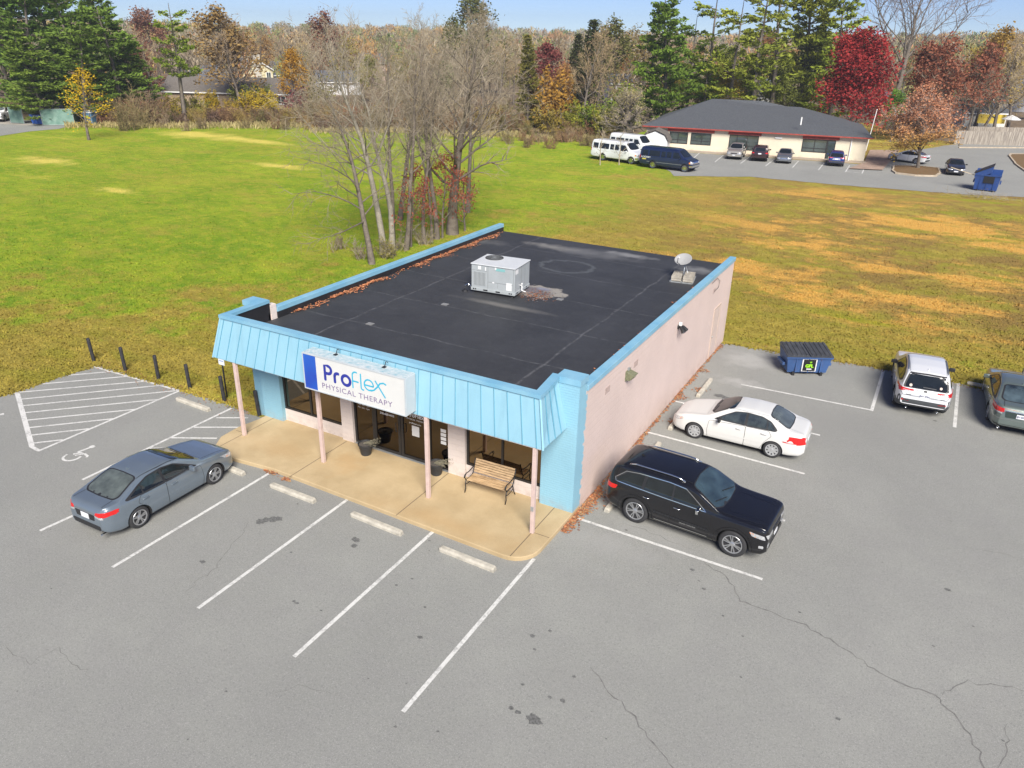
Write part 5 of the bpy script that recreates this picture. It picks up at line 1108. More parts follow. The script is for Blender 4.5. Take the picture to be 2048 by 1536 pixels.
# ---------------- green grey saloon at the frame edge
P5 = paint('green_grey_paint', (.15, .185, .17), .45, .3)
sp5 = dict(sp); sp5.update(L=4.93, W=1.845, wb=2.80, fo=1.0, R=.33, paint=P5, wr=.70, wkey='saloon_b', spokes=7, wstyle='wide', rwglass=mat('blue_grey_rear_glass', (.045, .065, .075), .05, var=.7, vs=2.2, spec=.9, coat=1.0), handmat=K['chrome'])
k_ = 4.93/4.63
for key in ('top', 'belt', 'bot', 'plan', 'ws', 'trim'): sp5[key] = [(a*k_, (b*1.03 if key in ('top', 'belt', 'trim') else b)) for a, b in sp[key]]
sp5['rw'] = ('T', [(a*k_, b*1.03) for a, b in sp['rw'][1]]); sp5['win_s'] = [[(a*k_, b*1.03) for a, b in p] for p in sp['win_s']]; sp5['doors'] = [[(a*k_, b*1.03) for a, b in p] for p in sp['doors']]
sp5['handles'] = [(2.58, .86), (3.6, .89)]; sp5['mirror'] = (1.9, 1.0)
sp5['parts'] = [('tail_light', 'red_lens', [('L', [(4.6, .82), (4.62, .98), (4.9, .98), (4.92, .84)]), ('B', [(.55, .86), (.56, .98), (.86, 1.0), (.88, .84)])]), ('tail_light', 'red_lens', [('R', [(4.6, .82), (4.62, .98), (4.9, .98), (4.92, .84)]), ('B', [(-.55, .86), (-.56, .98), (-.86, 1.0), (-.88, .84)])]),
  ('reversing_light', 'clear_lens', [('B', rect(.6, .82, .79, .85)), ('B', rect(-.82, -.6, .79, .85))]), ('boot_panel', mat('dark_green_panel', (.05, .07, .065), .35, .4), [('B', [(-.52, .9), (.52, .9), (.48, .68), (-.48, .68)])]), ('bumper_lip', 'black', [('B', [(-.8, .40), (.8, .40), (.75, .34), (-.75, .34)])]), ('chrome_strip', 'chrome', [('B', rect(-.5, .5, .905, .925))])]
sp5['lines'] = [('boot_gap', 'under', 'Tmir', [(4.42, .56), (4.82, .58)], .011, False), ('bumper_crease', 'chrome', 'B', [(-.85, .62), (0, .6), (.85, .62)], .012, False)]
sp5['extra'] = [fin(3.35), plate_box('B', 0, .78), pipes((-.6, .6), .27, .045)]
def pt5(t, sh, sp): 
    h = sh.cast('B', 0, .78)[0]; me = text_mesh('IJV-4994', .085, bold=.002, ext=.001); me.transform(Matrix(((0, 0, -1, h.x-.024), (-1, 0, 0, 0), (0, 1, 0, .75), (0, 0, 0, 1)))); me.materials.append(K['plate_text']); link_mesh('plate_characters', me, t)
sp5['extra'].append(pt5)
c5 = place(make_car('parked_saloon', 'green grey saloon cut off by the picture edge beside the white crossover', 'car', sp5), 11.42, 15.0, 92.0)
# ---------------- far lot cars (same builder, smaller in the picture)
def variant(base, paint_, sx=1, sz=1, **kw):
    d = dict(base); d['L'] = base['L']*sx; d['paint'] = paint_; d['wb'] = base['wb']*sx; d['fo'] = base['fo']*sx
    S2 = lambda P, zz=True: [(a*sx, b*sz if zz else b) for a, b in P]
    for k in ('top', 'belt', 'trim'): d[k] = S2(base[k])
    for k in ('bot', 'plan', 'ws'): d[k] = S2(base[k], False)
    d['rw'] = (base['rw'][0], S2(base['rw'][1], False) if base['rw'][0] == 'T' else [(a, b*sz) for a, b in base['rw'][1]])
    for k in ('win_s', 'doors'): d[k] = [S2(p) for p in base[k]]
    d['parts'] = [(n, m_, [(k, [(a*sx, b*sz) for a, b in P] if k in 'LRT' else [(a, b*sz) for a, b in P]) for k, P in it]) for n, m_, it in base['parts']]
    d['lines'] = []; d['extra'] = []; d.pop('handles', None); d['mirror'] = (base['mirror'][0]*sx, base['mirror'][1]*sz); d['ns'] = 46; d['mirmat'] = paint_; d.update(kw); return d
grp = 'cars parked at the cream building'
Fd = lambda px, py: G(px, py, GZ)
def far_car(name, lab, cat, sp_, px, py, deg, face, sc=1.0):   # px,py = ground point under the end nearest us
    t = make_car(name, lab, cat, sp_, grp); q = Fd(px, py); a = R(deg); d = Vector((math.cos(a), math.sin(a), 0)); L = sp_['L']*sc
    c = q + (-d if face > 0 else d)*(L/2); t.location = (c.x, c.y, GZ+.006); t.rotation_euler = (0, 0, a); t.scale = (sc,)*3; return t
P6 = paint('silver_beige_paint', (.36, .34, .31), .4); P7 = paint('maroon_black_paint', (.03, .012, .014), .2); P8 = paint('mid_grey_paint', (.17, .18, .19), .5); P9 = paint('deep_blue_paint', (.015, .04, .2), .3); P10 = paint('white_paint_far', (.7, .71, .72), 0); P11 = paint('black_paint_far', (.02, .02, .024), .2)
sv = variant(sp4, P6, .98, 1.0, arch_trim=K['clad'], wkey='crossover'); sv['parts'] = [p for p in sv['parts'] if p[0] not in ('badge',)] + [('headlight', 'clear_lens', [('F', [(.45, .78), (.86, .84), (.84, .7), (.48, .68)]), ('F', [(-.45, .78), (-.86, .84), (-.84, .7), (-.48, .68)])]), ('grille', 'black', [('F', rect(-.36, .36, .68, .82))]), ('number_plate', 'plate', [('F', rect(-.15, .15, .5, .6))])]
far_car('parked_suv', 'silver beige suv facing out from the cream building, nearest its left windows', 'suv', sv, 1466, 320, -84, 1)
ss_ = variant(sp2, P7, .95, 1.0, wkey='suv', arch_trim=P7, trimmat=K['black'], wsglass=K['glass']); ss_['parts'] = [p for p in ss_['parts'] if p[0] in ('tail_light',)]+[('number_plate', 'plate', [('B', rect(-.18, .18, .86, 1.0))])]; far_car('parked_suv', 'dark maroon suv, rear outwards, between the silver suv and the grey saloon', 'suv', ss_, 1517, 324, 99, -1)
sx_ = variant(sp, P8, 1.06, 1.02, wkey='saloon'); sx_['parts'] = [('headlight', 'clear_lens', [('F', [(.42, .66), (.8, .70), (.8, .56), (.44, .56)]), ('F', [(-.42, .66), (-.8, .70), (-.8, .56), (-.44, .56)])]), ('grille', 'chrome', [('F', rect(-.36, .36, .5, .66))])]; far_car('parked_saloon', 'grey saloon with chrome grille facing out in front of the blank cream wall', 'car', sx_, 1566, 328, -82, 1)
sb_ = variant(sp4, P9, .97, .98, wkey='crossover', arch_trim=P9); far_car('parked_suv', 'bright blue compact suv, rear outwards, by the glass side door', 'suv', sb_, 1670, 334, 97, -1)
sw_ = variant(sp, P10, .99, 1.0, wkey='saloon'); t = make_car('parked_saloon', 'white saloon half hidden behind the orange tree on the island', 'car', sw_, grp); q = Fd(1782, 322); q2 = Fd(1850, 331); d = (q2-q).normalized(); t.location = (q.x+d.x*1.45+.5, q.y+d.y*1.45+.9, GZ+.006); t.rotation_euler = (0, 0, math.atan2(-d.y, -d.x))
sk_ = variant(sp, P11, 1.0, 1.0, wkey='saloon'); sk_['parts'] = [('headlight', 'clear_lens', [('F', [(.35, .66), (.8, .72), (.8, .60), (.44, .58)]), ('F', [(-.35, .66), (-.8, .72), (-.8, .60), (-.44, .58)])]), ('grille', 'chrome', [('F', rect(-.4, .4, .6, .63))]), ('number_plate', 'plate', [('F', rect(-.2, .2, .38, .5))])]
far_car('parked_saloon', 'black saloon facing us between the tree island and the blue dumpster', 'car', sk_, 1910, 352, -86, 1, 1.05)
# vans
def van_spec(paint_, L=5.9, H=2.12, hightop=0):
    z = H
    return dict(L=L, W=2.03, wb=3.5*L/5.9+.05, fo=.78, R=.37, wr=.84, paint=paint_, tw=.23, arch=.06, ns=50, tumb=.985, win=.16,
     top=[(0, .82), (.04, 1.0), (.15, 1.1), (.5, 1.2), (.82, 1.28), (1.5, z-.2), (1.75, z-.04), (2.2, z), (L-.5, z), (L-.16, z-.05), (L-.05, z-.4), (L, 1.0)],
     belt=[(0, .78), (.15, 1.02), (.8, 1.14), (1.5, 1.18), (L-.2, 1.18), (L, .95)], bot=[(0, .45), (.15, .36), (.5, .32), (L-.3, .34), (L, .46)], plan=[(0, .84), (.08, .92), (.3, .98), (1, 1), (L-.5, 1), (L-.1, .98), (L, .93)],
     ws=[(.92, 0), (.95, .6), (1.02, .82), (1.52, .74), (1.58, .6), (1.6, 0), (1.58, -.6), (1.52, -.74), (1.02, -.82), (.95, -.6)], rw=('B', rect(-.7, .7, 1.25, 1.8)),
     win_s=[[(1.18, 1.22), (1.62, 1.8), (2.15, 1.8), (2.15, 1.22)], rect(2.35, 2.85, 1.24, 1.78), rect(2.98, 3.45, 1.24, 1.78), rect(3.6, L-1.1, 1.24, 1.78), rect(L-.95, L-.3, 1.24, 1.78)],
     doors=[[(1.1, .5), (1.05, 1.0), (1.1, 1.18), (1.6, 1.86), (2.22, 1.88), (2.22, .5)]], mirror=(1.35, 1.2), spokes=8, wstyle='cover', rimmat=K['chrome'], wkey='van',
     parts=[('headlight', 'clear_lens', [('F', rect(.6, .92, .84, 1.02)), ('F', rect(-.92, -.6, .84, 1.02)), ('L', rect(.05, .22, .84, 1.0)), ('R', rect(.05, .22, .84, 1.0))]), ('grille', 'chrome', [('F', rect(-.55, .55, .8, 1.02))]), ('bumper', 'chrome', [('F', rect(-.95, .95, .5, .68)), ('R', rect(.0, .3, .5, .68)), ('L', rect(.0, .3, .5, .68))]), ('indicator', 'amber', [('R', rect(.22, .34, .84, 1.0)), ('L', rect(.22, .34, .84, 1.0))]), ('tail_light', 'red_lens', [('R', rect(L-.12, L-.01, .95, 1.25)), ('L', rect(L-.12, L-.01, .95, 1.25)), ('B', rect(.86, .96, .95, 1.25)), ('B', rect(-.96, -.86, .95, 1.25))])])
vg = 'vans beside the cream building'
def van(lab, sp_, rear, front, off=1.02, sc=1.08):
    t = make_car('passenger_van', lab, 'van', sp_, vg); a = G(*rear, .0); b = G(*front, .0); d = (b-a).normalized(); n = Vector((-d.y, d.x, 0)); mid = (a+b)/2
    xm = sp_['L']/2-sp_['fo']-sp_['wb']/2; c = mid-d*xm*sc+n*off; t.location = (c.x, c.y, .01); t.rotation_euler = (0, 0, math.atan2(d.y, d.x)); t.scale = (sc,)*3
van('white passenger van nearest us, standing on the grass behind two thin saplings', van_spec(paint('van_white', (.7, .71, .73), 0)), (1203, 321), (1263, 329))
van('second white van, higher roofed, parked behind the first one beside the shed', van_spec(paint('van_white_b', (.7, .71, .73), 0), H=2.28), (1226, 304), (1294, 313), 1.02, 1.0)
nv = van_spec(paint('van_navy', (.008, .016, .06), .2)); K['vtext'] = mat('van_white_text', (.7, .7, .72), .5, var=0)
nv['extra'] = [sidetext('R', 'ACADEMY', 5.15, 1.02, .24, K['vtext'])]; nv['parts'] += [('yellow_decal', mat('yellow_decal', (.5, .42, .06), .5), [('R', rect(5.1, 5.55, .84, .96))]), ('side_stripe', 'steel', [('R', rect(.5, 5.0, .66, .69)), ('L', rect(.5, 5.0, .66, .69))])]
van('dark navy passenger van with white lettering parked on the edge of the far lot', nv, (1303, 337), (1369, 345), 1.02, 1.06)
# pickup in the side street, only its front shows
pk = dict(sp2); pp = paint('pickup_white', (.7, .7, .7), 0)
pkd = variant(sp2, pp, 1.12, 1.0, wkey='suv', arch_trim=K['clad'], trimmat=K['black'], wsglass=K['glass_light']); pkd['top'] = [(0, .85), (.04, 1.05), (.15, 1.14), (.8, 1.18), (1.4, 1.22), (2.0, 1.7), (2.4, 1.82), (3.3, 1.82), (3.5, 1.75), (3.65, 1.2), (5.3, 1.18), (5.38, 1.0)]; pkd['rw'] = ('T', rect(3.52, 3.6, -.5, .5)); pkd['trim'] = [(1.8, 1.15), (2.3, 1.6), (3.4, 1.62), (3.45, 1.15)]; pkd['win_s'] = [[(1.9, 1.2), (2.35, 1.6), (2.7, 1.62), (2.7, 1.2)], rect(2.78, 3.35, 1.2, 1.6)]
pkd['parts'] = [('headlight', 'clear_lens', [('F', rect(.5, .9, .9, 1.05)), ('F', rect(-.9, -.5, .9, 1.05))]), ('grille', 'black', [('F', rect(-.42, .42, .85, 1.08))]), ('bumper', 'chrome', [('F', rect(-.9, .9, .55, .78))])]
t = make_car('pickup_truck', 'white pickup truck nosing in from the left frame edge beside the chain link fence', 'pickup truck', pkd); q = G(10, 243); t.location = (q.x-1.6, q.y+.6, .02); t.rotation_euler = (0, 0, R(-48)); t.scale = (1.12,)*3
# ================================================================== FAR BUILDINGS
K['cream'] = blockwall('cream_block_wall', (.68, .61, .47), bs=.6); K['shingle'] = mat('grey_shingles', (.05, .055, .063), .9, col2=(.095, .102, .112), vs=6, detail=8, bump=.4, bs=12)
K['redfascia'] = mat('dark_red_fascia', (.32, .05, .035), .6, var=.25, vs=3); K['farglass'] = mat('office_glass', (.05, .065, .06), .04, 0, var=.5, vs=.5, spec=.9, coat=1.0)
cream = empty('cream_building', (-14, 84, .02), 0, 'low cream block building with dark grey hip roof and dark red window fascias', 'building')
FA, FB = Vector((-27.3, 81.45, 0)), Vector((-1.4, 86.0, 0)); fd = (FB-FA).normalized(); fn_ = Vector((fd.y, -fd.x, 0)); FL = (FB-FA).length
def fw(u, v, z): p = FA+fd*u+fn_*v; return (p.x+14, p.y-84, z)       # u along the front, v outwards
def fbox(m, u0, u1, v0, v1, z0, z1, mi=0): m.hexa([fw(u0, v1, z0), fw(u1, v1, z0), fw(u1, v0, z0), fw(u0, v0, z0)], [fw(u0, v1, z1), fw(u1, v1, z1), fw(u1, v0, z1), fw(u0, v0, z1)], mi)
m = MB(); fbox(m, 0, FL, -18, 0, -.1, 2.86); m.build('wall', K['cream'], cream)
def fz(px): # u along front for a pixel column at the wall
    d = ray(px, 290); t = ((FA-CAM).dot(fn_))/d.dot(fn_); return (CAM+d*t-FA).dot(fd)
m = MB()
ev = [fw(-.5, .6, 2.86), fw(FL+.5, .6, 2.86), fw(FL+.5, -18.6, 2.86), fw(-.5, -18.6, 2.86)]
r1, r2, r2b, r3 = (fw(7.2, -15.6+2.6, 5.6), fw(13.4, -13, 5.6), fw(13.6, -12.2, 5.1), fw(18.3, -12.2, 5.1)); r1 = fw(6.6, -13, 5.6)
m.add(ev+[r1, r2, r2b, r3], [(0, 1, 7, 6, 5, 4), (0, 4, 3), (1, 2, 7), (2, 3, 4, 5), (2, 5, 6, 7)]); e2 = [tuple(Vector(p)-Vector((0, 0, .14))) for p in ev]; m.add(ev+e2, [(0, 1, 5, 4), (1, 2, 6, 5), (2, 3, 7, 6), (3, 0, 4, 7), (4, 5, 6, 7)], 1)
rf = m.build('roof', [K['shingle'], K['redfascia']], cream, recalc=True)
m = MB(); p = fw(fz(1727)-.1, .62, 0)
for (px, py) in ((1527, 229), (1602, 245)):
    m.v; q = G(px, py, 4.1); m.tube([(q.x+14, q.y-84, 3.8), (q.x+14, q.y-84, 4.7)], .09, 8)
m.build('vent_pipe', K['white_paint'], rf)
def fwin(px0, px1, z0, z1, div, door=None):
    u0, u1 = fz(px0), fz(px1); m = MB(); fbox(m, u0, u1, -.02, .04, z0, z0+.09); fbox(m, u0, u1, -.02, .04, z1-.09, z1); k = .09
    for u in [u0]+[fz(x) for x in div]+[u1-k]: fbox(m, u, u+k, -.02, .041, z0+.09, z1-.09)
    if z0 > .3: fbox(m, u0+.09, u1-.09, -.02, .038, z0+.42, z0+.5)
    f = m.build('window' if z0 > .3 else 'door', K['darkframe'], cream); m = MB(); fbox(m, u0+.02, u1-.02, .0, .015, z0+.02, z1-.02); m.build('pane', K['farglass'], f)
for a in ((1337, 1374, .85, 2.25, [1354]), (1380, 1421, .85, 2.25, [1401]), (1457, 1516, .55, 2.3, [1472, 1492]), (1604, 1654, .8, 2.3, [1628]), (1654, 1671, .05, 2.3, [])): fwin(*a)
for a, b in ((1333, 1426), (1454, 1520), (1603, 1677)):
    m = MB(); fbox(m, fz(a), fz(b), -.01, .14, 2.34, 2.71); m.build('window_fascia', K['redfascia'], cream)
m = MB(); u = fz(1702); P = [fw(u, .1, 2.7), fw(u, .1, .25), fw(u, .3, .1)]; m.tube(P, .07, 6); m.build('downspout', K['white_paint'], cream)
m = MB(); fbox(m, fz(1548), fz(1562), 0, .12, 2.15, 2.3); m.build('wall_light', K['white_paint'], cream)
m = MB(); fbox(m, -.3, FL+.2, 0.01, 1.25, -.01, .13); 
for i, v in enumerate(m.v): m.v[i] = (v[0]-14, v[1]+84, v[2]+.02)
tag(m.build('far_pavement', mat('far_pavement_concrete', (.34, .28, .22), .9, var=.2, vs=1)), kind='structure')
m = MB(); P = [G(1727, 326, .1), G(1697, 337, .1), G(1765, 340, .1), G(1800, 300, .1), G(1740, 300, .1)]; m.flat([(p.x, p.y) for p in P], .125)
tag(m.build('side_path', mat('brick_path', (.33, .235, .18), .9, var=.2, vs=2), recalc=True), kind='structure')
# generic house
K['asph'] = K['shingle']; K['brownroof'] = mat('brown_grey_roof', (.13, .115, .1), .9, var=.25, vs=5); K['greyroof'] = mat('slate_grey_roof', (.11, .12, .14), .9, var=.25, vs=5)
def house(lab, a, b, depth, he, hr, wall, roofm, wins=(), name='house', chim=None, gable_front=False, over=.4, z0=0):
    a = Vector((a[0], a[1], 0)); b = Vector((b[0], b[1], 0)); d = (b-a).normalized(); n = Vector((d.y, -d.x, 0)); L = (b-a).length; h = empty(name, (a.x, a.y, z0), math.atan2(d.y, d.x), lab, 'house')
    m = MB(); m.box(0, L, 0, depth, -.3, he)
    if gable_front: m.add([(0, 0, he), (L, 0, he), (L/2, 0, hr), (0, depth, he), (L, depth, he), (L/2, depth, hr)], [(0, 1, 2), (4, 3, 5)])
    else: m.add([(0, 0, he), (0, depth, he), (0, depth/2, hr), (L, 0, he), (L, depth, he), (L, depth/2, hr)], [(1, 0, 2), (3, 4, 5)])
    m.build('wall', wall, h); m = MB(); o = over; t = .18
    if gable_front:
        k = (hr-he)/(L/2)*o
        for s in (0, 1):
            P = [(-o, -o, he-k), (L/2, -o, hr), (L/2, depth+o, hr), (-o, depth+o, he-k)] if s == 0 else [(L/2, -o, hr), (L+o, -o, he-k), (L+o, depth+o, he-k), (L/2, depth+o, hr)]
            m.hexa(P, [(x, y, z+t) for x, y, z in P])
    else:
        k = (hr-he)/(depth/2)*o
        for s in (0, 1):
            P = [(-o, -o, he-k), (L+o, -o, he-k), (L+o, depth/2, hr), (-o, depth/2, hr)] if s == 0 else [(-o, depth/2, hr), (L+o, depth/2, hr), (L+o, depth+o, he-k), (-o, depth+o, he-k)]
            m.hexa(P, [(x, y, z+t) for x, y, z in P])
    rf = m.build('roof', roofm, h)
    m = MB()
    if gable_front:
        m.hexa([(-o, -o-.03, he-k-.05), (L/2, -o-.03, hr-.05), (L/2, -o, hr-.05), (-o, -o, he-k-.05)], [(-o, -o-.03, he-k+.25), (L/2, -o-.03, hr+.25), (L/2, -o, hr+.25), (-o, -o, he-k+.25)])
        m.hexa([(L/2, -o-.03, hr-.05), (L+o, -o-.03, he-k-.05), (L+o, -o, he-k-.05), (L/2, -o, hr-.05)], [(L/2, -o-.03, hr+.25), (L+o, -o-.03, he-k+.25), (L+o, -o, he-k+.25), (L/2, -o, hr+.25)])
    else: m.box(-o, L+o, -o-.06, -o, he-k-.02, he-k+.2)
    m.build('gutter', K['white_paint'], rf)
    if chim: m = MB(); x, y, s, z = chim; m.box(x, x+s, y, y+s*.7, he*.0, z); m.build('chimney', mat('pale_chimney', (.5, .47, .4), .9, var=.1), h)
    for (x, z, w_, hh) in wins:
        m = MB(); m.box(x-.12, x+w_+.12, -.07, .0, z-.12, z); m.box(x-.12, x+w_+.12, -.07, .0, z+hh, z+hh+.12); m.box(x-.12, x, -.07, 0, z, z+hh); m.box(x+w_, x+w_+.12, -.07, 0, z, z+hh); m.box(x+w_/2-.03, x+w_/2+.03, -.06, 0, z, z+hh)
        f = m.build('window', K['white_paint'], h); m = MB(); m.box(x, x+w_, -.03, 0.0, z, z+hh); m.build('pane', K['farglass'], f)
    return h
tanw = mat('tan_siding', (.33, .25, .17), .8, var=.12); palew = mat('pale_siding', (.6, .6, .56), .7, var=.05); yelw = mat('pale_yellow_siding', (.62, .56, .36), .7, var=.05); greyw = mat('grey_siding', (.33, .34, .36), .7, var=.06); whitew = mat('white_siding', (.66, .66, .66), .7, var=.05)
house('long brown roofed bungalow with tan walls behind the hedge of the left field', G(328, 212), G(600, 219), 9, 2.6, 4.9, tanw, K['brownroof'], [(14.5, 1.0, 1.4, 1.1), (18, 1.0, .8, 1.2), (21, .9, 1.6, 1.2), (9, 1.0, 1.2, 1.2)])
a, b = tip(372, 165, 205), tip(500, 168, 208); house('long white house with grey roof behind the brown roofed bungalow', a, b, 9, 2.9, 5.2, whitew, K['greyroof'], [(x, 1.0, 1.2, 1.1) for x in (3, 7, 11, 15)])
a, b = tip(487, 168, 196), tip(548, 170, 198); house('two storey pale yellow gable house with chimney behind the yellow bushes', a, b, 14, 4.9, 7.0, yelw, K['greyroof'], [(5.5, 3.2, .9, 1.2), (5.6, .9, 1.0, 1.3)], chim=(2.6, -.4, 1.6, 8.2), gable_front=True)
a, b = tip(552, 168, 205), tip(604, 168, 206); house('house with dark grey roof beside the yellow gable house', a, b, 9, 3.6, 6.3, palew, K['greyroof'], [(2, 1, 1, 1.2)])
a, b = tip(640, 165, 190), tip(720, 168, 192); house('white house half hidden by the bare tree clump', a, b, 8, 2.9, 5.0, whitew, K['greyroof'], [(3, 1, 1, 1.2)])
a, b = tip(712, 118, 230), tip(770, 122, 232); house('distant pinkish house seen through the bare trees', a, b, 9, 5.8, 8.0, mat('pinkish_siding', (.45, .33, .28), .8), K['greyroof'], [(3, 3.5, 1, 1.2)])
a, b = tip(1222, 190, 175), tip(1262, 190, 176); house('small white house glimpsed left of the tall green pines', a, b, 7, 4.5, 6.2, whitew, K['greyroof'], [(2, 2.4, 1, 1.2)])
a, b = tip(1556, 200, 150), tip(1604, 205, 150); house('white gable house end rising behind the cream building roof', a, b, 10, 3.9, 5.8, whitew, K['greyroof'], [(3.5, 2.2, 1, 1.0)], gable_front=True)
a, b = tip(1480, 190, 165), tip(1545, 190, 166); house('grey roofed house behind the tall green pines', a, b, 9, 4.0, 6.4, palew, K['greyroof'], [(3, 2.0, 1.2, 1.1)])
hs = house('grey house with white framed windows near the right frame edge', G(1978, 222), G(2075, 226), 9, 4.3, 7.4, greyw, K['greyroof'], [(3.4, 1.6, 1.5, 1.9), (9.6, 1.6, 1.5, 1.9), (.4, 1.6, .8, 1.9)])
a, b = G(1776, 236), G(1815, 236); house('dark roofed outbuilding between the red maple and the bare tree', a, b, 7, 2.6, 4.6, palew, K['greyroof'])
m = MB()
for x in (3.15, 5.05, 9.35, 11.25): m.box(x-.25, x, -.06, -.0, 1.5, 3.55)
for i, v in enumerate(m.v): pass
m.build('shutter', K['black'], hs)
a, b = G(1926, 254), G(2008, 256); h = house('low grey roofed shed with white eaves behind the board fence', a, b, 6, 2.5, 4.2, palew, K['shingle'])
m = MB(); m.box(1.0, 5.8, -2.3, -2.2, .9, 2.4); o = m.build('awning', mat('yellow_tarp', (.62, .46, .05), .7, var=.15), h)
# barn style shed next to the vans
sh_ = empty('garden_shed', (-25.2, 79.3, 0), R(12), 'small white barn shaped shed with brown shingle roof behind the vans', 'shed')
m = MB(); pr = [(-1.7, 0), (1.7, 0), (1.7, 1.5), (0, 1.5), (-1.7, 1.5)]; pr = [(-1.6, 0), (1.6, 0), (1.6, 1.45), (1.15, 2.15), (0, 2.6), (-1.15, 2.15), (-1.6, 1.45)]; m.prismy(pr, -1.6, 1.6); m.build('wall', K['white_paint'], sh_)
m = MB(); rp = [(-1.8, 1.35), (-1.25, 2.25), (0, 2.75), (1.25, 2.25), (1.8, 1.35)]
for a, b in zip(rp[:-1], rp[1:]): P = [(a[0], -1.8, a[1]), (b[0], -1.8, b[1]), (b[0], 1.7, b[1]), (a[0], 1.7, a[1])]; m.hexa(P, [(x, y, z+.07) for x, y, z in P])
m.build('roof', K['brownroof'], sh_, recalc=True)
for s in (-1, 1): m = MB(); x0, x1 = sorted((s*.03, s*.75)); m.box(x0, x1, -1.64, -1.601, .1, 1.7); m.build('door', palew, sh_)
# board fence, back fence
def plank_fence(name, lab, a, b, h, mt, gap=.0, wv=.14, seed=1, top=0):
    a = Vector(a); b = Vector(b); a.z = b.z = 0; d = (b-a); L = d.length; e = empty(name, a, math.atan2(d.y, d.x), lab, 'fence'); r = random.Random(seed); m = MB(); x = 0
    while x < L: m.box(x, x+wv-gap, -.012+r.uniform(-.004, .004), .012, .02, h+r.uniform(-.03, .03)); x += wv
    m.build('board_panel', mt, e); m = MB(); m.box(0, L, .014, .06, .3, .4); m.box(0, L, .014, .06, h-.4, h-.3); m.build('rail', mt, e)
    for k in range(int(L/2.4)+1): m = MB(); m.box(k*2.4-.05, k*2.4+.05, .06, .16, -.2, h+.02); m.build('post', mt, e)
    return e
t_ = NT('weathered_boards'); g = t_.noise(1.2, 5, .7, vec=t_.vec(5, 5, .35)); K['oldwood'] = t_.done(t_.mix(t_.ramp(g, .35, .65), (.16, .135, .115), (.46, .41, .34)), .9)
plank_fence('board_fence', 'weathered grey board fence at the far edge of the right hand lot', G(1908, 288), G(2046, 292), 1.9, K['oldwood'], .012)
plank_fence('board_fence', 'second board fence just behind the first, closing the yard', G(1925, 280), G(2060, 283), 2.0, K['oldwood'], .012, seed=4)
plank_fence('picket_fence', 'dark picket fence under the pines behind the chain link enclosure', G(-30, 240), G(95, 236), 2.6, mat('dark_picket', (.16, .12, .055), .9, var=.3), .07, seed=3)
# items in the yard
o = empty('patio_umbrella', G(2016, 262), 0, 'white folded patio umbrella above the board fence', 'umbrella'); m = MB(); m.tube([(0, 0, 0), (0, 0, 2.3)], .03, 6); m.build('pole', K['steel'], o); m = MB(); m.lathe([(1.5, 1.9), (.8, 2.3), (0, 2.6), (0, 2.5), (.8, 2.2), (1.5, 1.85)], 8); m.build('canopy', K['white_paint'], o, recalc=True)
o = empty('paddling_pool', G(1993, 270), 0, 'small blue pool tub behind the board fence', 'pool'); m = MB(); m.lathe([(0, .3), (1.2, .3), (1.3, .75), (1.4, .75), (1.35, .0), (0, 0)], 20); m.build('tub', mat('pool_blue', (.05, .28, .6), .4), o, recalc=True)
o = empty('pole', tip(1742, 250, 116).to_2d().to_3d(), 0, 'thin white pole standing behind the right corner of the cream building', 'pole'); m = MB(); m.tube([(0, 0, 0), (.35, 0, 5.2)], .05, 8); m.build('shaft', K['white_paint'], o); m = MB(); m.lathe([(0, 5.3), (.09, 5.22), (0, 5.14)], 8, c=(.35, 0, 0)); m.build('finial', K['white_paint'], o)
# chain link enclosure
cl = empty('chain_link_fence', G(22, 247), 0, 'chain link fence with green screening round the dumpster bay at the left', 'fence'); base_ = cl.location.copy()
t_ = NT('green_screen_mesh'); g = t_.noise(1.5, 5, .6); K['gscreen'] = t_.done(t_.mix(t_.ramp(g, .3, .7), (.10, .2, .16), (.22, .33, .27)), .9)
Q = [G(22, 246), G(49, 248), G(86, 251), G(150, 251), G(162, 244)]; Hf = 2.2
for a, b, scr in ((Q[0], Q[1], 1), (Q[2], Q[3], 1), (Q[3], Q[4], 0)):
    a = a-base_; b = b-base_; m = MB(); m.add([a+Vector((0, 0, .05)), b+Vector((0, 0, .05)), b+Vector((0, 0, Hf-.05)), a+Vector((0, 0, Hf-.05)), a+Vector((0, .02, .05)), b+Vector((0, .02, .05)), b+Vector((0, .02, Hf-.05)), a+Vector((0, .02, Hf-.05))], [(0, 1, 2, 3), (5, 4, 7, 6)]); m.build('screen', K['gscreen'], cl)
m = MB()
for a, b in zip(Q[:-1], Q[1:]): a = a-base_; b = b-base_; m.tube([a+Vector((0, 0, Hf)), b+Vector((0, 0, Hf))], .03, 5); m.tube([a+Vector((0, 0, .1)), b+Vector((0, 0, .1))], .02, 5)
m.build('rail', K['steel'], cl)
for a in Q: a = a-base_; m = MB(); m.tube([a, a+Vector((0, 0, Hf+.08))], .045, 6); m.build('post', K['steel'], cl)
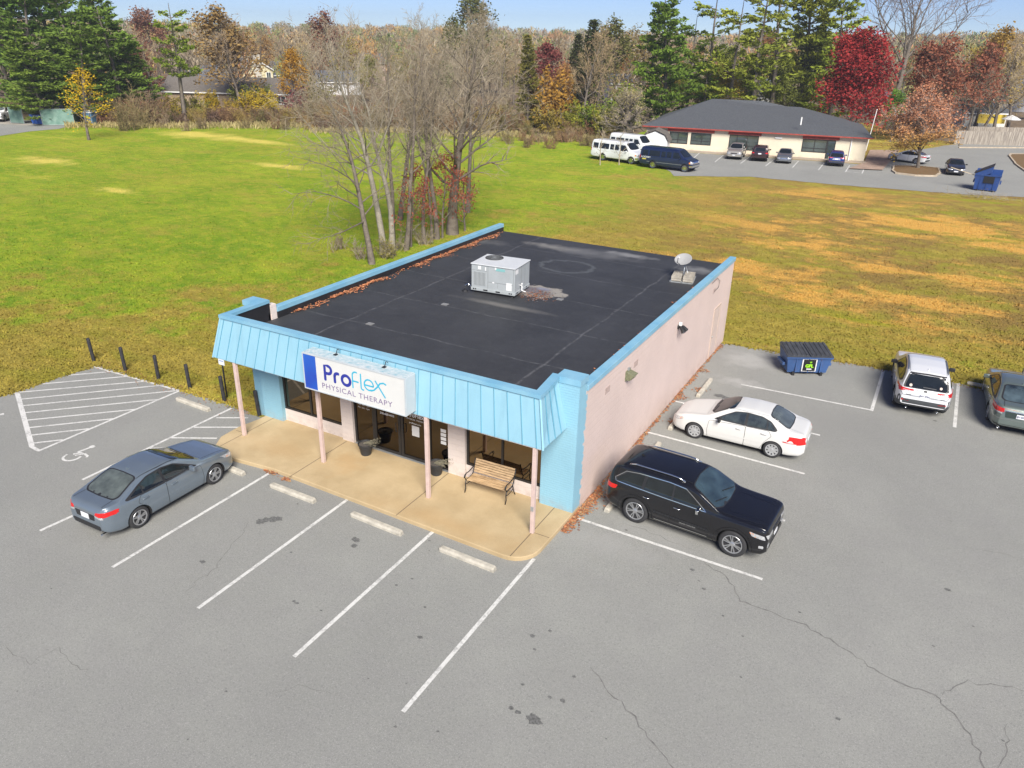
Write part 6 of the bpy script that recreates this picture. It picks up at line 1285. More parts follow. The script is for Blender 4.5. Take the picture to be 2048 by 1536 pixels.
# dumpsters
def dumpster(lab, W, D, H, col, name='dumpster', lid=True, rust=True):
    e = empty(name, (0, 0, 0), 0, lab, 'dumpster', 'blue steel dumpsters'); t = NT('dumpster_blue'); g = t.noise(3, 6, .7); g2 = t.noise(.9, 4)
    c = t.mix(t.ramp(g2, .3, .7), col, tuple(v*1.5 for v in col)); c = t.mix(t.ramp(g, .6, .72, 0, .6), c, (.1, .06, .05)); c = t.mix(t.ramp(t.noise(7, 5, .7), .62, .72, 0, .5), c, (.2, .23, .28)); dm = t.done(c, .5)
    m = MB(); w = W/2
    b = [(-w+.12, -D/2+.1, .1), (w-.12, -D/2+.1, .1), (w-.12, D/2-.1, .1), (-w+.12, D/2-.1, .1)]; t4 = [(-w, -D/2, H*.82), (w, -D/2, H*.82), (w, D/2, H), (-w, D/2, H)]; m.hexa(b, t4)
    body = m.build('body', dm, e, bevel=.01, recalc=True)
    m = MB(); m.box(-w-.03, w+.03, -D/2-.04, -D/2+.03, H*.76, H*.82+.02); m.build('rim', dm, e)
    for s in (-1, 1):
        m = MB(); x0, x1 = sorted((s*(w-.02), s*(w+.09))); m.box(x0, x1, -D*.32, D*.32, H*.38, H*.5); m.build('fork_pocket', dm, e, bevel=.01)
        m = MB(); m.box(s*w*.62-.05, s*w*.62+.05, -D/2-.01, -D/2+.1, .0, .14); m.build('foot', K['black'], e)
    m = MB()
    for x in (-w*.55, 0, w*.55): m.box(x-.02, x+.02, -D/2-.0, -D/2+.06, .14, H*.74)
    m.build('rib', dm, e)
    if lid:
        for s in (-1, 1):
            m = MB(); x0, x1 = sorted((s*.02, s*(w+.03))); zf, zb = H*.82+.02, H+.03
            m.hexa([(x0, -D/2-.06, zf), (x1, -D/2-.06, zf), (x1, D/2, zb), (x0, D/2, zb)], [(x0, -D/2-.06, zf+.035), (x1, -D/2-.06, zf+.035), (x1, D/2, zb+.035), (x0, D/2, zb+.035)])
            for k in range(5):
                x = x0+(x1-x0)*(k+.5)/5; m.hexa([(x-.035, -D/2, zf+.03), (x+.035, -D/2, zf+.03), (x+.035, D/2, zb+.03), (x-.035, D/2, zb+.03)], [(x-.022, -D/2+.01, zf+.07), (x+.022, -D/2+.01, zf+.07), (x+.022, D/2, zb+.07), (x-.022, D/2, zb+.07)])
            m.build('lid', mat('dumpster_lid', (.045, .048, .055), .55, var=.3, vs=4), e, recalc=True)
        m = MB(); m.tube([(-w, D/2, H+.05), (w, D/2, H+.05)], .03, 8); m.build('hinge_bar', K['black'], e)
    return e
d1 = dumpster('blue dumpster with black ribbed lids and green letter logo near the pink wall', 1.86, 1.1, 1.0, (.03, .07, .18)); d1.location = (3.82, 14.85, .01); d1.rotation_euler = (0, 0, R(29))
m = MB(); m.box(-.28, .34, -.625, -.60, .3, .92); pl_ = m.build('poster', mat('poster_black', (.012, .012, .012), .4, var=0), d1); pl_.scale = (.82, 1, .8); pl_.location = (0, .06, -.02)
m = MB(); m.box(-.34, .40, -.606, -.59, .26, .97); m.build('poster_border', mat('torn_white_paper', (.6, .6, .6), .8, var=.2, vs=12), pl_)
gm = mat('logo_green', (.28, .62, .02), .5, var=0)
lettering('lettering', 'GFL', .24, Matrix.Translation((.03, -.63, .5)) @ FRONT, gm, pl_, bold=.012)
m = MB(); 
for a in (60, 90, 120): m.add([(.08, -.632, .7), (.08+.03*math.cos(R(a-60)), -.632, .7+.05), (.08+.15*math.cos(R(a)), -.632, .7+.15*math.sin(R(a))), (.08-.03, -.632, .75)], [(0, 1, 2, 3)])
m.build('leaf_logo', gm, pl_); m = MB(); m.box(-.1, .16, -.632, -.626, .38, .43); m.build('lettering', K['white_paint'], pl_)
d2 = dumpster('blue dumpster with lid flung back standing on the far lot behind the black saloon', 2.2, 2.0, 1.9, (.012, .04, .15), lid=False); d2.location = (11.2, 72.4, GZ); d2.rotation_euler = (0, 0, R(-4))
m = MB(); m.prism([], 0, 0) if False else None
m = MB(); m.hexa([(-1.15, -1.0, 1.2), (.25, -1.0, 1.75), (.25, 1.0, 1.75), (-1.15, 1.0, 1.2)], [(-1.15, -1.0, 1.6), (.25, -1.0, 2.35), (.25, 1.0, 2.35), (-1.15, 1.0, 1.6)]); m.build('hopper', mat('dumpster_blue_top', (.015, .05, .19), .5, var=.2), d2)
m = MB(); m.box(-.3, .6, -1.03, -1.0, .8, 1.5); m.build('side_opening', K['under'], d2); m = MB(); m.hexa([(-1.25, -1.05, 1.58), (.3, -1.05, 2.42), (.3, 1.05, 2.42), (-1.25, 1.05, 1.58)], [(-1.25, -1.05, 1.64), (.3, -1.05, 2.48), (.3, 1.05, 2.48), (-1.25, 1.05, 1.64)]); m.build('lid', K['black'], d2)
d3 = dumpster('blue dumpster with white notice inside the chain link enclosure', 2.1, 1.5, 1.6, (.01, .06, .26)); q = G(66, 249); d3.location = (q.x+.6, q.y+.9, .02); d3.rotation_euler = (0, 0, R(22)); m = MB(); m.box(-.5, .2, -.775, -.76, .7, 1.2); m.build('notice', K['white_paint'], d3)
o = empty('portable_tank', G(184, 250), R(20), 'blue plastic bin with white top at the edge of the left hedge', 'bin'); m = MB(); m.hexa([(-.55, -.55, .02), (.55, -.55, .02), (.55, .55, .02), (-.55, .55, .02)], [(-.68, -.68, 1.7), (.68, -.68, 1.7), (.68, .68, 1.7), (-.68, .68, 1.7)]); m.build('body', mat('bin_blue', (.07, .16, .28), .6, var=.3), o, bevel=.03)
m = MB(); m.hexa([(-.75, -.75, 1.71), (.75, -.75, 1.71), (.75, .75, 1.71), (-.75, .75, 1.71)], [(-.4, -.4, 2.0), (.5, -.4, 2.0), (.5, .5, 2.0), (-.4, .5, 2.0)]); m.build('lid', K['white_paint'], o, bevel=.05); m = MB(); m.box(-.22, .22, -.70, -.62, 1.0, 1.35); m.build('recycling_label', mat('yellow_green_label', (.35, .4, .05), .6), o)
o = empty('wooden_post', G(2040, 772), 0, 'short grey wooden post in the grass at the right frame edge', 'post'); m = MB(); m.tube([(0, 0, -.1), (.02, 0, .9)], [.11, .09], 10); m.build('shaft', K['oldwood'], o); m = MB(); m.tube([(.02, 0, .9), (.02, 0, .93)], [.1, .07], 10); m.build('cap', K['concrete'], o)
o = empty('plank', G(1925, 352), 0, 'pale loose plank leaning on the far blue dumpster', 'plank'); o.location = (9.0, 72.6, 1.5); m = MB(); m.hexa([(-1.2, -.08, .35), (1.2, -.08, -.25), (1.2, .08, -.25), (-1.2, .08, .35)], [(-1.2, -.08, .40), (1.2, -.08, -.2), (1.2, .08, -.2), (-1.2, .08, .40)]); m.build('board', mat('pale_plank', (.5, .42, .3), .8), o)
# two more vehicles half hidden in the trees
t = make_car('parked_suv', 'dark red suv half hidden by trees beyond the middle of the field', 'suv', variant(sp4, paint('dark_red_paint', (.14, .01, .02)), 1, 1, wkey='crossover', arch_trim=K['clad'])); q = G(1163, 237); t.location = (q.x, q.y, 0.02); t.rotation_euler = (0, 0, R(15))
t = make_car('parked_saloon', 'pale blue grey car behind the green bushes beyond the middle of the field', 'car', variant(sp, paint('pale_blue_paint', (.2, .27, .33)), 1, 1, wkey='saloon')); q = G(1138, 244); t.location = (q.x, q.y, 0.02); t.rotation_euler = (0, 0, R(5))
# small litter in the field
# ================================================================== TREES
def np_mesh(name, V, F, mats_, smooth=False):
    V = np.asarray(V, dtype=np.float32).reshape(-1, 3); F = np.asarray(F, dtype=np.int32); me = bpy.data.meshes.new(name)
    me.vertices.add(len(V)); me.vertices.foreach_set('co', V.ravel()); n, k = F.shape
    me.loops.add(n*k); me.loops.foreach_set('vertex_index', F.ravel()); me.polygons.add(n); me.polygons.foreach_set('loop_start', np.arange(0, n*k, k, dtype=np.int32))
    me.update(calc_edges=True)
    if smooth: me.polygons.foreach_set('use_smooth', np.ones(n, dtype=bool))
    for m in mats_: me.materials.append(m)
    return me
def prisms(segs, n):   # segs: (p0, p1, r0, r1) -> verts, quads
    A = np.array([list(s[0])+list(s[1])+[s[2], s[3]] for s in segs], dtype=np.float64)
    p0, p1, r0, r1 = A[:, :3], A[:, 3:6], A[:, 6:7], A[:, 7:8]; d = p1-p0; d /= np.linalg.norm(d, axis=1, keepdims=True)+1e-9
    up = np.where(np.abs(d[:, 2:3]) < .9, np.array([[0, 0, 1.]]), np.array([[1., 0, 0]])); a = np.cross(d, up); a /= np.linalg.norm(a, axis=1, keepdims=True)+1e-9; c = np.cross(a, d)
    V = []; 
    for p, r in ((p0, r0), (p1, r1)):
        for j in range(n): t = 2*math.pi*j/n; V.append(p+r*(math.cos(t)*a+math.sin(t)*c))
    V = np.stack(V, 1); N = len(A); b = (np.arange(N)*2*n)[:, None]
    F = np.stack([np.stack([b[:, 0]+j, b[:, 0]+(j+1) % n, b[:, 0]+n+(j+1) % n, b[:, 0]+n+j], 1) for j in range(n)], 1).reshape(-1, 4)
    return V.reshape(-1, 3), F
def quads(P, size, rs_, flat=.0, aspect=.6, up=None):   # leaf like diamonds at points P
    N = len(P); d = rs_.normal(size=(N, 3)); d[:, 2] *= (1-flat)
    if up is not None: d = d*.5+up
    d /= np.linalg.norm(d, axis=1, keepdims=True)+1e-9; e = rs_.normal(size=(N, 3)); e = np.cross(d, e); e /= np.linalg.norm(e, axis=1, keepdims=True)+1e-9
    s = (size*rs_.uniform(.6, 1.3, N))[:, None]; V = np.stack([P-d*s*.5, P+e*s*aspect*.5, P+d*s*.5, P-e*s*aspect*.5], 1)
    F = np.arange(N*4).reshape(-1, 4); return V.reshape(-1, 3), F
def merge(parts):
    V = []; F = []; o = 0
    for v, f in parts: V.append(v); F.append(f+o); o += len(v)
    return np.concatenate(V), np.concatenate(F)
def crown_mat(name, a, b, rough=.85, sc=.9, fine=14, use_obj=True, trans=.25):
    t = NT(name); n1 = t.noise(sc, 3, .6); n2 = t.noise(fine, 3, .7); c = t.mix(t.ramp(t.math('ADD', t.math('MULTIPLY', n1, .6), t.math('MULTIPLY', n2, .5)), .38, .68), a, b)
    if use_obj: oi = t.n.new('ShaderNodeObjectInfo'); c = t.mix(1.0, c, oi.outputs['Color'], 'MULTIPLY')
    t.done(c, rough, spec=.2)
    if trans:
        tr = t.n.new('ShaderNodeBsdfTranslucent'); t.l.new(c, tr.inputs[0]); mx = t.n.new('ShaderNodeMixShader'); mx.inputs[0].default_value = trans
        out = [n for n in t.n if n.type == 'OUTPUT_MATERIAL'][0]; t.l.new(t.p.outputs[0], mx.inputs[1]); t.l.new(tr.outputs[0], mx.inputs[2]); t.l.new(mx.outputs[0], out.inputs[0])
    return t.m
BK = {'dark': crown_mat('bark_dark', (.09, .075, .06), (.2, .17, .14), trans=0, sc=3), 'pale': crown_mat('bark_pale', (.17, .155, .12), (.32, .29, .235), trans=0, sc=3),
      'twig': crown_mat('twigs_grey_brown', (.24, .2, .145), (.44, .375, .28), trans=0), 'twigd': crown_mat('twigs_dark', (.2, .165, .115), (.34, .29, .21), trans=0)}
LF = {'leaf': crown_mat('foliage', (.55, .55, .55), (1.0, 1.0, 1.0), sc=.8, fine=5), 'needle': crown_mat('needles', (.75, .72, .5), (1.5, 1.35, .9), sc=.7, fine=6, trans=.12)}
def grow_tree(seed, H, r0, n1=20, n2=7, n3=5, n4=4, spread=.42, first=.28, up=.35, ang=(32, 62), lean=(0, 0), rt=.012, trunkfrac=.92, wob=.05, droop=0, minr=.006, br=.5):
    r = random.Random(seed); tk = []; tw = []; tips = []
    def path(p, d, L, ns, wob_, upw):
        P = [p.copy()]; d = d.copy()
        for i in range(ns):
            d = (d + Vector((r.gauss(0, wob_), r.gauss(0, wob_), r.gauss(0, wob_)+upw))).normalized(); P.append(P[-1]+d*L/ns)
        return P
    def at(P, u): k = u*(len(P)-1); i = min(int(k), len(P)-2); return P[i].lerp(P[i+1], k-i), (P[i+1]-P[i]).normalized()
    T = path(Vector((0, 0, 0)), Vector((lean[0], lean[1], 1)).normalized(), H*trunkfrac, 9, wob, .04)
    def rad(u): return r0*(1-u)**.85+.02
    for i in range(9): tk.append((T[i], T[i+1], rad(i/9)*(1.25 if i == 0 else 1), rad((i+1)/9)))
    def child_dir(d, a):
        x = Vector((r.gauss(0, 1), r.gauss(0, 1), r.gauss(0, 1))); x = (x-d*x.dot(d)).normalized(); return (d*math.cos(a)+x*math.sin(a)).normalized()
    az = r.uniform(0, 6.28)
    for i in range(n1):
        u = first+(1-first)*((i+r.random()*.6)/n1); u = min(.985, u); p, d = at(T, u); az += 2.4+r.uniform(-.4, .4); a = R(r.uniform(*ang))*(1.15-.5*u)
        hd = Vector((math.cos(az), math.sin(az), 0)); hd = (hd-d*hd.dot(d)).normalized(); dd = (d*math.cos(a)+hd*math.sin(a)).normalized()
        L = H*spread*(1.05-.62*(u-first)/(1-first))*r.uniform(.75, 1.15); P1 = path(p, dd, L, 6, .13, up*.12-droop*.1); ra = rad(u)*br
        for k in range(6): tk.append((P1[k], P1[k+1], max(minr, ra*(1-k/6.5)), max(minr, ra*(1-(k+1)/6.5))))
        for j in range(n2):
            v = .22+.78*(j+r.random())/n2; q, e = at(P1, min(.98, v)); e2 = child_dir(e, R(r.uniform(25, 60))); L2 = L*.42*(1.15-.6*v)*r.uniform(.7, 1.3); P2 = path(q, e2, L2, 4, .16, up*.12-droop*.1); rb = max(minr, ra*.38)
            for k in range(4): (tk if rb > .03 and k < 2 else tw).append((P2[k], P2[k+1], rb*(1-k/4.6), rb*(1-(k+1)/4.6)))
            for m_ in range(n3):
                v2 = .15+.85*(m_+r.random())/n3; q2, e3 = at(P2, min(.98, v2)); e3 = child_dir(e3, R(r.uniform(20, 55))); L3 = L2*.5*r.uniform(.7, 1.3); P3 = path(q2, e3, L3, 2, .2, up*.1-droop*.1)
                for k in range(2): tw.append((P3[k], P3[k+1], rt*(1-.3*k), rt*(.7-.3*k)))
                tips.append(P3[-1])
                for _ in range(n4):
                    q3 = P3[0].lerp(P3[-1], r.random()); e4 = child_dir(e3, R(r.uniform(18, 55))); p4 = q3+e4*L3*r.uniform(.4, .9); tw.append((q3, p4, rt*.6, rt*.3)); tips.append(p4)
    return tk, tw, tips
def tree_obj(name, lab, cat, loc, tkme, crown_mes, rz=0, s=1.0, sz=None, group=None, color=(1, 1, 1), tcolor=(1, 1, 1), kind=None):
    e = empty(name, loc, rz, lab, cat, group); e.scale = (s, s, sz or s)
    if tkme: o = link_mesh('trunk', tkme, e); o.color = (*tcolor, 1)
    for cm in crown_mes: o = link_mesh('crown', cm, e); o.color = (*color, 1)
    return e
# --- library (reference height 12 m)
LIB = {}
def lib_bare(key, seed, **k):
    a = dict(H=12, r0=.2, n1=18, n2=6, n3=4, n4=3, rt=.022); a.update(k); tk, tw, tips = grow_tree(seed, **a)
    v, f = prisms(tk, 4); t = np_mesh('trunk', v, f, [BK['dark']], True); v, f = prisms(tw, 3); LIB[key] = (t, [np_mesh('crown', v, f, [BK['twig']])], tips)
def lib_leaf(key, seed, nleaf=4200, size=.34, jit=.35, clump=True, frac=1.0, **k):
    a = dict(H=12, r0=.2, n1=18, n2=6, n3=4, n4=2, rt=.02, first=.2, spread=.4); a.update(k); tk, tw, tips = grow_tree(seed, **a); g = np.random.default_rng(seed)
    T = np.array([tuple(p) for p in tips]); keep = g.random(len(T)) < frac; T = T[keep]; P = T[g.integers(0, len(T), nleaf)]+g.normal(size=(nleaf, 3))*jit
    v, f = prisms(tk, 4); t = np_mesh('trunk', v, f, [BK['dark']], True); c1 = quads(P, size, g, flat=.3); me = np_mesh('crown', *c1, [LF['leaf']]); LIB[key] = (t, [me], tips, prisms(tw, 3))
def lib_pine(key, seed, H=12, dens_=1.0, base=.08, rad0=.26, whorl=.5, gaps=.15, lean=(0, 0), pw=.75, wskip=0, flat=True, nsz=.34, crownbase=None):
    r = random.Random(seed); g = np.random.default_rng(seed); tk = []; T = []; p = Vector((0, 0, 0)); d = Vector((lean[0], lean[1], 1)).normalized()
    for i in range(8): q = p+d*H/8; d = (d+Vector((r.gauss(0, .03), r.gauss(0, .03), .05))).normalized(); T.append(p); tk.append((p, q, .2*(1-i/8)+.02, .2*(1-(i+1)/8)+.02)); p = q
    T.append(p); C_ = []; U = []
    z = base
    while z < .985:
        k = z*8; i = min(7, int(k)); c = T[i].lerp(T[i+1], k-i); prof = (1-z)**pw*(.55+.45*min(1, (z-base)/.18+.35)); nb = r.randint(4, 6) if r.random() > wskip else 1; az = r.uniform(0, 6)
        for b in range(nb):
            if r.random() < gaps: continue
            az += 6.28/nb+r.uniform(-.3, .3); L = H*rad0*prof*r.uniform(.6, 1.25)+.25; el = R(r.uniform(-8, 16)+18*z); e = Vector((math.cos(az)*math.cos(el), math.sin(az)*math.cos(el), math.sin(el))); q = c; ns = 4; P = [q]
            for s in range(ns): e = (e+Vector((r.gauss(0, .08), r.gauss(0, .08), .05))).normalized(); P.append(P[-1]+e*L/ns); tk.append((P[-2], P[-1], .045*(1-s/5), .045*(1-(s+1)/5)))
            sd = Vector((-e.y, e.x, 0)).normalized(); nt_ = int((4+L*5)*dens_)
            for _ in range(nt_):
                u = r.uniform(.22, 1.03)**.8; kk = min(ns-1e-3, u*ns); bp = P[int(kk)].lerp(P[int(kk)+1], kk-int(kk)); lat = r.gauss(0, .16*L*(1.15-u)+.06); t = bp+sd*lat+Vector((0, 0, r.gauss(.05, .07))); 
                for _ in range(4): C_.append((t.x+r.gauss(0, .13), t.y+r.gauss(0, .13), t.z+r.gauss(0, .06))); U.append((e.x*.6+sd.x*lat*1.5, e.y*.6+sd.y*lat*1.5, .35))
        z += whorl/H*r.uniform(.75, 1.3)
    C_ = np.array(C_); U = np.array(U); v, f = prisms(tk, 4); t = np_mesh('trunk', v, f, [BK['dark']], True); me = np_mesh('crown', *quads(C_, nsz, g, aspect=.42, up=U), [LF['needle']]); LIB[key] = (t, [me], [])
def lib_shrub(key, seed, leaf=0, size=.16, n=16, H=2.4, spread=1.5):
    r = random.Random(seed); g = np.random.default_rng(seed); sg = []; tips = []
    for i in range(n):
        p = Vector((r.gauss(0, .35*spread), r.gauss(0, .35*spread), 0)); a = r.uniform(0, 6.28); d = Vector((math.cos(a)*.45, math.sin(a)*.45, 1)).normalized(); L = H*r.uniform(.5, 1.05)
        for s in range(4):
            q = p+d*L/4; sg.append((p, q, .03*(1-s/5), .03*(1-(s+1)/5)))
            for _ in range(5):
                e = (d+Vector((r.gauss(0, .6), r.gauss(0, .6), r.gauss(.1, .4)))).normalized(); p1 = p.lerp(q, r.random()); p2 = p1+e*L*r.uniform(.12, .34); sg.append((p1, p2, .018, .008)); tips.append(p2)
                for _ in range(2): e2 = (e+Vector((r.gauss(0, .6), r.gauss(0, .6), r.gauss(0, .4)))).normalized(); p3 = p1.lerp(p2, r.random()); p4 = p3+e2*L*r.uniform(.06, .18); sg.append((p3, p4, .012, .006)); tips.append(p4)
            p = q; d = (d+Vector((r.gauss(0, .2), r.gauss(0, .2), -.02))).normalized()
    v, f = prisms(sg, 3); t = np_mesh('stems', v, f, [BK['twig']]); cr = []
    if leaf: T = np.array([tuple(p) for p in tips]); P = T[g.integers(0, len(T), leaf)]+g.normal(size=(leaf, 3))*.1; P[:, 2] = np.abs(P[:, 2]); cr = [np_mesh('foliage', *quads(P, size, g, flat=.2), [LF['leaf']])]
    LIB[key] = (t, cr, tips)
for i in range(4): lib_bare('bare%d' % i, 11+i, spread=(.36, .44, .3, .4)[i], first=(.3, .25, .35, .2)[i], up=(.5, .3, .8, .4)[i])
for i in range(3): lib_leaf('leaf%d' % i, 31+i, spread=(.36, .3, .42)[i])
for i in range(2): lib_leaf('thin%d' % i, 41+i, nleaf=1300, size=.3, spread=(.34, .4)[i])
lib_pine('pine0', 51, rad0=.24, gaps=.15, dens_=1.9, pw=.55, wskip=.12); lib_pine('pine1', 52, rad0=.22, gaps=.25, dens_=1.7, pw=.42, wskip=.25, whorl=.6); lib_pine('pine2', 53, base=.26, rad0=.2, gaps=.3, dens_=1.5, pw=.38, wskip=.3, whorl=.62); lib_pine('pine3', 54, base=.4, rad0=.19, gaps=.3, dens_=1.4, pw=.3, wskip=.35, whorl=.7); lib_pine('cedar', 55, rad0=.16, gaps=.03, whorl=.36, nsz=.3, dens_=1.3)
for i in range(3): lib_shrub('twiggy%d' % i, 61+i, 260, .13)
for i in range(3): lib_shrub('bushy%d' % i, 71+i, 1300, .17); lib_shrub('full%d' % i, 81+i, 4200, .2)
def put(key, lab, cat, px, py, D, name, group=None, color=(1, 1, 1), wide=1.0, rz=None, base_z=0, H=None, tcolor=None, twigs=True):
    p = tip(px, py, D); H = H or max(1.5, p.z-base_z); L = LIB[key]; s = H/12.4; r = random.Random(int(px*7+D)); rz = r.uniform(0, 6.28) if rz is None else rz
    tc = tcolor or ((1, 1, 1)); e = tree_obj(name, lab, cat, (p.x, p.y, base_z-.05), L[0], L[1], rz, s*wide, s, group, color, tc); return e
GREEN, DGREEN, YGREEN = (.12, .2, .03), (.06, .12, .025), (.2, .26, .03)
# --- left evergreen stand
g = 'tall dark evergreens at the left frame edge'
for i, (px, py, D, col, w_, lab) in enumerate(((-45, -70, 150, DGREEN, 1.5, 'dark evergreen cut by the left frame edge'), (22, -60, 140, (0.065, 0.116, 0.025), 1.55, 'broad dark evergreen behind the pickup truck'), (75, -75, 152, DGREEN, 1.5, 'very tall dark evergreen above the chain link fence'), (118, -48, 138, (0.082, 0.139, 0.029), 1.5, 'mid green evergreen above the yellow leaved tree'),
     (165, -38, 150, (0.073, 0.124, 0.025), 1.4, 'dark evergreen behind the yellow leaved tree'), (205, 2, 138, (0.091, 0.155, 0.032), 1.6, 'bushy green evergreen right of the yellow leaved tree'), (248, 50, 142, (0.100, 0.163, 0.034), 1.6, 'lowest evergreen at the right end of the dark stand'), (140, 40, 132, (0.082, 0.132, 0.029), 1.8, 'wide low evergreen in front of the dark stand'), (50, 60, 134, (0.100, 0.155, 0.034), 1.9, 'wide low evergreen right above the picket fence'))):
    put('pine%d' % (i % 2), lab, 'tree', px, py, D, 'evergreen_tree', g, tuple(v*1.35 for v in col), w_)
put('pine3', 'lone pine with bare lower trunk standing between the dark stand and the golden tree', 'tree', 335, -4, 128, 'pine_tree', None, (0.143, 0.209, 0.034), 1.25)
put('leaf0', 'golden tan half leafless tree standing behind the brown roofed bungalow', 'tree', 458, 18, 150, 'deciduous_tree', None, (.38, .25, .09), 1.35); put('bare1', 'bare branched tree in front of the golden tree', 'tree', 462, 34, 147, 'bare_tree', None, (1, .9, .8), 1.3)
put('thin0', 'small tree with bright yellow leaves at the corner of the side street', 'tree', 150, 138, 112, 'yellow_tree', None, (.75, .5, .02), 1.3)
# --- shrub hedge along the far edge of the field
HCOL = ('warm brown', 'dull brown', 'tan', 'olive', 'rust brown', 'dark brown', 'yellowish olive')
def hlab(c, k, px, tail):
    for a, w_ in ((260, 'beside the blue bin'), (330, 'left of the lone pine'), (400, 'below the lone pine'), (470, 'before the long bungalow'), (540, 'before the gable house'), (620, 'left of the bare clump'), (720, 'behind the pale trunks'), (820, 'behind the clump middle'), (920, 'behind the thickest trunk'), (1010, 'right of the bare clump'), (1090, 'before the orange bush'), (1180, 'near the pale blue car'), (3000, 'left of the white vans')):
        if px < a: break
    return '%s %s shrub %s %s' % (HCOL[SC.index(c)], 'twiggy' if k[0] == 't' else 'leafy', tail, w_)
r = random.Random(77); g = 'tangled brown shrubs along the far field edge'
SC = [(.30, .19, .10), (.24, .16, .09), (.36, .26, .12), (.22, .2, .07), (.30, .14, .09), (.19, .12, .09), (.38, .3, .08)]
for i in range(112):
    px = 205+i*9.5+r.uniform(-6, 6)
    if px > 1040 and r.random() < .35: continue
    if px > 1262: break
    yb = 252 if px < 620 else (262 if px < 880 else 268 if px < 1050 else 275+(px-1050)*.02); q = G(px, yb-r.uniform(0, 9)); k = 'twiggy%d' % r.randrange(3) if r.random() < .45 else 'bushy%d' % r.randrange(3); s = r.uniform(.8, 1.5) if px < 330 or 600 < px < 1040 else r.uniform(.7, 1.1); c = r.choice(SC)
    e = tree_obj('shrub', hlab(c, k, px, 'in the hedge'), 'shrub', q, LIB[k][0], LIB[k][1], r.uniform(0, 6), s, None, g, c, tuple(min(1.3, .25+2.4*v) for v in c))
for i in range(70):
    px = 215+i*15+r.uniform(-5, 5)
    if 325 < px < 545 and i % 2 or px > 1262: continue
    D = r.uniform(118, 134); 
    if px > 1000: D = r.uniform(100, 112)
    q = tip(px, 200, D); q.z = 0; k = 'twiggy%d' % r.randrange(3); s = r.uniform(1.1, 2.0) if px < 315 or 600 < px < 1000 else r.uniform(.6, .85); c = r.choice(SC); e = tree_obj('shrub', hlab(c, k, px, 'behind the hedge'), 'shrub', q, LIB[k][0], LIB[k][1], r.uniform(0, 6), s, None, 'twiggy thicket behind the hedge', c, r.choice([(.95, .85, .75), (.7, .6, .5), (.8, .55, .45), (.75, .7, .45)]))
for px, yb, s, c, k, lab in ((425, 224, 1.25, (.62, .45, .03), 'bushy0', 'bright yellow bush in front of the bungalow window'), (505, 226, 1.45, (.60, .44, .03), 'bushy1', 'large bright yellow bush below the gable house'), (470, 225, .9, (.55, .4, .05), 'bushy2', 'small yellow bush between the two larger ones'), (535, 226, 1.3, (.6, .46, .04), 'bushy0', 'yellow bush right of the large one below the gable house'), (500, 222, 1.9, (.32, .36, .05), 'bushy2', 'yellow green bush against the gable house wall'),
   (205, 245, 1.5, (.3, .1, .08), 'bushy1', 'reddish bush by the blue bin'), (1150, 271, 1.7, (.30, .30, .035), 'bushy0', 'yellow green bush left of the small bright green one'), (1190, 274, 1.8, (.2, .28, .03), 'bushy1', 'bright green bush in front of the pale blue car'), (1225, 277, 1.6, (.34, .32, .04), 'bushy2', 'olive yellow bush near the stump'), (1100, 270, 1.5, (.36, .27, .05), 'bushy1', 'mustard bush at the left of the green group'), (1098, 255, 3.0, (.5, .28, .05), 'bushy0', 'orange bush among the middle trees'), (1240, 262, 2.4, (.25, .3, .04), 'bushy0', 'green bush right behind the stump'), (600, 235, 2.1, (.24, .07, .07), 'bushy2', 'dark maroon bush in the hedge left of the bare clump'), (640, 225, 2.4, (.22, .2, .04), 'bushy1', 'olive bush behind the bare clump'), (250, 235, 1.6, (.34, .24, .08), 'bushy2', 'tan bush in the left part of the hedge'), (345, 243, 1.3, (.42, .33, .04), 'bushy0', 'mustard bush under the lone pine'), (400, 246, 1.4, (.3, .28, .05), 'bushy1', 'olive mustard bush in the hedge before the bungalow')):
    k = k.replace('bushy', 'full') if c[0] > .3 or c[1] > .27 else k; q = G(px, yb); tree_obj('bush', lab, 'bush', q, LIB[k][0], LIB[k][1], px*.1, s, None, None, c)
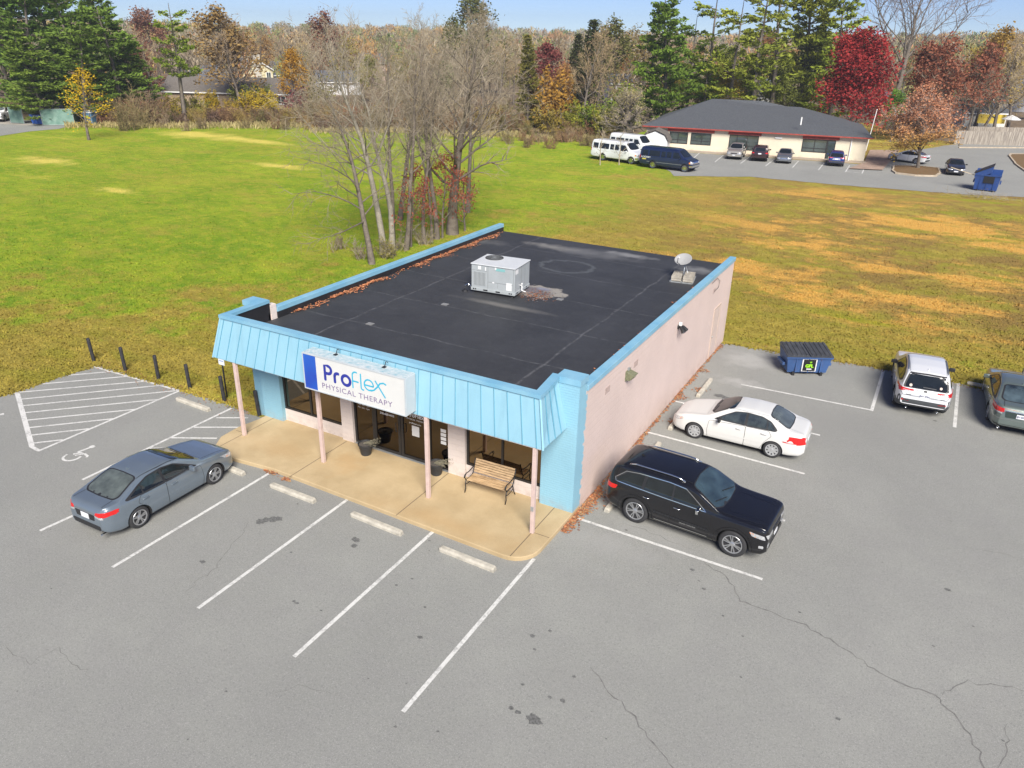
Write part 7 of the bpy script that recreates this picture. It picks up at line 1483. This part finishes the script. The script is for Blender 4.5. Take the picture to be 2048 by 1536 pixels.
# --- middle distance individual trees
MID = [('bare0', 'bare_tree', 290, 60, 150), ('leaf1', 'autumn_tree', 290, 95, 160, (.30, .11, .07)), ('leaf2', 'autumn_tree', 300, 18, 240, (.3, .14, .08)), ('bare2', 'bare_tree', 380, 70, 190), ('bare0', 'bare_tree', 560, 60, 175), ('leaf1', 'orange_tree', 572, 96, 150, (.52, .28, .03)), ('bare3', 'bare_tree', 600, 70, 160), ('bare1', 'bare_tree', 640, 66, 170), ('leaf0', 'rust_tree', 664, 28, 200, (.25, .09, .05)),
 ('thin0', 'olive_tree', 690, 70, 160, (.36, .3, .06)), ('bare2', 'bare_tree', 720, 72, 185), ('bare0', 'bare_tree', 780, 66, 170), ('thin1', 'olive_tree', 800, 110, 140, (.34, .28, .06)), ('bare1', 'bare_tree', 850, 60, 165), ('leaf2', 'green_tree', 930, -12, 190, (.14, .15, .04)), ('bare3', 'bare_tree', 965, 20, 160), ('bare0', 'bare_tree', 1000, 60, 150), ('bare2', 'bare_tree', 1030, 80, 170), ('cedar', 'cedar_tree', 1060, 62, 125, (.13, .13, .035)), ('leaf1', 'maroon_tree', 1084, 84, 135, (.27, .08, .07)), ('bare1', 'bare_tree', 1110, 60, 150),
 ('bare0', 'bare_tree', 1135, 78, 140), ('cedar', 'cedar_tree', 1184, 30, 128, (.045, .06, .028)), ('cedar', 'cedar_tree', 1150, 60, 138, (.05, .062, .03)), ('bare2', 'bare_tree', 1172, 50, 118), ('bare3', 'bare_tree', 1205, 60, 122), ('leaf0', 'green_tree', 1240, 42, 160, (.18, .18, .05)), ('thin1', 'olive_tree', 1270, 60, 170, (.3, .23, .08)), ('thin0', 'olive_tree', 1300, 66, 150, (.28, .2, .07)), ('bare1', 'bare_tree', 1330, 60, 190), ('leaf2', 'gold_tree', 1480, 130, 135, (.42, .3, .04)), ('leaf0', 'orange_tree', 1250, 110, 190, (.4, .2, .07)),
 ('leaf1', 'gold_tree', 1425, 150, 140, (.42, .3, .05)), ('leaf2', 'orange_tree', 1570, 60, 220, (.42, .2, .07)), ('bare0', 'bare_tree', 1790, 90, 190), ('bare2', 'bare_tree', 1870, 95, 170), ('thin1', 'olive_tree', 1815, 120, 180, (.35, .22, .09)), ('leaf0', 'gold_tree', 2000, 60, 165, (.42, .27, .06)), ('thin0', 'gold_tree', 1962, 90, 160, (.4, .3, .06)), ('bare3', 'bare_tree', 2035, 75, 150), ('bare1', 'bare_tree', 2070, 60, 165), ('thin1', 'gold_tree', 2040, 110, 175, (.42, .32, .07)), ('leaf2', 'green_tree', 1803, 180, 130, (.16, .3, .04)), ('leaf0', 'gold_tree', 1335, 150, 146, (.46, .36, .06)), ('leaf1', 'olive_tree', 1375, 128, 150, (.3, .3, .06)), ('leaf2', 'gold_tree', 1410, 140, 142, (.5, .36, .06)), ('leaf0', 'olive_tree', 1460, 100, 148, (.28, .3, .06)), ('leaf1', 'gold_tree', 1505, 120, 150, (.42, .33, .07)), ('thin1', 'olive_tree', 1545, 90, 146, (.34, .32, .08)), ('leaf2', 'olive_tree', 1590, 120, 145, (.25, .28, .06)), ('leaf0', 'olive_tree', 1625, 60, 150, (.27, .3, .06)), ('leaf1', 'orange_tree', 520, 70, 230, (.5, .3, .1)), ('leaf0', 'gold_tree', 700, 95, 210, (.5, .4, .1)), ('leaf2', 'olive_tree', 740, 110, 170, (.3, .3, .07)), ('thin0', 'gold_tree', 610, 110, 180, (.5, .36, .08)), ('leaf1', 'green_tree', 880, 120, 170, (.2, .24, .07)), ('leaf2', 'autumn_tree', 815, 90, 230, (.4, .2, .12)), ('leaf0', 'orange_tree', 1120, 130, 130, (.5, .27, .1)), ('leaf1', 'olive_tree', 1020, 110, 190, (.3, .28, .1)), ('leaf0', 'autumn_tree', 980, 90, 210, (.42, .25, .14)), ('bare0', 'bare_tree', 250, 80, 170), ('bare3', 'bare_tree', 420, 50, 210), ('bare1', 'bare_tree', 505, 55, 200)]
desc = {'bare_tree': 'leafless grey brown tree', 'autumn_tree': 'reddish brown autumn tree', 'orange_tree': 'orange leaved tree', 'rust_tree': 'rounded rust brown tree', 'olive_tree': 'thinly leaved olive tree', 'green_tree': 'green leaved tree', 'cedar_tree': 'dark narrow cedar', 'maroon_tree': 'maroon leaved tree', 'gold_tree': 'golden yellow tree'}
def where(px):
    for a, s in ((280, 'behind the dark evergreen stand'), (400, 'near the lone pine'), (560, 'behind the bungalow and gable house'), (700, 'behind the left side of the bare clump'), (880, 'behind the middle of the bare clump'), (1010, 'behind the right side of the bare clump'), (1120, 'right of the bare clump'), (1230, 'above the green bushes beyond the field'), (1345, 'left of the tall green pines'), (1620, 'behind the cream building and pines'), (1830, 'between the red maple and the tall bare tree'), (1950, 'behind the island tree'), (2200, 'at the right frame edge above the grey house')):
        if px < a: return s
seen = {}
for k, nm, px, py, D, *c in MID:
    lab = desc[nm]+' '+where(px)
    e_ = put(k, lab, 'tree', px, py, D, nm, ('%s trees %s' % (nm.split('_')[0], where(px))), c[0] if c else random.Random(px).choice([(1.1, 1.02, .85), (.9, .85, .7), (1.2, 1.12, .95), (1.05, .92, .72)]), 1.15); seen.setdefault(lab, []).append((px, e_))
for lab, L_ in seen.items():
    L_.sort(key=lambda q: q[0]); n = len(L_)
    if n > 1:
        for i, (px, e_) in enumerate(L_): e_['label'] = lab+' '+({2: ['left one', 'right one'], 3: ['left one', 'middle one', 'right one']}.get(n) or ['first from left', 'second from left', 'third from left', 'fourth from left', 'fifth from left'])[i]
# --- tall pines behind the cream building
g = 'tall pines behind the cream building'
for i, (px, py, D, k, col, w_, lab) in enumerate(((1352, -25, 132, 'pine0', (0.108, 0.186, 0.034), 1.25, 'big dark green pine left of the cream building roof'), (1318, 60, 132, 'pine1', (0.143, 0.232, 0.034), 1.5, 'lower bright green pine at the left of the pine row'), (1395, 20, 138, 'pine2', (0.117, 0.186, 0.034), 1.3, 'pine with bare stem just right of the big dark one'), (1445, -30, 136, 'pine2', (0.187, 0.248, 0.040), 1.3, 'pale green pine above the left end of the cream roof'), (1490, -15, 132, 'pine2', (0.222, 0.271, 0.046), 1.45, 'yellowish green pine with forked bare trunk above the roof'), (1540, -35, 132, 'pine3', (0.187, 0.232, 0.046), 1.5, 'tall thin pine above the middle of the cream roof'),
     (1585, -60, 142, 'pine2', (0.170, 0.217, 0.040), 1.3, 'very tall pine left of the red maple'), (1645, -75, 149, 'pine0', (0.205, 0.248, 0.040), 1.25, 'tall light green pine rising behind the red maple'), (1710, -45, 140, 'pine1', (0.187, 0.248, 0.040), 1.2, 'tall green pine right above the red maple top'), (1420, 120, 132, 'pine1', (0.152, 0.232, 0.034), 1.5, 'short bushy pine behind the left roof ridge'), (1520, 110, 132, 'pine1', (0.187, 0.248, 0.040), 1.5, 'short bushy pine behind the middle of the roof'))):
    put(k, lab, 'tree', px, py, D, 'pine_tree', g, col, w_)
# --- feature trees
def feature(lab, name, base, H, seed, leafcol, n, size, width=1.0, twig=BK['twig'], jit=.3, leafmesh='leaf', trunkmat='dark', frac=1, cut=None, **k):
    a = dict(H=H, r0=.018*H, n1=24, n2=8, n3=5, n4=3, rt=.018, first=.16, spread=.44); a.update(k); tk, tw, tips = grow_tree(seed, **a); e = empty(name, base, 0, lab, 'tree'); e.scale = (width, width, 1)
    v, f = prisms(tk, 6); link_mesh('trunk', np_mesh('trunk', v, f, [BK[trunkmat]], True), e); v, f = prisms(tw, 3); o = link_mesh('twigs', np_mesh('twigs', v, f, [twig]), e)
    if n:
        g = np.random.default_rng(seed); T = np.array([tuple(p) for p in tips]); 
        if cut: T = T[[cut(p, g) for p in T]]
        P = T[g.integers(0, len(T), n)]+g.normal(size=(n, 3))*jit; o = link_mesh('crown', np_mesh('crown', *quads(P, size, g, flat=.2), [leafcol]), e)
    return e
redm = crown_mat('red_maple_leaves', (.13, .012, .014), (.44, .05, .045), use_obj=False, sc=.45, fine=3, trans=.2); q = G(1700, 247)
feature('large dense deep red maple behind the right end of the cream building', 'maple_tree', (q.x*.8+CAM.x*.2, q.y*.8+CAM.y*.2, 0), 13.0, 201, redm, 20000, .36, 1.16, jit=.45, spread=.45, first=.14)
orm = NT('island_tree_leaves'); X = orm.xyz(); nz = orm.noise(.9, 4, .65); n2_ = orm.noise(7, 3, .7); c = orm.mix(orm.ramp(orm.math('ADD', X[2], orm.math('MULTIPLY', nz, 4)), 4.0, 7.5), orm.mix(orm.ramp(n2_, .35, .65), (.30, .22, .035), (.46, .28, .05)), orm.mix(orm.ramp(n2_, .35, .65), (.42, .14, .06), (.45, .26, .16))); orm = orm.done(c, .85, spec=.2)
feature('orange and brown tree thinning to grey twigs on the kerbed island', 'island_tree', G(1835, 338), 8.0, 207, orm, 10500, .2, 1.25, twig=crown_mat('pinkish_twigs', (.34, .24, .2), (.52, .42, .35), use_obj=False, trans=0), jit=.22, spread=.5, first=.2, n1=26, rt=.02, cut=lambda p, g: g.random() < (1.0 if p[2] < 4.2 else .45 if p[2] < 6 else .22))
rbm = crown_mat('red_brown_leaves', (.17, .06, .035), (.36, .14, .08), use_obj=False, sc=.4, fine=3); q = tip(1905, 96, 135); feature('spreading dark red tree right of the tall bare tree', 'red_tree', (q.x, q.y, 0), q.z, 211, rbm, 6500, .42, 1.15, jit=.4, spread=.46); q = tip(1975, 108, 140); feature('smaller dark red tree above the low shed', 'red_tree', (q.x, q.y, 0), q.z, 213, rbm, 3600, .42, .9, jit=.35, spread=.4, first=.3)
q = tip(1842, -60, 150); feature('very tall bare tree with fanned limbs rising against the sky', 'bare_tree', (q.x, q.y, 0), q.z*1.02, 221, None, 0, .1, 1.25, twig=crown_mat('sky_twigs', (.17, .13, .11), (.28, .22, .19), use_obj=False, trans=0), spread=.62, first=.26, up=.9, ang=(22, 50), n1=16, n2=9, n3=5, n4=2, rt=.028)
q = tip(2020, 60, 108); feature('leaning bare tree at the right frame edge behind the fences', 'bare_tree', (G(1965, 262).x, G(1965, 262).y, 0), 13, 223, crown_mat('thin_gold_leaves', (.35, .26, .07), (.48, .36, .1), use_obj=False), 1500, .3, 1.1, spread=.4, lean=(.25, 0), first=.25)
q = G(1264, 275); feature('squat vine wrapped tree stump with wild twigs beside the shed', 'tangled_tree', (q.x+1.5, q.y-6, 0), 6.0, 227, crown_mat('olive_twig_leaves', (.3, .25, .1), (.42, .36, .16), use_obj=False), 1600, .2, 1.2, spread=.62, first=.25, ang=(50, 85), up=.6, r0=.9)
# thin saplings by the vans
for i, (px, py, h, lab) in enumerate(((1200, 330, 4.0, 'thin leafless sapling before the rear of the first white van'), (1238, 330, 3.4, 'thin leafless sapling before the door of the first white van'))):
    tk, tw, _ = grow_tree(300+i, h, .05, 9, 4, 3, 1, spread=.4, first=.2, rt=.012, minr=.012); e = empty('sapling', G(px, py), 0, lab, 'sapling', None); v, f = prisms(tk, 5); link_mesh('trunk', np_mesh('trunk', v, f, [BK['twig']]), e); v, f = prisms(tw, 3); link_mesh('twigs', np_mesh('twigs', v, f, [BK['twig']]), e)
# brush pile near the far dumpster
sg = []; r = random.Random(4)
for _ in range(110): a = r.uniform(0, 3.14); x, y = r.gauss(0, 1.4), r.gauss(0, .5); L = r.uniform(.4, 1.2); sg.append(((x, y, r.uniform(0, .4)), (x+L*math.cos(a), y+L*math.sin(a)*.6, r.uniform(.1, .8)), .015, .008))
v, f = prisms(sg, 3); o = link_mesh('brush_pile', np_mesh('brush_pile', v, f, [BK['twig']])); q = G(1962, 398); o.location = (q.x, q.y, 0); tag(o, 'pile of thin cut branches on the grass before the far blue dumpster', 'brush pile')
# --- the bare clump behind the clinic
g = None
def clump(lab, px, py, H, seed, r0, bark, lean=(0, 0), tw='twig', name='bare_tree', **k):
    a = dict(n1=19, n2=7, n3=4, n4=2, rt=.011, spread=.36, first=.3, up=.5, br=.36); a.update(k); q = G(px, py); tk, tws, tips = grow_tree(seed, H, r0, lean=lean, **a); e = empty(name, (q.x, q.y, -.05), 0, lab, 'tree')
    v, f = prisms(tk, 8); link_mesh('trunk', np_mesh('trunk', v, f, [BK[bark]], True), e); v, f = prisms(tws, 3); link_mesh('twigs', np_mesh('twigs', v, f, [BK[tw]]), e); return e
clump('dark trunked bare tree with drooping left branches, leftmost of the clump', 744, 528, 10.5, 401, .17, 'dark', (-.13, .05), 'twigd', spread=.43, first=.26, ang=(50, 85), droop=1.0, up=0, n1=22)
clump('pale grey trunk leaning slightly left, left one of the pale pair', 768, 512, 13.8, 402, .2, 'pale', (-.10, .05), spread=.42, first=.38, ang=(35, 70), n1=20, wob=.06)
clump('pale grey trunk right one of the pale pair, forking high', 784, 508, 13.2, 403, .18, 'pale', (-.06, .08), spread=.40, first=.36, ang=(30, 70), n1=20, wob=.07)
clump('slim straight dark trunk right of the pale pair', 786, 500, 12.2, 404, .13, 'dark', (0, 0), spread=.26, first=.42, n1=18)
clump('slim mottled trunk in the middle of the clump', 812, 500, 12.8, 405, .15, 'dark', (.03, 0), spread=.28, first=.38, n1=18)
clump('thin speckled trunk in the middle of the clump', 848, 488, 12.0, 406, .12, 'dark', (.0, .02), spread=.26, first=.4, n1=16)
clump('slim dark trunk just left of the thickest right trunk', 874, 478, 13.4, 407, .16, 'dark', (-.01, 0), spread=.3, first=.4, n1=18)
clump('thin reddish stem beside the slim dark trunk', 864, 480, 9.5, 408, .08, 'dark', (.0, 0), spread=.24, first=.4, n1=12)
clump('thickest bare tree at the right of the clump with wide fine crown', 905, 468, 13.6, 409, .36, 'dark', (.02, .0), spread=.44, first=.26, ang=(40, 80), n1=24, n2=8, n3=5)
clump('far slender bare tree between the two sides of the clump', 800, 440, 13.8, 410, .16, 'dark', (.03, 0), spread=.38, first=.35, n1=20); clump('far bare tree behind the thickest right trunk', 935, 425, 13.2, 411, .17, 'dark', (.02, 0), spread=.4, first=.35, n1=20)
oakm = crown_mat('oak_red_leaves', (.2, .045, .035), (.38, .12, .07), use_obj=False)
for i, (px, py, h, n_, lab) in enumerate(((885, 476, 5.4, 1500, 'young oak with dark red leaves before the thickest trunk'), (822, 494, 4.8, 1150, 'young red leaved oak left of the middle trunks'), (930, 462, 4.2, 650, 'sparse red leaved sapling right of the thickest trunk'))):
    tk, tw, tips = grow_tree(430+i, h, .06, 12, 5, 3, 2, spread=.42, first=.15, rt=.010); g_ = np.random.default_rng(i); T = np.array([tuple(p) for p in tips]); P = T[g_.integers(0, len(T), n_)]+g_.normal(size=(n_, 3))*.12; e = empty('young_oak', G(px, py), 0, lab, 'tree'); v, f = prisms(tk, 5); link_mesh('trunk', np_mesh('trunk', v, f, [BK['dark']]), e); link_mesh('crown', np_mesh('crown', *quads(P, .15, g_), [oakm]), e); v, f = prisms(tw, 3); link_mesh('twigs', np_mesh('twigs', v, f, [BK['twigd']]), e)
for i, (px, py, s, c, k, lab) in enumerate(((800, 500, .5, (.36, .34, .06), 'twiggy0', 'low yellow green scrub at the foot of the slim trunks'), (722, 520, .5, (.3, .15, .1), 'twiggy1', 'low brown brambles at the foot of the dark left trunk'), (850, 488, .5, (.38, .33, .06), 'twiggy2', 'low yellow scrub beneath the middle trunks'), (775, 515, .5, (.34, .3, .08), 'bushy1', 'small scrub at the foot of the pale pair'), (680, 500, .5, (.34, .2, .1), 'twiggy0', 'dead twiggy tuft left of the clump'))):
    q = G(px, py); tree_obj('scrub', lab, 'shrub', q, LIB[k][0], LIB[k][1], i*1.3, s, None, None, c)
# --- far woods: one mass beyond the individual trees
rg = np.random.default_rng(9); rr_ = random.Random(9)
def wmat(name, cols):
    t = NT(name); vr = t.n.new('ShaderNodeTexVoronoi'); vr.inputs['Scale'].default_value = .09; t.l.new(t.co, vr.inputs['Vector']); cr = t.n.new('ShaderNodeValToRGB'); cr.color_ramp.interpolation = 'CONSTANT'; s_ = t.n.new('ShaderNodeSeparateColor'); t.l.new(vr.outputs['Color'], s_.inputs[0]); t.l.new(s_.outputs[0], cr.inputs[0])
    el = cr.color_ramp.elements
    for i, c in enumerate(cols):
        e = el[i] if i < 2 else el.new(i/len(cols)); e.position = i/len(cols); e.color = (*c, 1)
    return t.done(t.mix(t.ramp(t.noise(1.4, 3, .7), .3, .7, 0, .5), cr.outputs[0], (.13, .1, .075)), .9, spec=.15)
wm = wmat('woods_mass', [(.36, .30, .21), (.31, .27, .19), (.46, .34, .17), (.34, .29, .2), (.52, .38, .12), (.28, .29, .09), (.32, .27, .18), (.42, .22, .1), (.37, .32, .23), (.14, .2, .06), (.34, .29, .2), (.22, .25, .08), (.5, .3, .1)])
V = []; segs = []
N = 0
for i in range(2300):
    a = rr_.uniform(R(-12), R(82)); u = rr_.random()**.75; d = 175+u*620
    if d < 230 and rr_.random() < .35: continue
    x = CAM.x-math.sin(a)*d; y = CAM.y+math.cos(a)*d; h = rr_.uniform(9, 15)*(1 if d > 260 else .85); z = hgt(x, y); w_ = h*rr_.uniform(.26, .4); n = int(230-110*u); c = rg.normal(size=(n, 3)); c /= np.linalg.norm(c, axis=1, keepdims=True); c *= rg.random((n, 1))**.4
    c = c*np.array([w_, w_, h*.36])+np.array([x, y, z+h*.62]); V.append(c); 
    if d < 420:
        for _ in range(16 if d < 300 else 7): b = rg.normal(size=3)*np.array([w_*.5, w_*.5, h*.13]); segs.append(((x+b[0]*.1, y+b[1]*.1, z+h*.25), (x+b[0]*1.6, y+b[1]*1.6, z+h*.85+b[2]), .16, .05))
        segs.append(((x, y, z-.5), (x, y, z+h*.6), .3, .15))
P = np.concatenate(V); sz = .42+np.linalg.norm(P[:, :2]-np.array([CAM.x, CAM.y]), axis=1)/800*.75
N = len(P); dd = rg.normal(size=(N, 3)); dd[:, 2] = np.abs(dd[:, 2])*1.6+.4; dd /= np.linalg.norm(dd, axis=1, keepdims=True); ee = np.cross(dd, rg.normal(size=(N, 3))); ee /= np.linalg.norm(ee, axis=1, keepdims=True); s = (sz*rg.uniform(.7, 1.6, N))[:, None]
VV = np.stack([P-dd*s, P+ee*s*.28, P+dd*s, P-ee*s*.28], 1).reshape(-1, 3); parts = [(VV, np.arange(N*4).reshape(-1, 4))]
v, f = prisms(segs, 3); parts.append((v, f)); tag(link_mesh('distant_woods', np_mesh('distant_woods', *merge(parts), [wm])), kind='stuff')
# tall grass fringe at the field edge
r = random.Random(3); N = 5200; P = np.zeros((N, 3))
for i in range(N):
    px = r.uniform(130, 1250); yb = 254 if px < 620 else (264 if px < 880 else 272 if px < 1050 else 280); q = G(px, yb+r.gauss(0, 2.2)); P[i] = (q.x, q.y, r.uniform(.1, .5))
tag(link_mesh('dry_tall_grass', np_mesh('dry_tall_grass', *quads(P, .7, rg, aspect=.22, up=np.tile(np.array([[0, 0, 1.6]]), (N, 1))), [crown_mat('straw', (.3, .24, .1), (.5, .42, .2), use_obj=False)])), kind='stuff')

rg = np.random.default_rng(21); N = 90000; U_ = rg.random(N); PX = rg.uniform(-30, 2080, N); PY = 262+ (rg.random(N)**.8)*560
P = []
lot = lambda x, y: (y < 17.0 and x > -12.1) or (y < .1 and x > -21.6) or y < -4.2
for i in range(N):
    q = G(float(PX[i]), float(PY[i]))
    if lot(q.x, q.y) or (-30 < q.x < 40 and q.y > 61 and PX[i] > 1285 and PY[i] < 410-(1930-PX[i])*.06+8): continue
    if PX[i] < 150 and PY[i] < 300-PX[i]*.2: continue
    P.append((q.x, q.y, rg.uniform(.0, .05)))
for ed in (edge_l, edge_r):
    for a_, b_ in zip(ed[:-1], ed[1:]):
        if abs(a_[0]) > 30: continue
        for _ in range(26): u = rg.random(); P.append((a_[0]+(b_[0]-a_[0])*u+rg.normal()*.06, a_[1]+(b_[1]-a_[1])*u+rg.normal()*.09, rg.uniform(0, .04)))
P = np.array(P); D_ = np.linalg.norm(P[:, :2]-np.array([CAM.x, CAM.y]), axis=1); V, F = quads(P, .13, rg, aspect=.5, up=np.tile(np.array([[0, 0, .5]]), (len(P), 1)))
tag(link_mesh('grass', np_mesh('grass', V, F, [K['field']])), kind='stuff')

# --- thin autumn air
m = MB(); m.box(-1100, 900, -300, 1150, -1.5, 48)
hz = bpy.data.materials.new('haze'); hz.use_nodes = True; n_ = hz.node_tree.nodes; n_.clear(); ho = n_.new('ShaderNodeOutputMaterial'); pv = n_.new('ShaderNodeVolumePrincipled'); pv.inputs['Density'].default_value = .0004; pv.inputs['Color'].default_value = (.8, .86, .95, 1); pv.inputs['Anisotropy'].default_value = .2
hz.node_tree.links.new(pv.outputs[0], ho.inputs['Volume']); tag(m.build('haze', hz), kind='stuff')
